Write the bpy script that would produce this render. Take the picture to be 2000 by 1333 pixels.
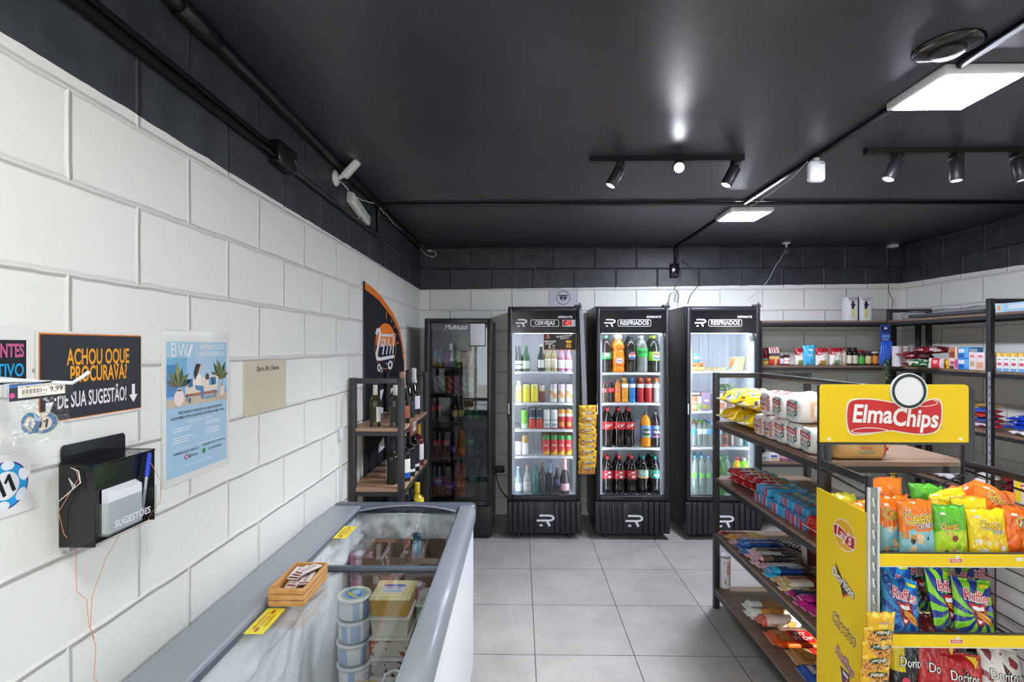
import bpy, bmesh, math, random
from mathutils import Vector, Matrix, noise

for _o in list(bpy.data.objects): bpy.data.objects.remove(_o)
S = bpy.context.scene
C = S.collection
RN = random.Random(11)

# ---------------------------------------------------------------- camera
YAW = math.atan(0.016)
CAMZ = 1.65
_cd = bpy.data.cameras.new('camera')
cam = bpy.data.objects.new('camera', _cd); C.objects.link(cam)
cam.location = (0, 0, CAMZ); cam.rotation_euler = (math.pi / 2, 0, YAW)
_cd.sensor_width = 36; _cd.lens = 18; _cd.shift_y = (678 - 666.5) / 2000
_cd.clip_start = 0.02
S.camera = cam
# ---------------------------------------------------------------- look
S.view_settings.view_transform = 'Standard'
S.view_settings.look = 'None'
S.view_settings.gamma = 1
S.view_settings.use_curve_mapping = False
S.view_settings.exposure = 0.0
# ---------------------------------------------------------------- daylight outside the doors
W = bpy.data.worlds.new('daylight'); S.world = W; W.use_nodes = True
_bg = W.node_tree.nodes['Background']
_bg.inputs[0].default_value = (0.86, 0.95, 1.0, 1); _bg.inputs[1].default_value = 5.5
SUN_DIR = Vector((-0.61, 0.79, -0.44)).normalized()
_sl = bpy.data.lights.new('sun', 'SUN'); _sl.energy = 14; _sl.angle = 0.009; _sl.color = (1, 0.95, 0.86)
_so = bpy.data.objects.new('sun', _sl); C.objects.link(_so)
_so.location = (6, -4, 4); _so.rotation_euler = SUN_DIR.to_track_quat('-Z', 'Y').to_euler()
# strengths of the shop's lamps and of the added fill panels (built further down)
PANEL_E = 185.0
LED_E = 26.0
SPOT_W = 60.0

# ---------------------------------------------------------------- room measures (metres)
XL, XR, YB, YF, ZC = -0.985, 3.70, 5.035, -2.2, 2.635

def _dir(px):
    a = (px - 1000) / 1000
    return (-math.sin(YAW) + a * math.cos(YAW), math.cos(YAW) + a * math.sin(YAW))
def X(px, y):                       # x where the line of sight of column px meets depth y
    d = _dir(px); return y * d[0] / d[1]
def Z(px, py, y):
    d = _dir(px); return CAMZ - (y / d[1]) * (py - 678) / 1000
def Yx(px, x):                      # depth where column px meets the plane at x
    d = _dir(px); return x * d[1] / d[0]
def Zx(px, py, x):
    d = _dir(px); return CAMZ - (x / d[0]) * (py - 678) / 1000

# ---------------------------------------------------------------- colour
_cc = {}
def rgb(c):
    if not isinstance(c, str): return tuple(c)
    if c not in _cc:
        h = c.lstrip('#')
        if len(h) == 3: h = ''.join(q * 2 for q in h)
        v = [int(h[i:i + 2], 16) / 255 for i in (0, 2, 4)]
        _cc[c] = tuple((x / 12.92 if x <= .04045 else ((x + .055) / 1.055) ** 2.4) for x in v)
    return _cc[c]

# ---------------------------------------------------------------- materials
_M = {}
def nt(name):
    m = bpy.data.materials.new(name); m.use_nodes = True
    t = m.node_tree; b = t.nodes['Principled BSDF']
    _M[name] = m
    return m, t, b
def N(t, kind, **kw):
    n = t.nodes.new(kind)
    for k, v in kw.items():
        setattr(n, k, v)
    return n
def attr_mat(name, rough, spec=.5, metal=0, coat=0, bump=0, bscale=60):
    m, t, b = nt(name)
    a = N(t, 'ShaderNodeAttribute', attribute_name='col')
    t.links.new(a.outputs['Color'], b.inputs['Base Color'])
    b.inputs['Roughness'].default_value = rough
    b.inputs['Specular IOR Level'].default_value = spec
    b.inputs['Metallic'].default_value = metal
    b.inputs['Coat Weight'].default_value = coat
    if bump:
        tc = N(t, 'ShaderNodeTexCoord'); n = N(t, 'ShaderNodeTexNoise'); n.inputs['Scale'].default_value = bscale
        n.inputs['Detail'].default_value = 3
        bp = N(t, 'ShaderNodeBump'); bp.inputs['Strength'].default_value = bump; bp.inputs['Distance'].default_value = .004
        t.links.new(tc.outputs['Object'], n.inputs['Vector'])
        t.links.new(n.outputs['Fac'], bp.inputs['Height']); t.links.new(bp.outputs['Normal'], b.inputs['Normal'])
    return m
attr_mat('film', .24, .5, bump=.55, bscale=55)
attr_mat('paper', .55, .3)
attr_mat('signboard', .5, .12)
attr_mat('plastic', .34, .5)
attr_mat('gloss', .07, .6)
attr_mat('metal', .28, .5, metal=1)
attr_mat('matte', .8, .2)
attr_mat('cloth', .75, .2, bump=.2, bscale=25)
attr_mat('enamel', .42, .4, bump=.06, bscale=40)

def through(name, tint_attr=False, tint=(1, 1, 1), refl=.05, rough=.02, density=0.0):
    """see-through sheet: straight transmission plus a mirror reflection that grows at grazing angles"""
    m, t, b = nt(name); t.nodes.remove(b); out = t.nodes['Material Output']
    tr = N(t, 'ShaderNodeBsdfTransparent'); gl = N(t, 'ShaderNodeBsdfGlossy'); gl.inputs['Roughness'].default_value = rough
    tr.inputs[0].default_value = (*tint, 1)
    lw = N(t, 'ShaderNodeLayerWeight'); lw.inputs[0].default_value = .5
    p = N(t, 'ShaderNodeMath', operation='POWER'); p.inputs[1].default_value = 4.0
    ma = N(t, 'ShaderNodeMath', operation='MULTIPLY_ADD'); ma.inputs[1].default_value = .85; ma.inputs[2].default_value = refl
    mx = N(t, 'ShaderNodeMixShader')
    t.links.new(lw.outputs['Facing'], p.inputs[0]); t.links.new(p.outputs[0], ma.inputs[0]); t.links.new(ma.outputs[0], mx.inputs[0])
    src = tr.outputs[0]
    if tint_attr:
        a = N(t, 'ShaderNodeAttribute', attribute_name='col')
        t.links.new(a.outputs['Color'], tr.inputs[0])
        df = N(t, 'ShaderNodeBsdfDiffuse'); t.links.new(a.outputs['Color'], df.inputs[0])
        m2 = N(t, 'ShaderNodeMixShader'); m2.inputs[0].default_value = density
        t.links.new(tr.outputs[0], m2.inputs[1]); t.links.new(df.outputs[0], m2.inputs[2]); src = m2.outputs[0]
    t.links.new(src, mx.inputs[1]); t.links.new(gl.outputs[0], mx.inputs[2]); t.links.new(mx.outputs[0], out.inputs[0])
    return m
through('glass', tint=(.94, .96, .96), refl=.022)
through('smoked_glass', tint=(.72, .74, .76), refl=.06)
through('lid_glass', tint=(.96, .98, .98), refl=.09)
through('clear_film', tint=(.93, .95, .94), refl=.10, rough=.12)
through('clear', True, refl=.06, rough=.05, density=.42)

def emit(name, col, e):
    m, t, b = nt(name); t.nodes.remove(b)
    n = N(t, 'ShaderNodeEmission'); n.inputs[0].default_value = (*rgb(col), 1); n.inputs[1].default_value = e
    t.links.new(n.outputs[0], t.nodes['Material Output'].inputs[0])
emit('panel_light', '#e9edff', PANEL_E)
emit('far_panel_light', '#e9edff', PANEL_E * 1.7)
emit('fill_panel_light', '#f6f6f4', PANEL_E * .55)  # glow of the added out-of-view fill panels
emit('led_light', '#eef3ff', LED_E)
emit('lens_light', '#f4f7ff', 60)
emit('red_digit', '#ff3a30', 3.5)

def plain(name, col, rough=.5, spec=.5, metal=0, bump=0, bscale=30, dist=.003):
    m, t, b = nt(name)
    b.inputs['Base Color'].default_value = (*rgb(col), 1); b.inputs['Roughness'].default_value = rough
    b.inputs['Specular IOR Level'].default_value = spec; b.inputs['Metallic'].default_value = metal
    if bump:
        tc = N(t, 'ShaderNodeTexCoord'); n = N(t, 'ShaderNodeTexNoise'); n.inputs['Scale'].default_value = bscale
        n.inputs['Detail'].default_value = 4
        bp = N(t, 'ShaderNodeBump'); bp.inputs['Strength'].default_value = bump; bp.inputs['Distance'].default_value = dist
        t.links.new(tc.outputs['Object'], n.inputs['Vector'])
        t.links.new(n.outputs['Fac'], bp.inputs['Height']); t.links.new(bp.outputs['Normal'], b.inputs['Normal'])
    return m, t, b
plain('black_metal', '#2a2b2e', .38, .5, bump=.08, bscale=300)
plain('black_gloss', '#121215', .12, .6)
plain('fridge_black', '#1d1e22', .33, .5, bump=.05, bscale=120)
plain('liner', '#dfe5ee', .4)
plain('white_wire', '#dfe2e6', .35)
plain('steel', '#9a9da0', .3, metal=1)
plain('conduit', '#17181b', .32, .5)
plain('grey_rim', '#90959d', .32, .5)
plain('dark_rim', '#565d69', .3, .5)
plain('freezer_white', '#e6e9ee', .3, .5)
plain('frost', '#f3f5f7', .75, .3, bump=.35, bscale=24, dist=.015)
plain('cardboard', '#8d7160', .85, .2, bump=.1, bscale=80)

def wood(name, c0, c1, rough=.42, sx=2.0, sy=60.0):
    m, t, b = nt(name)
    g = N(t, 'ShaderNodeNewGeometry'); mp = N(t, 'ShaderNodeMapping'); mp.inputs['Scale'].default_value = (sx, sy, 40)
    n = N(t, 'ShaderNodeTexNoise'); n.inputs['Scale'].default_value = 1.0; n.inputs['Detail'].default_value = 6; n.inputs['Roughness'].default_value = .65
    r = N(t, 'ShaderNodeValToRGB'); r.color_ramp.elements[0].position = .33; r.color_ramp.elements[1].position = .68
    r.color_ramp.elements[0].color = (*rgb(c0), 1); r.color_ramp.elements[1].color = (*rgb(c1), 1)
    t.links.new(g.outputs['Position'], mp.inputs['Vector']); t.links.new(mp.outputs[0], n.inputs['Vector'])
    t.links.new(n.outputs['Fac'], r.inputs[0]); t.links.new(r.outputs[0], b.inputs['Base Color'])
    b.inputs['Roughness'].default_value = rough
wood('laminate', '#6b5546', '#8b7262')
wood('light_laminate', '#9a7860', '#b79478')
wood('pine', '#b98547', '#dba768', .6, 30, 3)

def wall_mat(name, axis, z0, k, h0, ph):
    """painted concrete blocks with raised joints: white below the line z0 + k*h, black above it"""
    m, t, b = nt(name); L = t.links.new
    g = N(t, 'ShaderNodeNewGeometry'); sp = N(t, 'ShaderNodeSeparateXYZ'); L(g.outputs['Position'], sp.inputs[0])
    H = sp.outputs[axis]; Zz = sp.outputs[2]
    ad = N(t, 'ShaderNodeMath', operation='ADD'); ad.inputs[1].default_value = ph; L(H, ad.inputs[0])
    az = N(t, 'ShaderNodeMath', operation='ADD'); az.inputs[1].default_value = .203 * 20 - 2.018; L(Zz, az.inputs[0])
    cb = N(t, 'ShaderNodeCombineXYZ'); L(ad.outputs[0], cb.inputs[0]); L(az.outputs[0], cb.inputs[1])
    wob = N(t, 'ShaderNodeTexNoise'); wob.inputs['Scale'].default_value = 7; wob.inputs['Detail'].default_value = 3; L(g.outputs['Position'], wob.inputs['Vector'])
    wm = N(t, 'ShaderNodeVectorMath', operation='MULTIPLY_ADD'); wm.inputs[1].default_value = (.012, .012, 0); L(wob.outputs['Color'], wm.inputs[0]); L(cb.outputs[0], wm.inputs[2])
    br = N(t, 'ShaderNodeTexBrick'); L(wm.outputs[0], br.inputs['Vector'])
    br.inputs['Scale'].default_value = 1; br.inputs['Mortar Size'].default_value = .011; br.inputs['Mortar Smooth'].default_value = 1.0
    br.inputs['Brick Width'].default_value = .405; br.inputs['Row Height'].default_value = .203; br.inputs['Bias'].default_value = 0
    br.inputs['Color1'].default_value = (0, 0, 0, 1); br.inputs['Color2'].default_value = (0, 0, 0, 1); br.inputs['Mortar'].default_value = (1, 1, 1, 1)
    fine = N(t, 'ShaderNodeTexNoise'); fine.inputs['Scale'].default_value = 38; fine.inputs['Detail'].default_value = 5; L(g.outputs['Position'], fine.inputs['Vector'])
    hs = N(t, 'ShaderNodeMath', operation='MULTIPLY_ADD'); hs.inputs[1].default_value = .10; L(fine.outputs['Fac'], hs.inputs[0]); L(br.outputs['Fac'], hs.inputs[2])
    bp = N(t, 'ShaderNodeBump'); bp.inputs['Strength'].default_value = .8; bp.inputs['Distance'].default_value = .010
    L(hs.outputs[0], bp.inputs['Height']); L(bp.outputs['Normal'], b.inputs['Normal'])
    # paint line
    ln = N(t, 'ShaderNodeMath', operation='MULTIPLY_ADD'); ln.inputs[1].default_value = -k; ln.inputs[2].default_value = -(z0 - k * h0); L(H, ln.inputs[0])
    dz = N(t, 'ShaderNodeMath', operation='ADD'); L(Zz, dz.inputs[0]); L(ln.outputs[0], dz.inputs[1])
    n2 = N(t, 'ShaderNodeTexNoise'); n2.inputs['Scale'].default_value = 9; n2.inputs['Detail'].default_value = 4; L(g.outputs['Position'], n2.inputs['Vector'])
    nz = N(t, 'ShaderNodeMath', operation='MULTIPLY_ADD'); nz.inputs[1].default_value = .012; L(n2.outputs['Fac'], nz.inputs[0]); L(dz.outputs[0], nz.inputs[2])
    st = N(t, 'ShaderNodeMath', operation='GREATER_THAN'); st.inputs[1].default_value = .006; L(nz.outputs[0], st.inputs[0])
    blk = N(t, 'ShaderNodeValToRGB'); blk.color_ramp.elements[0].position = .3; blk.color_ramp.elements[1].position = .75
    blk.color_ramp.elements[0].color = (*rgb('#292d32'), 1); blk.color_ramp.elements[1].color = (*rgb('#40454a'), 1); L(n2.outputs['Fac'], blk.inputs[0])
    mx = N(t, 'ShaderNodeMix', data_type='RGBA'); L(st.outputs[0], mx.inputs['Factor'])
    mx.inputs['A'].default_value = (*rgb('#e8eae3'), 1); L(blk.outputs[0], mx.inputs['B']); L(mx.outputs['Result'], b.inputs['Base Color'])
    b.inputs['Roughness'].default_value = .48
wall_mat('wall_left_paint', 1, 2.249, -.0083, .95, -.095 + .405 * 20)
wall_mat('wall_back_paint', 0, 2.214, .0113, -.985, .27 + .405 * 20)
wall_mat('wall_right_paint', 1, 2.255, .0099, 3.82, .1 + .405 * 20)

def tile_mat():
    m, t, b = nt('floor_tile'); L = t.links.new
    g = N(t, 'ShaderNodeNewGeometry'); mp = N(t, 'ShaderNodeMapping'); mp.inputs['Location'].default_value = (-.0795 + .531 * 20, -3.275 + .531 * 20, 0)
    L(g.outputs['Position'], mp.inputs['Vector'])
    br = N(t, 'ShaderNodeTexBrick', offset=0.0, squash=1.0); L(mp.outputs[0], br.inputs['Vector'])
    br.inputs['Scale'].default_value = 1; br.inputs['Brick Width'].default_value = .531; br.inputs['Row Height'].default_value = .531
    br.inputs['Mortar Size'].default_value = .0026; br.inputs['Mortar Smooth'].default_value = .1
    br.inputs['Color1'].default_value = (1, 1, 1, 1); br.inputs['Color2'].default_value = (.93, .93, .93, 1); br.inputs['Mortar'].default_value = (.13, .13, .13, 1)
    n = N(t, 'ShaderNodeTexNoise'); n.inputs['Scale'].default_value = 3.2; n.inputs['Detail'].default_value = 8; n.inputs['Roughness'].default_value = .62; L(g.outputs['Position'], n.inputs['Vector'])
    r = N(t, 'ShaderNodeValToRGB'); r.color_ramp.elements[0].position = .3; r.color_ramp.elements[1].position = .72
    r.color_ramp.elements[0].color = (*rgb('#a19e9a'), 1); r.color_ramp.elements[1].color = (*rgb('#bcb9b4'), 1); L(n.outputs['Fac'], r.inputs[0])
    mx = N(t, 'ShaderNodeMix', data_type='RGBA', blend_type='MULTIPLY'); mx.inputs['Factor'].default_value = 1
    L(r.outputs[0], mx.inputs['A']); L(br.outputs['Color'], mx.inputs['B']); L(mx.outputs['Result'], b.inputs['Base Color'])
    bp = N(t, 'ShaderNodeBump', invert=True); bp.inputs['Strength'].default_value = .4; bp.inputs['Distance'].default_value = .002; L(br.outputs['Fac'], bp.inputs['Height']); L(bp.outputs['Normal'], b.inputs['Normal'])
    b.inputs['Roughness'].default_value = .38
tile_mat()
def ceil_mat():
    m, t, b = nt('ceiling_paint'); L = t.links.new
    g = N(t, 'ShaderNodeNewGeometry')
    n = N(t, 'ShaderNodeTexNoise'); n.inputs['Scale'].default_value = 2.2; n.inputs['Detail'].default_value = 6; L(g.outputs['Position'], n.inputs['Vector'])
    r = N(t, 'ShaderNodeValToRGB'); r.color_ramp.elements[0].position = .3; r.color_ramp.elements[1].position = .75
    r.color_ramp.elements[0].color = (*rgb('#2e3037'), 1); r.color_ramp.elements[1].color = (*rgb('#3b3e47'), 1); L(n.outputs['Fac'], r.inputs[0]); L(r.outputs[0], b.inputs['Base Color'])
    n2 = N(t, 'ShaderNodeTexNoise'); n2.inputs['Scale'].default_value = 26; n2.inputs['Detail'].default_value = 4; L(g.outputs['Position'], n2.inputs['Vector'])
    bp = N(t, 'ShaderNodeBump'); bp.inputs['Strength'].default_value = .22; bp.inputs['Distance'].default_value = .003; L(n2.outputs['Fac'], bp.inputs['Height']); L(bp.outputs['Normal'], b.inputs['Normal'])
    b.inputs['Roughness'].default_value = .36; b.inputs['Specular IOR Level'].default_value = .6
ceil_mat()

# ---------------------------------------------------------------- text outlines (built-in font), cached as flat triangles
_T = {}
def glyphs(s, bold=0.0, xs=1.0, shear=0.0, align='CENTER', space=1.0):
    k = (s, bold, xs, shear, align, space)
    if k not in _T:
        cu = bpy.data.curves.new('t', 'FONT'); cu.body = s; cu.align_x = align; cu.align_y = 'CENTER'; cu.resolution_u = 3
        cu.offset = bold; cu.shear = shear; cu.space_character = space; cu.fill_mode = 'FRONT'
        ob = bpy.data.objects.new('t', cu); C.objects.link(ob)
        dg = bpy.context.evaluated_depsgraph_get(); dg.update()
        me = ob.evaluated_get(dg).to_mesh()
        _T[k] = ([(v.co.x * xs, v.co.y) for v in me.vertices], [tuple(p.vertices) for p in me.polygons])
        ob.evaluated_get(dg).to_mesh_clear(); bpy.data.objects.remove(ob); bpy.data.curves.remove(cu)
    return _T[k]

def loop(pts, n=5):
    """closed smooth outline through the points"""
    out = []; m = len(pts)
    for i in range(m):
        a, b_, c, e = pts[i - 1], pts[i], pts[(i + 1) % m], pts[(i + 2) % m]
        for k in range(n):
            t = k / n; out.append(tuple(.5 * (2 * b_[d] + (c[d] - a[d]) * t + (2 * a[d] - 5 * b_[d] + 4 * c[d] - e[d]) * t * t + (3 * b_[d] - a[d] - 3 * c[d] + e[d]) * t ** 3) for d in (0, 1)))
    return out
def inside(pts, x, y):
    r = False; j = len(pts) - 1
    for i in range(len(pts)):
        (xi, yi), (xj, yj) = pts[i], pts[j]
        if (yi > y) != (yj > y) and x < (xj - xi) * (y - yi) / (yj - yi) + xi: r = not r
        j = i
    return r
def flat(O, U, V):
    O, U, V = Vector(O), Vector(U), Vector(V); Nn = U.cross(V)
    return lambda u, v, o=0: O + U * u + V * v + Nn * o
def oval(u, v, a, b, n=24): return [(u + a * math.cos(6.2832 * i / n), v + b * math.sin(6.2832 * i / n)) for i in range(n)]
def front(x, y, z):                  # a sheet facing the camera side (-y)
    return flat((x, y, z), (1, 0, 0), (0, 0, 1))
def side(x, y, z):                   # a sheet facing +x
    return flat((x, y, z), (0, 1, 0), (0, 0, 1))

# ---------------------------------------------------------------- mesh builder
class B:
    def __init__(s, mat='plastic', col='#ffffff'):
        s.bm = bmesh.new(); s.L = s.bm.loops.layers.float_color.new('col'); s.mats = []; s.m(mat, col)
    def m(s, mat, col=None):
        if mat not in s.mats: s.mats.append(mat)
        s.mi = s.mats.index(mat)
        if col is not None: s.col = rgb(col)
        return s
    def c(s, col): s.col = rgb(col); return s
    def face(s, vs, smooth=False, col=None):
        try: f = s.bm.faces.new(vs)
        except ValueError: return None
        f.material_index = s.mi; f.smooth = smooth
        k = (*(rgb(col) if col is not None else s.col), 1)
        for l in f.loops: l[s.L] = k
        return f
    def v(s, p): return s.bm.verts.new(p)
    def merge(s, t, M=None, smooth=None):
        d = {}
        for q in t.verts: d[q] = s.v(M @ q.co if M else q.co)
        for f in t.faces: s.face([d[q] for q in f.verts], f.smooth if smooth is None else smooth)
        t.free(); return s
    def box(s, a, b, bev=0, seg=2, M=None):
        t = bmesh.new(); bmesh.ops.create_cube(t, size=1)
        a, b = Vector(a), Vector(b); c = (a + b) / 2; d = b - a
        for q in t.verts: q.co = Vector((q.co.x * d.x, q.co.y * d.y, q.co.z * d.z)) + c
        if bev:
            bmesh.ops.bevel(t, geom=list(t.edges), offset=min(bev, .49 * min(abs(x) for x in d)), segments=seg, profile=.5, affect='EDGES')
            for f in t.faces: f.smooth = True
        return s.merge(t, M)
    def quad(s, a, b, c, d, col=None, smooth=False): return s.face([s.v(a), s.v(b), s.v(c), s.v(d)], smooth, col)
    def grid(s, nu, nv, pos, col=None, closed=False, smooth=True):
        V = [[s.v(pos(i / nu, j / nv)) for i in range(nu if closed else nu + 1)] for j in range(nv + 1)]
        for j in range(nv):
            for i in range(nu):
                i2 = (i + 1) % nu if closed else i + 1
                s.face([V[j][i], V[j][i2], V[j + 1][i2], V[j + 1][i]], smooth, col((i + .5) / nu, (j + .5) / nv) if col else None)
        return V
    def lathe(s, prof, n=20, at=(0, 0, 0), col=None, caps=True, M=None, smooth=True):
        rings = []
        for r, z in prof:
            ring = []
            for i in range(n):
                a = 2 * math.pi * i / n
                p = Vector((r * math.sin(a), -r * math.cos(a), z)); p = (M @ p) if M else p
                ring.append(s.v(p + Vector(at)))
            rings.append(ring)
        for j in range(len(rings) - 1):
            zc = (prof[j][1] + prof[j + 1][1]) / 2
            for i in range(n):
                i2 = (i + 1) % n
                s.face([rings[j][i], rings[j][i2], rings[j + 1][i2], rings[j + 1][i]], smooth, col(2 * math.pi * (i + .5) / n, zc) if col else None)
        if caps:
            if prof[0][0] > 1e-4: s.face(rings[0][::-1])
            if prof[-1][0] > 1e-4: s.face(rings[-1])
        return s
    def tube(s, pts, r, n=6, caps=True):
        pts = [Vector(p) for p in pts]; rings = []; up = None
        for i, p in enumerate(pts):
            t = (pts[min(i + 1, len(pts) - 1)] - pts[max(i - 1, 0)])
            if t.length < 1e-9: t = Vector((0, 0, 1))
            t.normalize()
            if up is None:
                up = Vector((0, 0, 1)) if abs(t.z) < .9 else Vector((1, 0, 0))
            u = t.cross(up).normalized(); up = u.cross(t).normalized()
            rr = r[i] if isinstance(r, (list, tuple)) else r
            rings.append([s.v(p + (u * math.cos(2 * math.pi * k / n) + up * math.sin(2 * math.pi * k / n)) * rr) for k in range(n)])
        for a, b in zip(rings, rings[1:]):
            for k in range(n): s.face([a[k], a[(k + 1) % n], b[(k + 1) % n], b[k]], True)
        if caps: s.face(rings[0][::-1]); s.face(rings[-1])
        return s
    def sweep(s, secs, n=20, pw=.6, M=None, col=None):
        """secs: (x, half width along y, half height along z, centre z); superellipse rings along x"""
        rings = []
        for sx, a, b, cz in secs:
            ring = []
            for k in range(n):
                t = 2 * math.pi * k / n; cy, sz = math.cos(t), math.sin(t)
                p = Vector((sx, a * math.copysign(abs(cy) ** pw, cy), cz + b * math.copysign(abs(sz) ** pw, sz)))
                ring.append(s.v(M @ p if M else p))
            rings.append(ring)
        for j in range(len(rings) - 1):
            for k in range(n):
                k2 = (k + 1) % n
                s.face([rings[j][k2], rings[j][k], rings[j + 1][k], rings[j + 1][k2]], True, col((j + .5) / (len(rings) - 1), (k + .5) / n) if col else None)
        s.face(rings[0]); s.face(rings[-1][::-1])
        return s
    def poly(s, pts, mp, off=0, th=0, col=None):
        """flat outline pts mapped by mp at height off; th > 0 makes a slab reaching back to off - th"""
        f = [s.v(mp(u, v, off)) for u, v in pts]; s.face(f, False, col)
        if th:
            g = [s.v(mp(u, v, off - th)) for u, v in pts]; s.face(g[::-1], False, col)
            k = len(f)
            for i in range(k): s.face([f[i], g[i], g[(i + 1) % k], f[(i + 1) % k]], False, col)
        return s
    def rect(s, u0, v0, u1, v1, mp, off=0, col=None, th=0): return s.poly([(u0, v0), (u1, v0), (u1, v1), (u0, v1)], mp, off, th, col)
    def disc(s, u, v, ru, rv, mp, off=0, col=None, n=24, th=0, rot=0):
        c, q = math.cos(rot), math.sin(rot)
        P = [(ru * math.cos(2 * math.pi * i / n), rv * math.sin(2 * math.pi * i / n)) for i in range(n)]
        return s.poly([(u + c * a - q * b, v + q * a + c * b) for a, b in P], mp, off, th, col)
    def fill(s, pts, mp, off=0, col=None, st=.0016):
        """outline pts laid closely on a curved surface, as small cells"""
        u0, u1 = min(q[0] for q in pts), max(q[0] for q in pts); v0, v1 = min(q[1] for q in pts), max(q[1] for q in pts)
        nu, nv = max(1, int((u1 - u0) / st)), max(1, int((v1 - v0) / st)); du, dv = (u1 - u0) / nu, (v1 - v0) / nv; V = {}
        def g(i, j):
            if (i, j) not in V: V[i, j] = s.v(mp(u0 + i * du, v0 + j * dv, off))
            return V[i, j]
        for i in range(nu):
            for j in range(nv):
                if inside(pts, u0 + (i + .5) * du, v0 + (j + .5) * dv): s.face([g(i, j), g(i + 1, j), g(i + 1, j + 1), g(i, j + 1)], True, col)
        return s
    def ring(s, u, v, r, w, mp, off=0, col=None, n=28, rv=None):
        rv = rv or r; V = []
        for i in range(n):
            a = 2 * math.pi * i / n; c, q = math.cos(a), math.sin(a)
            V.append((s.v(mp(u + (r - w) * c, v + (rv - w) * q, off)), s.v(mp(u + r * c, v + rv * q, off))))
        for i in range(n):
            a, b = V[i], V[(i + 1) % n]; s.face([a[0], a[1], b[1], b[0]], False, col)
        return s
    def stroke(s, pts, w, mp, off=0, col=None):
        L, Rr = [], []
        for i, p in enumerate(pts):
            a = pts[max(i - 1, 0)]; b = pts[min(i + 1, len(pts) - 1)]
            dx, dy = b[0] - a[0], b[1] - a[1]; l = math.hypot(dx, dy) or 1
            nx, ny = -dy / l * w / 2, dx / l * w / 2
            if 0 < i < len(pts) - 1:
                d1 = (p[0] - a[0], p[1] - a[1]); l1 = math.hypot(*d1) or 1
                q = abs((-d1[1] / l1) * (nx * 2 / w) + (d1[0] / l1) * (ny * 2 / w)); q = max(q, .55); nx /= q; ny /= q
            L.append(s.v(mp(p[0] + nx, p[1] + ny, off))); Rr.append(s.v(mp(p[0] - nx, p[1] - ny, off)))
        for i in range(len(pts) - 1): s.face([L[i], Rr[i], Rr[i + 1], L[i + 1]], False, col)
        return s
    def text(s, t, size, mp, u=0, v=0, off=.0006, col=None, bold=0.0, xs=1.0, shear=0.0, rot=0.0, align='CENTER', space=1.0, arc=0.0):
        vs, fs = glyphs(t, bold, xs, shear, align, space); c, q = math.cos(rot), math.sin(rot); V = []
        for a, b in vs:
            a, b = a * size, b * size + arc * (a * size) ** 2
            V.append(s.v(mp(u + c * a - q * b, v + q * a + c * b, off)))
        for f in fs: s.face([V[i] for i in f], False, col)
        return s
    def build(s, name, parent=None, loc=None, rot=None, label=None, cat=None, group=None, kind=None):
        me = bpy.data.meshes.new(name); s.bm.normal_update(); s.bm.to_mesh(me); s.bm.free()
        for q in s.mats: me.materials.append(_M[q])
        o = bpy.data.objects.new(name, me); C.objects.link(o)
        if parent: o.parent = parent
        if loc is not None: o.location = loc
        if rot is not None: o.rotation_euler = rot
        tag(o, label, cat, group, kind); return o

def tag(o, label=None, cat=None, group=None, kind=None):
    for k, v in (('label', label), ('category', cat), ('group', group), ('kind', kind)):
        if v: o[k] = v
    return o
def empty(name, loc, label, cat, group=None, rz=0):
    o = bpy.data.objects.new(name, None); C.objects.link(o); o.location = loc; o.rotation_euler = (0, 0, rz); o.empty_display_size = .05
    return tag(o, label, cat, group)
_kids = None
def dup(o, loc, rot=None, label=None, group=None):
    c = o.copy(); C.objects.link(c); c.location = loc
    if rot is not None: c.rotation_euler = rot
    if label: c['label'] = label
    if group: c['group'] = group
    for ch in list(o.children):
        k = ch.copy(); C.objects.link(k); k.parent = c
        for g in list(ch.children):
            z = g.copy(); C.objects.link(z); z.parent = k
    return c
NUM = ['', 'one', 'two', 'three', 'four', 'five', 'six', 'seven', 'eight', 'nine', 'ten', 'eleven', 'twelve', 'thirteen', 'fourteen']
ORD = ['first', 'second', 'third', 'fourth', 'fifth', 'sixth', 'seventh', 'eighth', 'ninth', 'tenth', 'eleventh', 'twelfth', 'thirteenth', 'fourteenth']
def nth(i, n, a='left', z='right'):
    if n == 1: return ''
    if i == 0: return a + 'most of ' + NUM[n] if a in ('left', 'right') else a + ' of ' + NUM[n]
    if i == n - 1: return z + 'most of ' + NUM[n] if z in ('left', 'right') else z + ' of ' + NUM[n]
    return ORD[i] + ' from ' + a if a in ('left', 'right') else ORD[i] + ' from the ' + a
# ================================================================ the room
def struct(b, name): return b.build(name, kind='structure')
b = B('floor_tile'); b.box((XL - .15, YF - .15, -.1), (XR + .15, YB + .15, 0)); struct(b, 'floor')
b = B('ceiling_paint'); b.box((XL - .15, YF - .15, ZC), (XR + .15, YB + .15, ZC + .12)); struct(b, 'ceiling')
b = B('wall_left_paint'); b.box((XL - .15, YF - .15, 0), (XL, YB + .15, ZC)); struct(b, 'wall_left')
b = B('wall_back_paint'); b.box((XL, YB, 0), (XR, YB + .15, ZC)); struct(b, 'wall_back')
DY0, DY1, DZ = -.85, -.02, 2.02               # unseen opening added in the right wall, sized so sun lands on the rack
b = B('wall_right_paint')
b.box((XR, DY1, 0), (XR + .15, YB + .15, ZC)); b.box((XR, YF - .15, 0), (XR + .15, DY0, ZC)); b.box((XR, DY0, DZ), (XR + .15, DY1, ZC))
struct(b, 'wall_right')
FX0, FX1, FZ = -.93, .02, 2.05               # shop door in the front wall, behind the camera
b = B('wall_left_paint')
b.box((XL, YF - .15, 0), (FX0, YF, ZC)); b.box((FX1, YF - .15, 0), (XR, YF, ZC)); b.box((FX0, YF - .15, FZ), (FX1, YF, ZC))
struct(b, 'wall_front')
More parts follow.
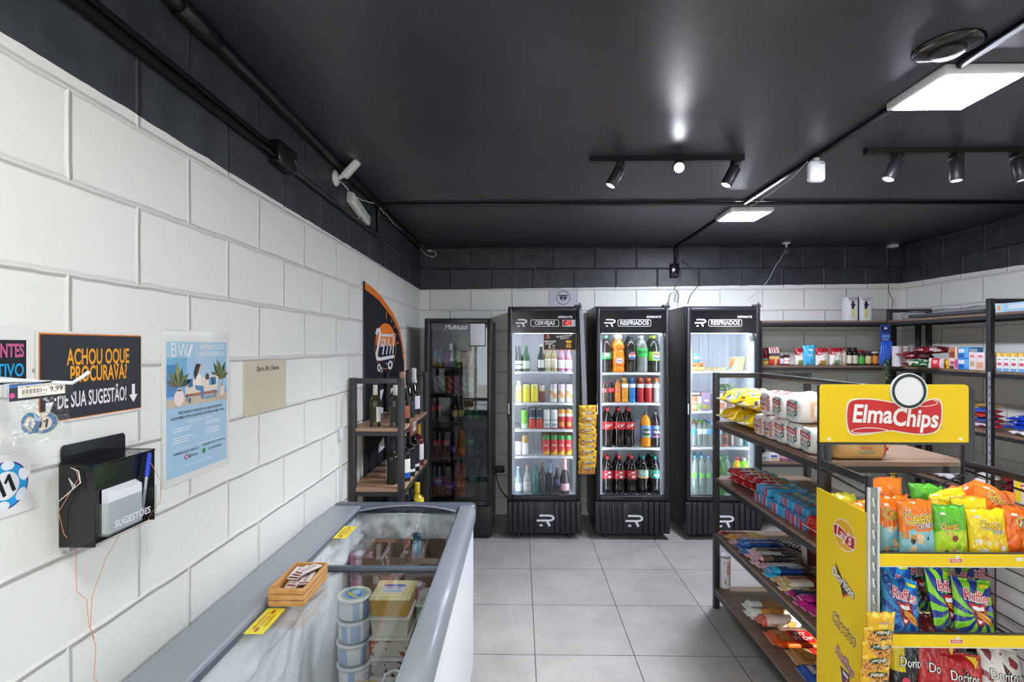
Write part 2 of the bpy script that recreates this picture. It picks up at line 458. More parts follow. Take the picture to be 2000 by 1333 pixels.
b = B('matte', '#b9b6ae'); b.box((-8, -14, -.14), (14, YF - .15, -.04)); b.box((XR + .15, YF - .15, -.14), (14, 10, -.04)); struct(b, 'ground')

# ---------------------------------------------------------------- ceiling lamps
def panel_lamp(cx, cy, label, mat='fill_panel_light'):
    t = empty('panel_lamp', (cx, cy, ZC), label, 'ceiling light', 'square ceiling panel lamps')
    f = B('plastic', '#e9eaee'); f.box((-.15, -.145, -.034), (.15, .145, 0), .006); f.build('housing', t)
    d = B(mat); d.box((-.13, -.125, -.040), (.13, .125, -.0345), .002); d.build('diffuser', t)
panel_lamp(1.625, 1.945, 'large glowing square panel lamp at the upper right, beside the ceiling speaker', 'panel_light')
panel_lamp(1.630, 3.760, 'small glowing panel lamp over the shelves, in front of the back fridges', 'far_panel_light')
panel_lamp(-.10, .30, 'unseen added fill lamp on the ceiling above the freezer end')  # this and the next two: out of view, added to brighten the near end
panel_lamp(1.62, -.60, 'unseen added fill lamp on the ceiling behind the viewer')
panel_lamp(-.10, -1.30, 'unseen added fill lamp on the ceiling nearest the shop door')

def spot(x, y, zt, lean, yaw, label, glow=True, aim=False):
    t = empty('spot_lamp', (x, y, zt), label, 'spot light', 'track spot lamps')
    a = B('conduit'); a.box((-.018, -.03, -.028), (.018, .03, 0), .003); a.build('adapter', t)
    h = B('black_metal'); h.lathe([(.006, .0), (.026, -.002), (.029, -.006), (.029, -.108), (.026, -.112), (.024, -.104)], 20, caps=False)
    ho = h.build('lamp_body', t, (0, 0, -.03), (0, lean, yaw))
    if aim: ho.rotation_euler = (Vector((.1, 0, CAMZ)) - Vector((x, y, zt - .03))).to_track_quat('-Z', 'Y').to_euler()
    l = B('lens_light' if glow else 'plastic', '#cfd4dc'); l.lathe([(.0235, -.100), (.0235, -.104)], 18); l.build('lens', ho)
    li = bpy.data.lights.new('spot_beam', 'SPOT'); li.energy = SPOT_W * (.3 if aim else 1); li.spot_size = 1.15; li.spot_blend = .6; li.shadow_soft_size = .025; li.color = (.95, .97, 1)
    lo = bpy.data.objects.new('spot_beam', li); C.objects.link(lo); lo.parent = ho; lo.location = (0, 0, -.107)
ZT = ZC - .028
y1, y2 = 2.66, 2.57
b = B('conduit'); b.box((X(1150, y1), y1 - .017, ZT), (X(1452, y1), y1 + .017, ZC)); tr1 = b.build('track_rail', label='black lamp track on the ceiling carrying the left three spot lamps', cat='lamp track', group='ceiling lamp tracks')
b = B('conduit'); b.box((X(1690, y2), y2 - .017, ZT), (X(2050, y2), y2 + .017, ZC)); b.build('track_rail', label='black lamp track on the ceiling at right with three spot lamps', cat='lamp track', group='ceiling lamp tracks')
spot(X(1211, y1), y1, ZT, .5, .15, 'black track spot leaning left, leftmost on the left track')
spot(X(1325, y1), y1, ZT, .95, -1.75, 'dazzling track spot aimed at the viewer, middle of the left track', aim=True)
spot(X(1436, y1), y1, ZT, .5, .15, 'black track spot leaning left, rightmost on the left track')
spot(X(1752, y2), y2, ZT, .45, .1, 'lit track spot leaning left, first on the right track')
spot(X(1868, y2), y2, ZT, .12, .9, 'lit track spot pointing almost straight down on the right track')
spot(X(1988, y2), y2, ZT, -.15, -.8, 'track spot with a shiny pale side, at the right photo edge')

# ---------------------------------------------------------------- conduits, cables, small devices
CR = .013
def pipe(name, pts, r, label, cat, mat='conduit', col='#ffffff', group=None, n=8):
    b = B(mat, col); b.tube(pts, r, n); return b.build(name, label=label, cat=cat, group=group)
xc = 1.515
pipe('conduit', [(xc, -.40, ZC - CR), (xc, 1.79, ZC - CR)], CR, 'black ceiling conduit leading to the large panel lamp', 'conduit', group='black conduits')
pipe('conduit', [(xc, 2.10, ZC - CR), (xc, 3.475, ZC - CR)], CR, 'black ceiling conduit between the large and the small panel lamp', 'conduit', group='black conduits')
pipe('conduit', [(xc, 3.91, ZC - CR), (xc, 4.99, ZC - CR), (xc, 5.01, ZC - .03), (xc, YB - CR, ZC - .06), (xc, YB - CR, 2.465)], CR, 'black ceiling conduit from the small panel lamp down to the outlet box', 'conduit', group='black conduits')
yc = 3.49
pipe('conduit', [(XL + CR, yc, 2.44), (XL + CR, yc, ZC - .05), (XL + .02, yc, ZC - .02), (XL + .05, yc, ZC - CR), (1.4, yc, ZC - CR), (XR - .02, yc + .02, ZC - CR)], .012,
     'thin black conduit crossing the whole ceiling and bending down the left wall', 'conduit', group='black conduits')
pipe('conduit', [(XL + .022, y, ZC - .022) for y in (-2.1, 0, 2, 4.9)], .022,
     'thick black pipe in the corner between left wall and ceiling', 'conduit', group='black conduits')
for q in (1.5, 1.74): pass
b = B('conduit'); b.tube([(XL + .024, 1.42, ZC - .024), (XL + .024, 1.60, ZC - .024)], .027, 10); b.build('pipe_coupling', label='black coupling sleeve on the thick corner pipe', cat='pipe coupling')
b = B('conduit'); b.tube([(XL + .014, -2.1, 2.405), (XL + .014, 2.0, 2.405)], .014, 8)
b.tube([(XL + .012, -2.1, 2.435), (XL + .012, 2.0, 2.435)], .012, 8)
b.build('conduit', label='pair of black conduits on the upper left wall nearest the viewer', cat='conduit', group='black conduits')
b = B('conduit'); b.tube([(XL + .014, 2.12, 2.405), (XL + .014, 3.52, 2.405)], .013, 8)
b.build('conduit', label='black conduit on the left wall beyond the junction box', cat='conduit', group='black conduits')
b = B('black_gloss'); b.box((XL, 1.985, 2.37), (XL + .05, 2.135, 2.465), .008); b.build('junction_box', label='glossy black junction box on the left wall conduit', cat='junction box')
b = B('black_gloss'); b.box((xc - .05, YB - .04, 2.33), (xc + .03, YB, 2.46), .006); b.build('junction_box', label='black outlet box on the dark back wall above the fridges', cat='junction box')
# camera on the left wall
t = empty('security_camera', (XL, 2.70, 2.545), 'white security camera with round base on the left wall', 'camera', 'white security cameras')
f = B('plastic', '#e8ebe8'); f.lathe([(.0, 0), (.040, 0), (.043, .006), (.036, .016), (.012, .020), (0, .021)], 22, M=Matrix.Rotation(math.pi / 2, 4, 'Y')); f.build('base', t)
f = B('plastic', '#e8ebe8'); f.tube([(.018, 0, 0), (.035, 0, .008), (.05, .0, .018)], .012, 10); f.build('arm', t)
f = B('plastic', '#eceeec'); f.box((-.017, -.03, -.058), (.017, .03, .058), .010, 3); f.build('camera_head', t, (.085, .01, .052), (.2, .75, .2))
def wallpx(pts, x): return [(x + RN.uniform(-.003, .003), Yx(q, x), Zx(q, r, x)) for q, r in pts]
def crinkle(pts, k=4, a=1.2):
    out = []
    for (x0, y0), (x1, y1) in zip(pts, pts[1:]):
        for i in range(k): q = i / k; out.append((x0 + (x1 - x0) * q + RN.uniform(-a, a) * .4, y0 + (y1 - y0) * q + RN.uniform(-a, a)))
    return out + [pts[-1]]
pipe('camera_cable', wallpx(crinkle([(664, 355), (674, 362), (680, 373), (690, 380), (700, 387), (712, 393), (724, 396), (731, 398)]), -.905), .0026, 'crinkled white cable from the left wall camera to the bent conduit', 'cable', 'plastic', '#d8dad6', 'white cables', 5)
pipe('camera_cable', wallpx(crinkle([(741, 406), (752, 418), (762, 428), (770, 438), (783, 448)]), -.915), .0026, 'crinkled white cable hanging beyond the bent conduit', 'cable', 'plastic', '#d8dad6', 'white cables', 5)
lp = [(XL + .03, 4.8, ZC - .03), (XL + .08, 4.8, ZC - .035), (XL + .05, 4.8, ZC - .06), (XL + .1, 4.8, ZC - .12), (XL + .17, 4.8, ZC - .14), (XL + .2, 4.8, ZC - .115), (XL + .18, 4.8, ZC - .085), (XL + .15, 4.8, ZC - .082)]
b = B('plastic', '#d8dad6'); b.tube(lp, .003, 6); b.tube([(XL + .15, 4.8, ZC - .082), (XL + .115, 4.8, ZC - .080)], .009, 8)
b.build('camera_cable', label='white cable loop with a plug in the far left ceiling corner', cat='cable', group='white cables')
# emergency light
t = empty('emergency_light', (XL, 3.04, 2.47), 'white emergency light bar slanting on the black left wall', 'emergency light')
f = B('plastic', '#dfe3de'); f.box((.0, -.165, -.03), (.045, .165, .03), .008); f.build('housing', t, rot=(-.18, 0, 0))
f = B('plastic', '#c8d0c8'); f.box((.0455, -.12, -.02), (.049, .15, .02), .003)
for i in range(9):
    for j in range(2): f.box((.0492, -.11 + i * .028, -.012 + j * .016), (.0505, -.098 + i * .028, -.004 + j * .016))
f.build('lamp_cover', t, rot=(-.18, 0, 0))
f = B('plastic', '#d7dad6'); f.tube([(.02, .02, -.035), (.015, .0, -.06), (.01, -.04, -.05)], .006, 6); f.build('power_plug', t)
# white alarm device, its cord
t = empty('alarm_sensor', (1.50, 2.62, ZC - .026), 'white rounded alarm sensor hanging under the ceiling conduit', 'sensor')
f = B('plastic', '#e6e8ec'); f.box((-.043, -.02, -.125), (.043, .022, -.014), .03, 4); f.build('case', t)
f = B('plastic', '#55595f'); f.box((.008, -.0215, -.036), (.026, -.019, -.032)); f.build('badge', t)
f = B('plastic', '#b9bcc4'); f.box((-.014, -.01, -.016), (.014, .02, 0), .003); f.build('bracket', t)
wv = [(1.48 + .03 * math.sin(i * .9) * (i % 3) * .2, 2.66 + i * .088, ZC - .03 - .055 * math.sin(math.pi * i / 12)) for i in range(13)]
pipe('sensor_cable', wv, .0026, 'thin white cord from the ceiling sensor to the small panel lamp', 'cable', 'plastic', '#d8dce4', 'white cables', 5)
# round speaker by the large panel lamp
t = empty('ceiling_speaker', (1.40, 1.70, ZC), 'round black ceiling speaker beside the large panel lamp', 'speaker')
f = B('black_gloss'); f.lathe([(.0, -.016), (.05, -.016), (.088, -.012), (.096, -.004), (.096, 0)], 36); f.build('ring', t)
f = B('black_metal'); f.lathe([(0, -.034), (.04, -.030), (.05, -.016)], 28); f.build('dome', t)
# back wall: hanging cords and second camera
t = empty('security_camera', (2.505, 4.86, ZC - .03), 'small white camera hanging under the ceiling above the back shelf', 'camera', 'white security cameras')
f = B('plastic', '#dfe2e8'); f.lathe([(0, .028), (.035, .028), (.037, .02), (.02, .012), (0, .01)], 20); f.build('base', t)
f = B('plastic', '#dfe2e8'); f.tube([(0, 0, .02), (0, 0, -.02)], .008, 8); f.build('arm', t)
f = B('plastic', '#3b4250'); f.lathe([(0, -.03), (.026, -.022), (.032, -.0), (.026, .018), (0, .024)], 20, M=Matrix.Rotation(1.2, 4, 'X')); f.build('camera_head', t, (-.01, -.01, -.05))
pts = [(X(q, 4.99), 4.99, Z(q, r, 4.99)) for q, r in ((1537, 484), (1530, 495), (1524, 508), (1517, 516), (1511, 527), (1504, 542), (1497, 552), (1480, 570), (1462, 585))]
pipe('camera_cable', pts, .0026, 'thin white cable from the small camera down to the right fridge', 'cable', 'plastic', '#d8dce4', 'white cables', 5)
pts = [(X(q, 5.0), 5.0, Z(q, r, 5.0)) for q, r in ((1323, 488), (1322, 500), (1326, 512), (1331, 528), (1331, 540), (1327, 548), (1320, 556), (1317, 565), (1322, 570), (1326, 578), (1323, 592), (1317, 588), (1320, 574), (1312, 572), (1308, 578), (1306, 592))]
pipe('power_cord', pts, .0035, 'tangled cord from the wall outlet box to the middle fridge', 'cord', 'plastic', '#34363c', 'fridge power cords', 6)
pts = [(X(q, 5.0), 5.0, Z(q, r, 5.0)) for q, r in ((1331, 508), (1352, 522), (1366, 538), (1367, 552), (1358, 565), (1348, 578), (1343, 594))]
pipe('power_cord', pts, .0035, 'thin dark cord drooping behind the right fridge top', 'cord', 'plastic', '#2a2c32', 'fridge power cords', 6)
pts = [(X(q, 5.0), 5.0, Z(q, r, 5.0)) for q, r in ((1736, 556), (1735, 566), (1739, 578), (1744, 588), (1742, 602))]
pipe('power_cord', pts, .003, 'short dark cord hanging on the white wall above the corner shelf', 'cord', 'plastic', '#33353b', None, 6)
b = B('plastic', '#d9dce4'); b.box((X(1736, 5.0), 4.97, Z(1736, 484, 5)), (X(1752, 5.0), YB, Z(1736, 478, 5)), .006); b.build('cable_plug', label='small white plug on the black back wall near the right corner', cat='plug')
for px, lab in ((1300, None),):
    pass
pts = [(X(q, 5.0), 5.0, Z(q, r, 5.0)) for q, r in ((967, 916), (970, 935), (975, 952), (984, 966), (992, 975))]
pipe('power_cord', pts, .005, 'black power cord from the wall plug down beside the beer fridge', 'cord', 'plastic', '#16171a', 'fridge power cords', 6)
b = B('plastic', '#15161a'); b.box((X(962, 5.0), 4.94, Z(962, 921, 5)), (X(985, 5.0), YB, Z(962, 911, 5)), .005); b.build('wall_plug', label='black plug in the back wall between dark fridge and beer fridge', cat='plug')
# camera notice
yy = YB - .004; mp = front(X(1100, yy), yy, Z(1100, 582, yy))
b = B('paper', '#cfd2d8'); b.rect(-.14, -.085, .14, .08, mp, 0, th=.003)
for q in ((-.14, -.085, -.137, .08), (.137, -.085, .14, .08), (-.14, .077, .14, .08)): b.rect(*q, mp, .0006, '#7a3340')
b.ring(0, 0, .069, .006, mp, .0008, '#7a2a38'); b.rect(-.045, .016, .045, .028, mp, .0012, '#2a2f3c')
b.poly([(-.036, .012), (.036, .012), (.03, -.012), (.015, -.026), (-.015, -.026), (-.03, -.012)][::-1], mp, .0012, col='#2a2f3c'); b.disc(0, -.012, .012, .012, mp, .0016, '#cfd2d8'); b.disc(0, -.012, .006, .006, mp, .002, '#2a2f3c')
b.build('wall_notice', label='white surveillance notice with a dome camera symbol above the beer fridge', cat='sign')

# ---------------------------------------------------------------- left wall papers
def wallsheet(y0, z0, y1, z1, col, off=.004, mat='paper', skew=0):
    cy, cz = (y0 + y1) / 2, (z0 + z1) / 2; mp = side(XL + off, cy, cz); w, h = (y1 - y0) / 2, (z1 - z0) / 2
    b = B(mat, col); b.poly([(-w, -h), (w, -h), (w, h), (-w, h)], mp, 0, .003); return b, mp, w, h
b, mp, w, h = wallsheet(1.023, 1.488, 1.312, 1.684, '#e4e3df')
b.rect(-w + .004, -h + .004, w - .003, h - .005, mp, .0004, '#e07a2c'); b.rect(-w + .007, -h + .006, w - .004, h - .008, mp, .0008, '#30343a')
for s_, y_, c_ in (('ACHOU OQUE', .040, '#f2a52c'), ('PROCURAVA?', .002, '#f2a52c')): b.text(s_, .050, mp, .012, y_, .0014, c_, .022, .52)
b.text('DÊ SUA SUGESTÃO!', .048, mp, -.004, -.053, .0014, '#ececec', .018, .45)
b.poly([(.109, -.03), (.109, -.056), (.100, -.056), (.114, -.076), (.128, -.056), (.119, -.056), (.119, -.03)][::-1], mp, .0014, col='#f2f2f2')
b.poly([(-.126, -.052), (-.126, -.073), (-.117, -.073), (-.108, -.052)][::-1], mp, .0014, col='#e6e6e6')
b.build('suggestion_poster', label='black poster with orange question and white text above the suggestion box', cat='poster')

b, mp, w, h = wallsheet(1.389, 1.258, 1.710, 1.70, '#e3e4e0', mat='gloss')
w2, h2 = .146, .196
b.rect(-w2, -h2 - .005, w2, h2 - .01, mp, .0004, '#a9cde6'); k = .0008
b.rect(-w2, .012, w2, .140, mp, k, '#7fb4dc'); b.rect(-w2, -.002, w2, .022, mp, k + .0002, '#cdbba6')
b.rect(-.06, .03, w2, .14, mp, k + .0001, '#a6cae6'); b.rect(-w2, .03, -.1, .12, mp, k + .0001, '#4a8cc4')
b.text('B', .058, mp, -.118, .160, .0016, '#f4f4f2', .0, .85); b.text('W', .058, mp, -.077, .160, .0016, '#f4f4f2', .0, .75)
b.poly([(-.062, .142), (-.048, .142), (-.030, .178), (-.042, .178)], mp, .0015, col='#f4f4f2')
b.rect(-.016, .142, -.014, .178, mp, .0015, '#f4f4f2')
b.text('HIGIENIZAÇÃO', .019, mp, .064, .170, .0016, '#f4f6f8', .012, .95); b.text('DE ESTOFADOS', .019, mp, .064, .148, .0016, '#f4f6f8', .012, .95)
def leafy(cx, cz, s, col, n, seed):
    r = random.Random(seed)
    for i in range(n):
        a = -1.2 + 2.4 * i / (n - 1) + r.uniform(-.15, .15); l = s * r.uniform(.7, 1.1)
        tx, tz = cx + math.sin(a) * l * .8, cz + math.cos(a) * l
        ux, uz = math.cos(a) * s * .13, -math.sin(a) * s * .13; mx_, mz_ = cx + (tx - cx) * .6, cz + (tz - cz) * .6
        b.poly([(cx, cz), (mx_ + ux, mz_ + uz), (tx, tz), (mx_ - ux, mz_ - uz)], mp, .0012 + i * .0001, col=col[i % len(col)])
leafy(-.095, .055, .075, ['#4d5d4c', '#6d7d48', '#3c4c44', '#8f9a58'], 7, 3); leafy(.108, .065, .070, ['#6b7148', '#4b5a48', '#8d8f55'], 7, 5)
b.disc(-.095, .024, .022, .024, mp, .002, '#efe3df'); b.rect(-.104, .044, -.086, .052, mp, .002, '#d8c8c4')
b.disc(.115, .03, .014, .02, mp, .002, '#e9dcc9'); b.rect(.108, .046, .122, .054, mp, .002, '#d6c7b2')
b.poly([(-.068, .028), (.09, .036), (.098, .074), (.075, .082), (-.05, .072), (-.066, .066)], mp, .0014, col='#e7dccb'); b.rect(-.066, .024, .088, .032, mp, .0016, '#a9785a')
for q in (-.062, .08): b.rect(q, .008, q + .005, .028, mp, .0016, '#a9785a')
for q, c_ in ((-.055, '#3f6f9c'), (.045, '#7ba4bf'), (.062, '#4d7da6')): b.poly([(q, .05), (q + .022, .052), (q + .02, .076), (q - .001, .074)], mp, .0018, col=c_)
b.poly([(-.026, .054), (.004, .052), (.008, .082), (-.012, .094), (-.03, .080)], mp, .0022, col='#f0ece6'); b.disc(-.008, .104, .011, .014, mp, .0024, '#e3b9a0')
b.poly([(-.018, .120), (.004, .118), (-.004, .104), (-.012, .086), (-.026, .07), (-.028, .096)][::-1], mp, .0026, col='#2c2a30')
b.poly([(-.024, .056), (.018, .05), (.020, .012), (.010, .012), (.004, .036), (-.02, .042)][::-1], mp, .0023, col='#4b87b9')
b.poly([(.026, .046), (.044, .048), (.046, .068), (.030, .07)], mp, .0022, col='#ece4da'); b.disc(.037, .078, .009, .01, mp, .0024, '#5a4238')
b.disc(.05, .014, .03, .006, mp, .0013, '#7fa3b8'); b.disc(.075, .026, .008, .009, mp, .0015, '#7fb2d2'); b.rect(-.052, .004, -.042, .02, mp, .0018, '#3e7396')
b.text('PRECISANDO HIGIENIZAR DE SEUS ESTOFADOS?', .0115, mp, .012, -.020, .0016, '#33414c', .006, .86); b.text('HIGIENIZAMOS SOFÁS, COLCHÕES, POLTRONAS E MUITO MAIS', .0115, mp, 0, -.034, .0016, '#33414c', .006, .80)
b.text('A BW FAZ PARA A LIMPEZA', .0105, mp, 0, -.050, .0016, '#eef4f8', .01, .9)
for cx_, rows_ in ((-.075, (-.066, -.073, -.092, -.099, -.106)), (.075, (-.062, -.069, -.086, -.093, -.100))):
    for r_ in rows_: b.rect(cx_ - .045, r_, cx_ + RN.uniform(.02, .048), r_ + .0028, mp, .0012, '#e4f0f7')
b.rect(-.12, -.125, .13, -.1235, mp, .0012, '#eef6fb'); b.text('CONHEÇA NOSSO TRABALHO', .0095, mp, -.062, -.136, .0016, '#33414c', .006, .85); b.text('ENTRE EM CONTATO CONOSCO', .0095, mp, .075, -.132, .0016, '#33414c', .006, .85)
b.disc(-.062, -.152, .008, .008, mp, .0014, '#c8477a'); b.disc(-.062, -.152, .004, .004, mp, .0017, '#f1d9e4'); b.text('@bw.poa', .0115, mp, -.030, -.152, .0016, '#33414c', .006)
b.disc(.022, -.150, .008, .008, mp, .0014, '#3b9b52'); b.text('(51) 986.494.800', .0115, mp, .078, -.149, .0016, '#33414c', .006, .9)
b.text('ATENDEMOS PORTO ALEGRE E REGIÃO', .008, mp, .0, -.178, .0016, '#eaf3f9', .004, .9)
b.build('service_poster', label='laminated light blue upholstery cleaning poster with a sofa picture', cat='poster')

b, mp, w, h = wallsheet(1.805, 1.40, 2.13, 1.598, '#cfc4ad')
b.text('Open 24h_Cliente', .026, mp, .01, .068, .0012, '#5a5246', .004, .9)
b.build('wifi_note', label='beige paper note reading Open 24h taped to the left wall', cat='paper note')

def eleven(b, mp, u, v, s, off, col, rot):
    c, q = math.cos(rot), math.sin(rot)
    for d in (-.27, .27):
        pts = [(d - .30, .20), (d + .02, .50), (d + .14, .50), (d + .14, -.5), (d - .06, -.5), (d - .06, .22), (d - .22, .06)]
        b.poly([(u + s * (c * x - q * y), v + s * (q * x + c * y)) for x, y in pts][::-1], mp, off, col=col)
# hook display at the left photo edge
b, mp, w, h = wallsheet(.832, 1.555, 1.013, 1.692, '#e6e5e1')
b.rect(-w, -.045, w - .012, .04, mp, .0005, '#1f2024'); b.text('AROMATIZANTES', .036, mp, w - .017, .018, .0012, '#e9e6ea', .02, .56, align='RIGHT'); b.text('AROMATIZANTES', .036, mp, w - .017, .018, .0016, '#d8428f', .008, .56, align='RIGHT')
b.text('AUTOMOTIVO', .036, mp, w - .017, -.020, .0012, '#1ea7e6', .016, .66, align='RIGHT')
b.build('category_sign', label='white card with pink and blue air freshener heading at left edge', cat='sign')
b, mp, w, h = wallsheet(.85, 1.325, 1.010, 1.445, '#e8e8e4')
cu = w - .051
b.disc(cu, .0, .046, .046, mp, .0004, '#3b2f86', 40); b.disc(cu, 0, .043, .043, mp, .0008, '#2aa0dc', 40)
for i in range(6):
    a = i * math.pi / 3 + .4; b.disc(cu + .038 * math.cos(a), .038 * math.sin(a), .013, .009, mp, .0012, '#e9eef2', 16, rot=a + math.pi / 2)
b.disc(cu, 0, .027, .027, mp, .0016, '#e9ecee', 32); eleven(b, mp, cu, 0, .036, .002, '#191a1c', .35)
b.build('sticker_card', label='white card with a large blue round number sticker', cat='sticker')
t = empty('display_hook', (XL, .925, 1.588), 'long white wire hook holding the bagged air fresheners', 'hook')
f = B('plastic', '#b9cfe6'); f.box((0, -.022, -.02), (.005, .022, .024), .004); f.build('backplate', t)
f = B('plastic', '#eef0f0'); f.tube([(.004, 0, .0), (.01, 0, .006), (.10, 0, -.002), (.165, 0, -.004), (.185, 0, .008), (.195, 0, .016)], .0034, 8)
f.tube([(.004, -.03, .004), (.04, -.03, .001), (.07, -.012, .001), (.1, 0, -.001)], .0036, 8); f.build('wire', t)
b = B('plastic', '#c8cbd0'); b.box((XL + .004, .955, 1.552), (XL + .008, .985, 1.580), .002); b.disc(0, 0, .006, .006, side(XL + .0085, .972, 1.567), .0005, '#8a7a4a'); b.build('hook_screw_plate', label='small clear plate with a brass screw below the heading card', cat='plate')
t = empty('air_freshener', (XL + .118, .915, 1.588), 'bagged round air freshener hanging on the hook with a 9,99 price', 'air freshener')
mp = flat((0, 0, 0), Vector((.72, .5, .08)).normalized(), (0, 0, 1))
f = B('paper', '#e9e2d8'); f.rect(-.055, -.044, .055, -.008, mp, .004, th=.002); f.text('AROMATIZANTES AUTOMOTIV', .0085, mp, .002, -.013, .0046, '#3c3a38', .004, .9); f.text('9,99', .023, mp, .034, -.027, .0046, '#38383c', .008, .8); f.text('R$', .009, mp, .008, -.028, .0046, '#55555a')
for i in range(17): f.rect(-.047 + i * .0028, -.034, -.047 + i * .0028 + (.0008, .0017, .0012)[i % 3], -.020, mp, .0046, '#3a3a3a')
f.text('20/06/2025  UNIDADE', .006, mp, -.018, -.039, .0046, '#55555a'); f.build('price_label', t)
f = B('plastic', '#1f2430'); f.rect(-.075, -.052, .075, -.002, mp, .001, th=.002); f.rect(-.075, -.012, .0, -.004, mp, .0015, '#2c5fa8'); f.disc(-.068, -.035, .006, .008, mp, .0015, '#c93a86'); f.build('header_card', t)
def bagf(u, v):
    z = -.05 - .135 * v; hw = .056 + .018 * v; bulge = .013 * math.sin(math.pi * min(1, v * 1.05)) * math.cos((u - .5) * math.pi)
    n = noise.noise(Vector((u * 6, v * 8, 3.1))) * .006
    return mp((u - .5) * 2 * hw, z + noise.noise(Vector((u * 4, 7, v * 3))) * .004, bulge + n)
f = B('clear_film'); f.grid(24, 24, bagf); f.build('plastic_bag', t)
f = B('plastic', '#4f7ea6'); m2 = flat(mp(.002, -.128, -.004), mp(1, 0, 0) - mp(0, 0, 0), (0, 0, 1)); f.disc(0, 0, .036, .033, m2, 0, '#3f6f9f', 36, .004); f.disc(0, .026, .013, .006, m2, .0004, '#e3d2c6')
f.disc(0, 0, .021, .021, m2, .0006, '#e6cdbd', 28); eleven(f, m2, 0, 0, .027, .001, '#1b1c20', -.12); f.ring(0, 0, .036, .002, m2, .0006, '#c7b27a', rv=.033); f.build('freshener_disc', t); t.scale = (.58, .58, .60)
f = B('plastic', '#3d6b98'); m3 = flat(mp(-.03, -.124, -.008), (Vector((.72, .5, .08)).normalized() * .8 + Vector((.1, -.5, 0))).normalized(), (0, 0, 1)); f.disc(0, 0, .030, .032, m3, 0, '#3f6f9f', 30, .004); f.disc(0, 0, .018, .02, m3, .0005, '#d9c2b4'); f.build('freshener_disc', t)

# suggestion box
SY0, SY1, SZ0, SZ1, SX = 1.076, 1.256, 1.222, 1.402, .078
t = empty('suggestion_box', (XL, SY0, SZ0), 'black acrylic suggestion box screwed to the left wall', 'suggestion box')
L_, H_ = SY1 - SY0, SZ1 - SZ0
f = B('black_gloss'); f.box((.002, .002, 0), (.005, L_, H_ - .012)); f.box((.002, 0, 0), (SX, .004, H_ - .004)); f.box((.002, L_ - .004, 0), (SX, L_, H_ - .004)); f.box((SX - .004, .0042, .012), (SX, L_ - .0042, H_ - .01)); f.box((.006, .004, .004), (SX - .004, L_ - .004, .008)); f.build('case', t)
f = B('black_gloss'); f.box((.002, -.001, H_ - .0085), (SX + .001, L_ + .001, H_ - .005)); f.box((.02, .03, H_ - .0048), (.03, L_ - .03, H_ - .0042)); f.build('lid', t)
f = B('black_gloss'); mp = side(.006, L_ / 2, H_); f.poly([(-.088, -.02), (.088, -.02), (.088, .028), (.082, .036), (-.082, .036), (-.088, .028)], mp, 0, .003)
for q in (-.045, .05): f.disc(q, .006, .004, .006, mp, .0006, '#3a3d44'); f.c('#c9ccd0').disc(q, .010, .002, .002, mp, .001, '#d0d3d8')
f.build('mounting_plate', t)
f = B('clear_film'); f.box((SX + .022, .008, .022), (SX + .024, L_ - .026, .092)); f.box((SX + .0005, .008, .020), (SX + .024, L_ - .026, .0218)); f.box((SX + .0005, .006, .022), (SX + .022, .0078, .092)); f.build('pocket', t)
mp = flat((SX + .0246, L_ / 2 - .012, .058), (0, 1, 0), (0, 0, 1)); f = B('plastic', '#f3f3f6'); f.text('SUGESTÕES', .021, mp, .0, -.018, .0004, '#f2f2f5', .01, .98); f.build('lettering', t)
b = B('paper', '#e6e6ee')
for i in range(5): b.box((XL + SX + .003 + i * .0034, SY0 + .016, SZ0 + .0225), (XL + SX + .0055 + i * .0034, SY0 + .112, SZ0 + .118 - i * .002))
b.build('paper_slips', label='stack of white slips in the clear pocket of the suggestion box', cat='paper')
t = empty('pen', (XL + SX + .012, SY0 + .120, SZ0 + .0235), 'blue capped ballpoint pen leaning in the suggestion pocket', 'pen')
t.rotation_euler = (-.17, .0, 0)
f = B('plastic', '#b9bcc6'); f.lathe([(.001, 0), (.0028, .008), (.0034, .012), (.0034, .10), (.0036, .101)], 10); f.build('barrel', t)
f = B('plastic', '#2b46c8'); f.lathe([(.0042, .095), (.0048, .098), (.0044, .148), (.002, .152)], 12); f.box((.003, -.001, .104), (.0065, .001, .144), .0006); f.build('cap', t)
def sag(pts, n=5):
    return pts
st = [(XL + SX * .5, SY0 - .004, SZ0 + .172), (XL + .05, SY0 - .006, SZ0 + .15), (XL + .012, SY0 - .012, SZ0 + .08), (XL + .016, SY0 - .004, SZ0 + .03), (XL + .03, SY0 + .012, SZ0 - .004), (XL + .012, SY0 + .03, SZ0 - .05), (XL + .01, SY0 + .034, SZ0 - .11), (XL + .01, SY0 + .06, SZ0 - .14), (XL + .01, SY0 + .066, SZ0 - .20), (XL + .01, SY0 + .085, SZ0 - .26), (XL + .01, SY0 + .08, SZ0 - .33), (XL + .01, SY0 + .105, SZ0 - .37), (XL + .01, SY0 + .09, SZ0 - .44)]
pipe('orange_string', st, .0007, 'thin orange string hanging from the suggestion box down the wall', 'string', 'plastic', '#e88a5a', 'orange strings', 5)
st = [(XL + SX + .012, SY0 + .145, SZ0 + .155), (XL + SX + .026, SY0 + .165, SZ0 + .10), (XL + SX + .026, SY0 + .164, SZ0 + .05), (XL + SX + .01, SY0 + .15, SZ0 + .02), (XL + SX + .008, SY0 + .145, SZ0 + .005), (XL + .03, SY0 + .13, SZ0 - .02), (XL + .012, SY0 + .11, SZ0 - .07), (XL + .01, SY0 + .075, SZ0 - .14), (XL + .01, SY0 + .07, SZ0 - .21), (XL + .01, SY0 + .08, SZ0 - .24)]
pipe('orange_string', st, .0007, 'thin orange string tying the pen to the suggestion box', 'string', 'plastic', '#e88a5a', 'orange strings', 5)
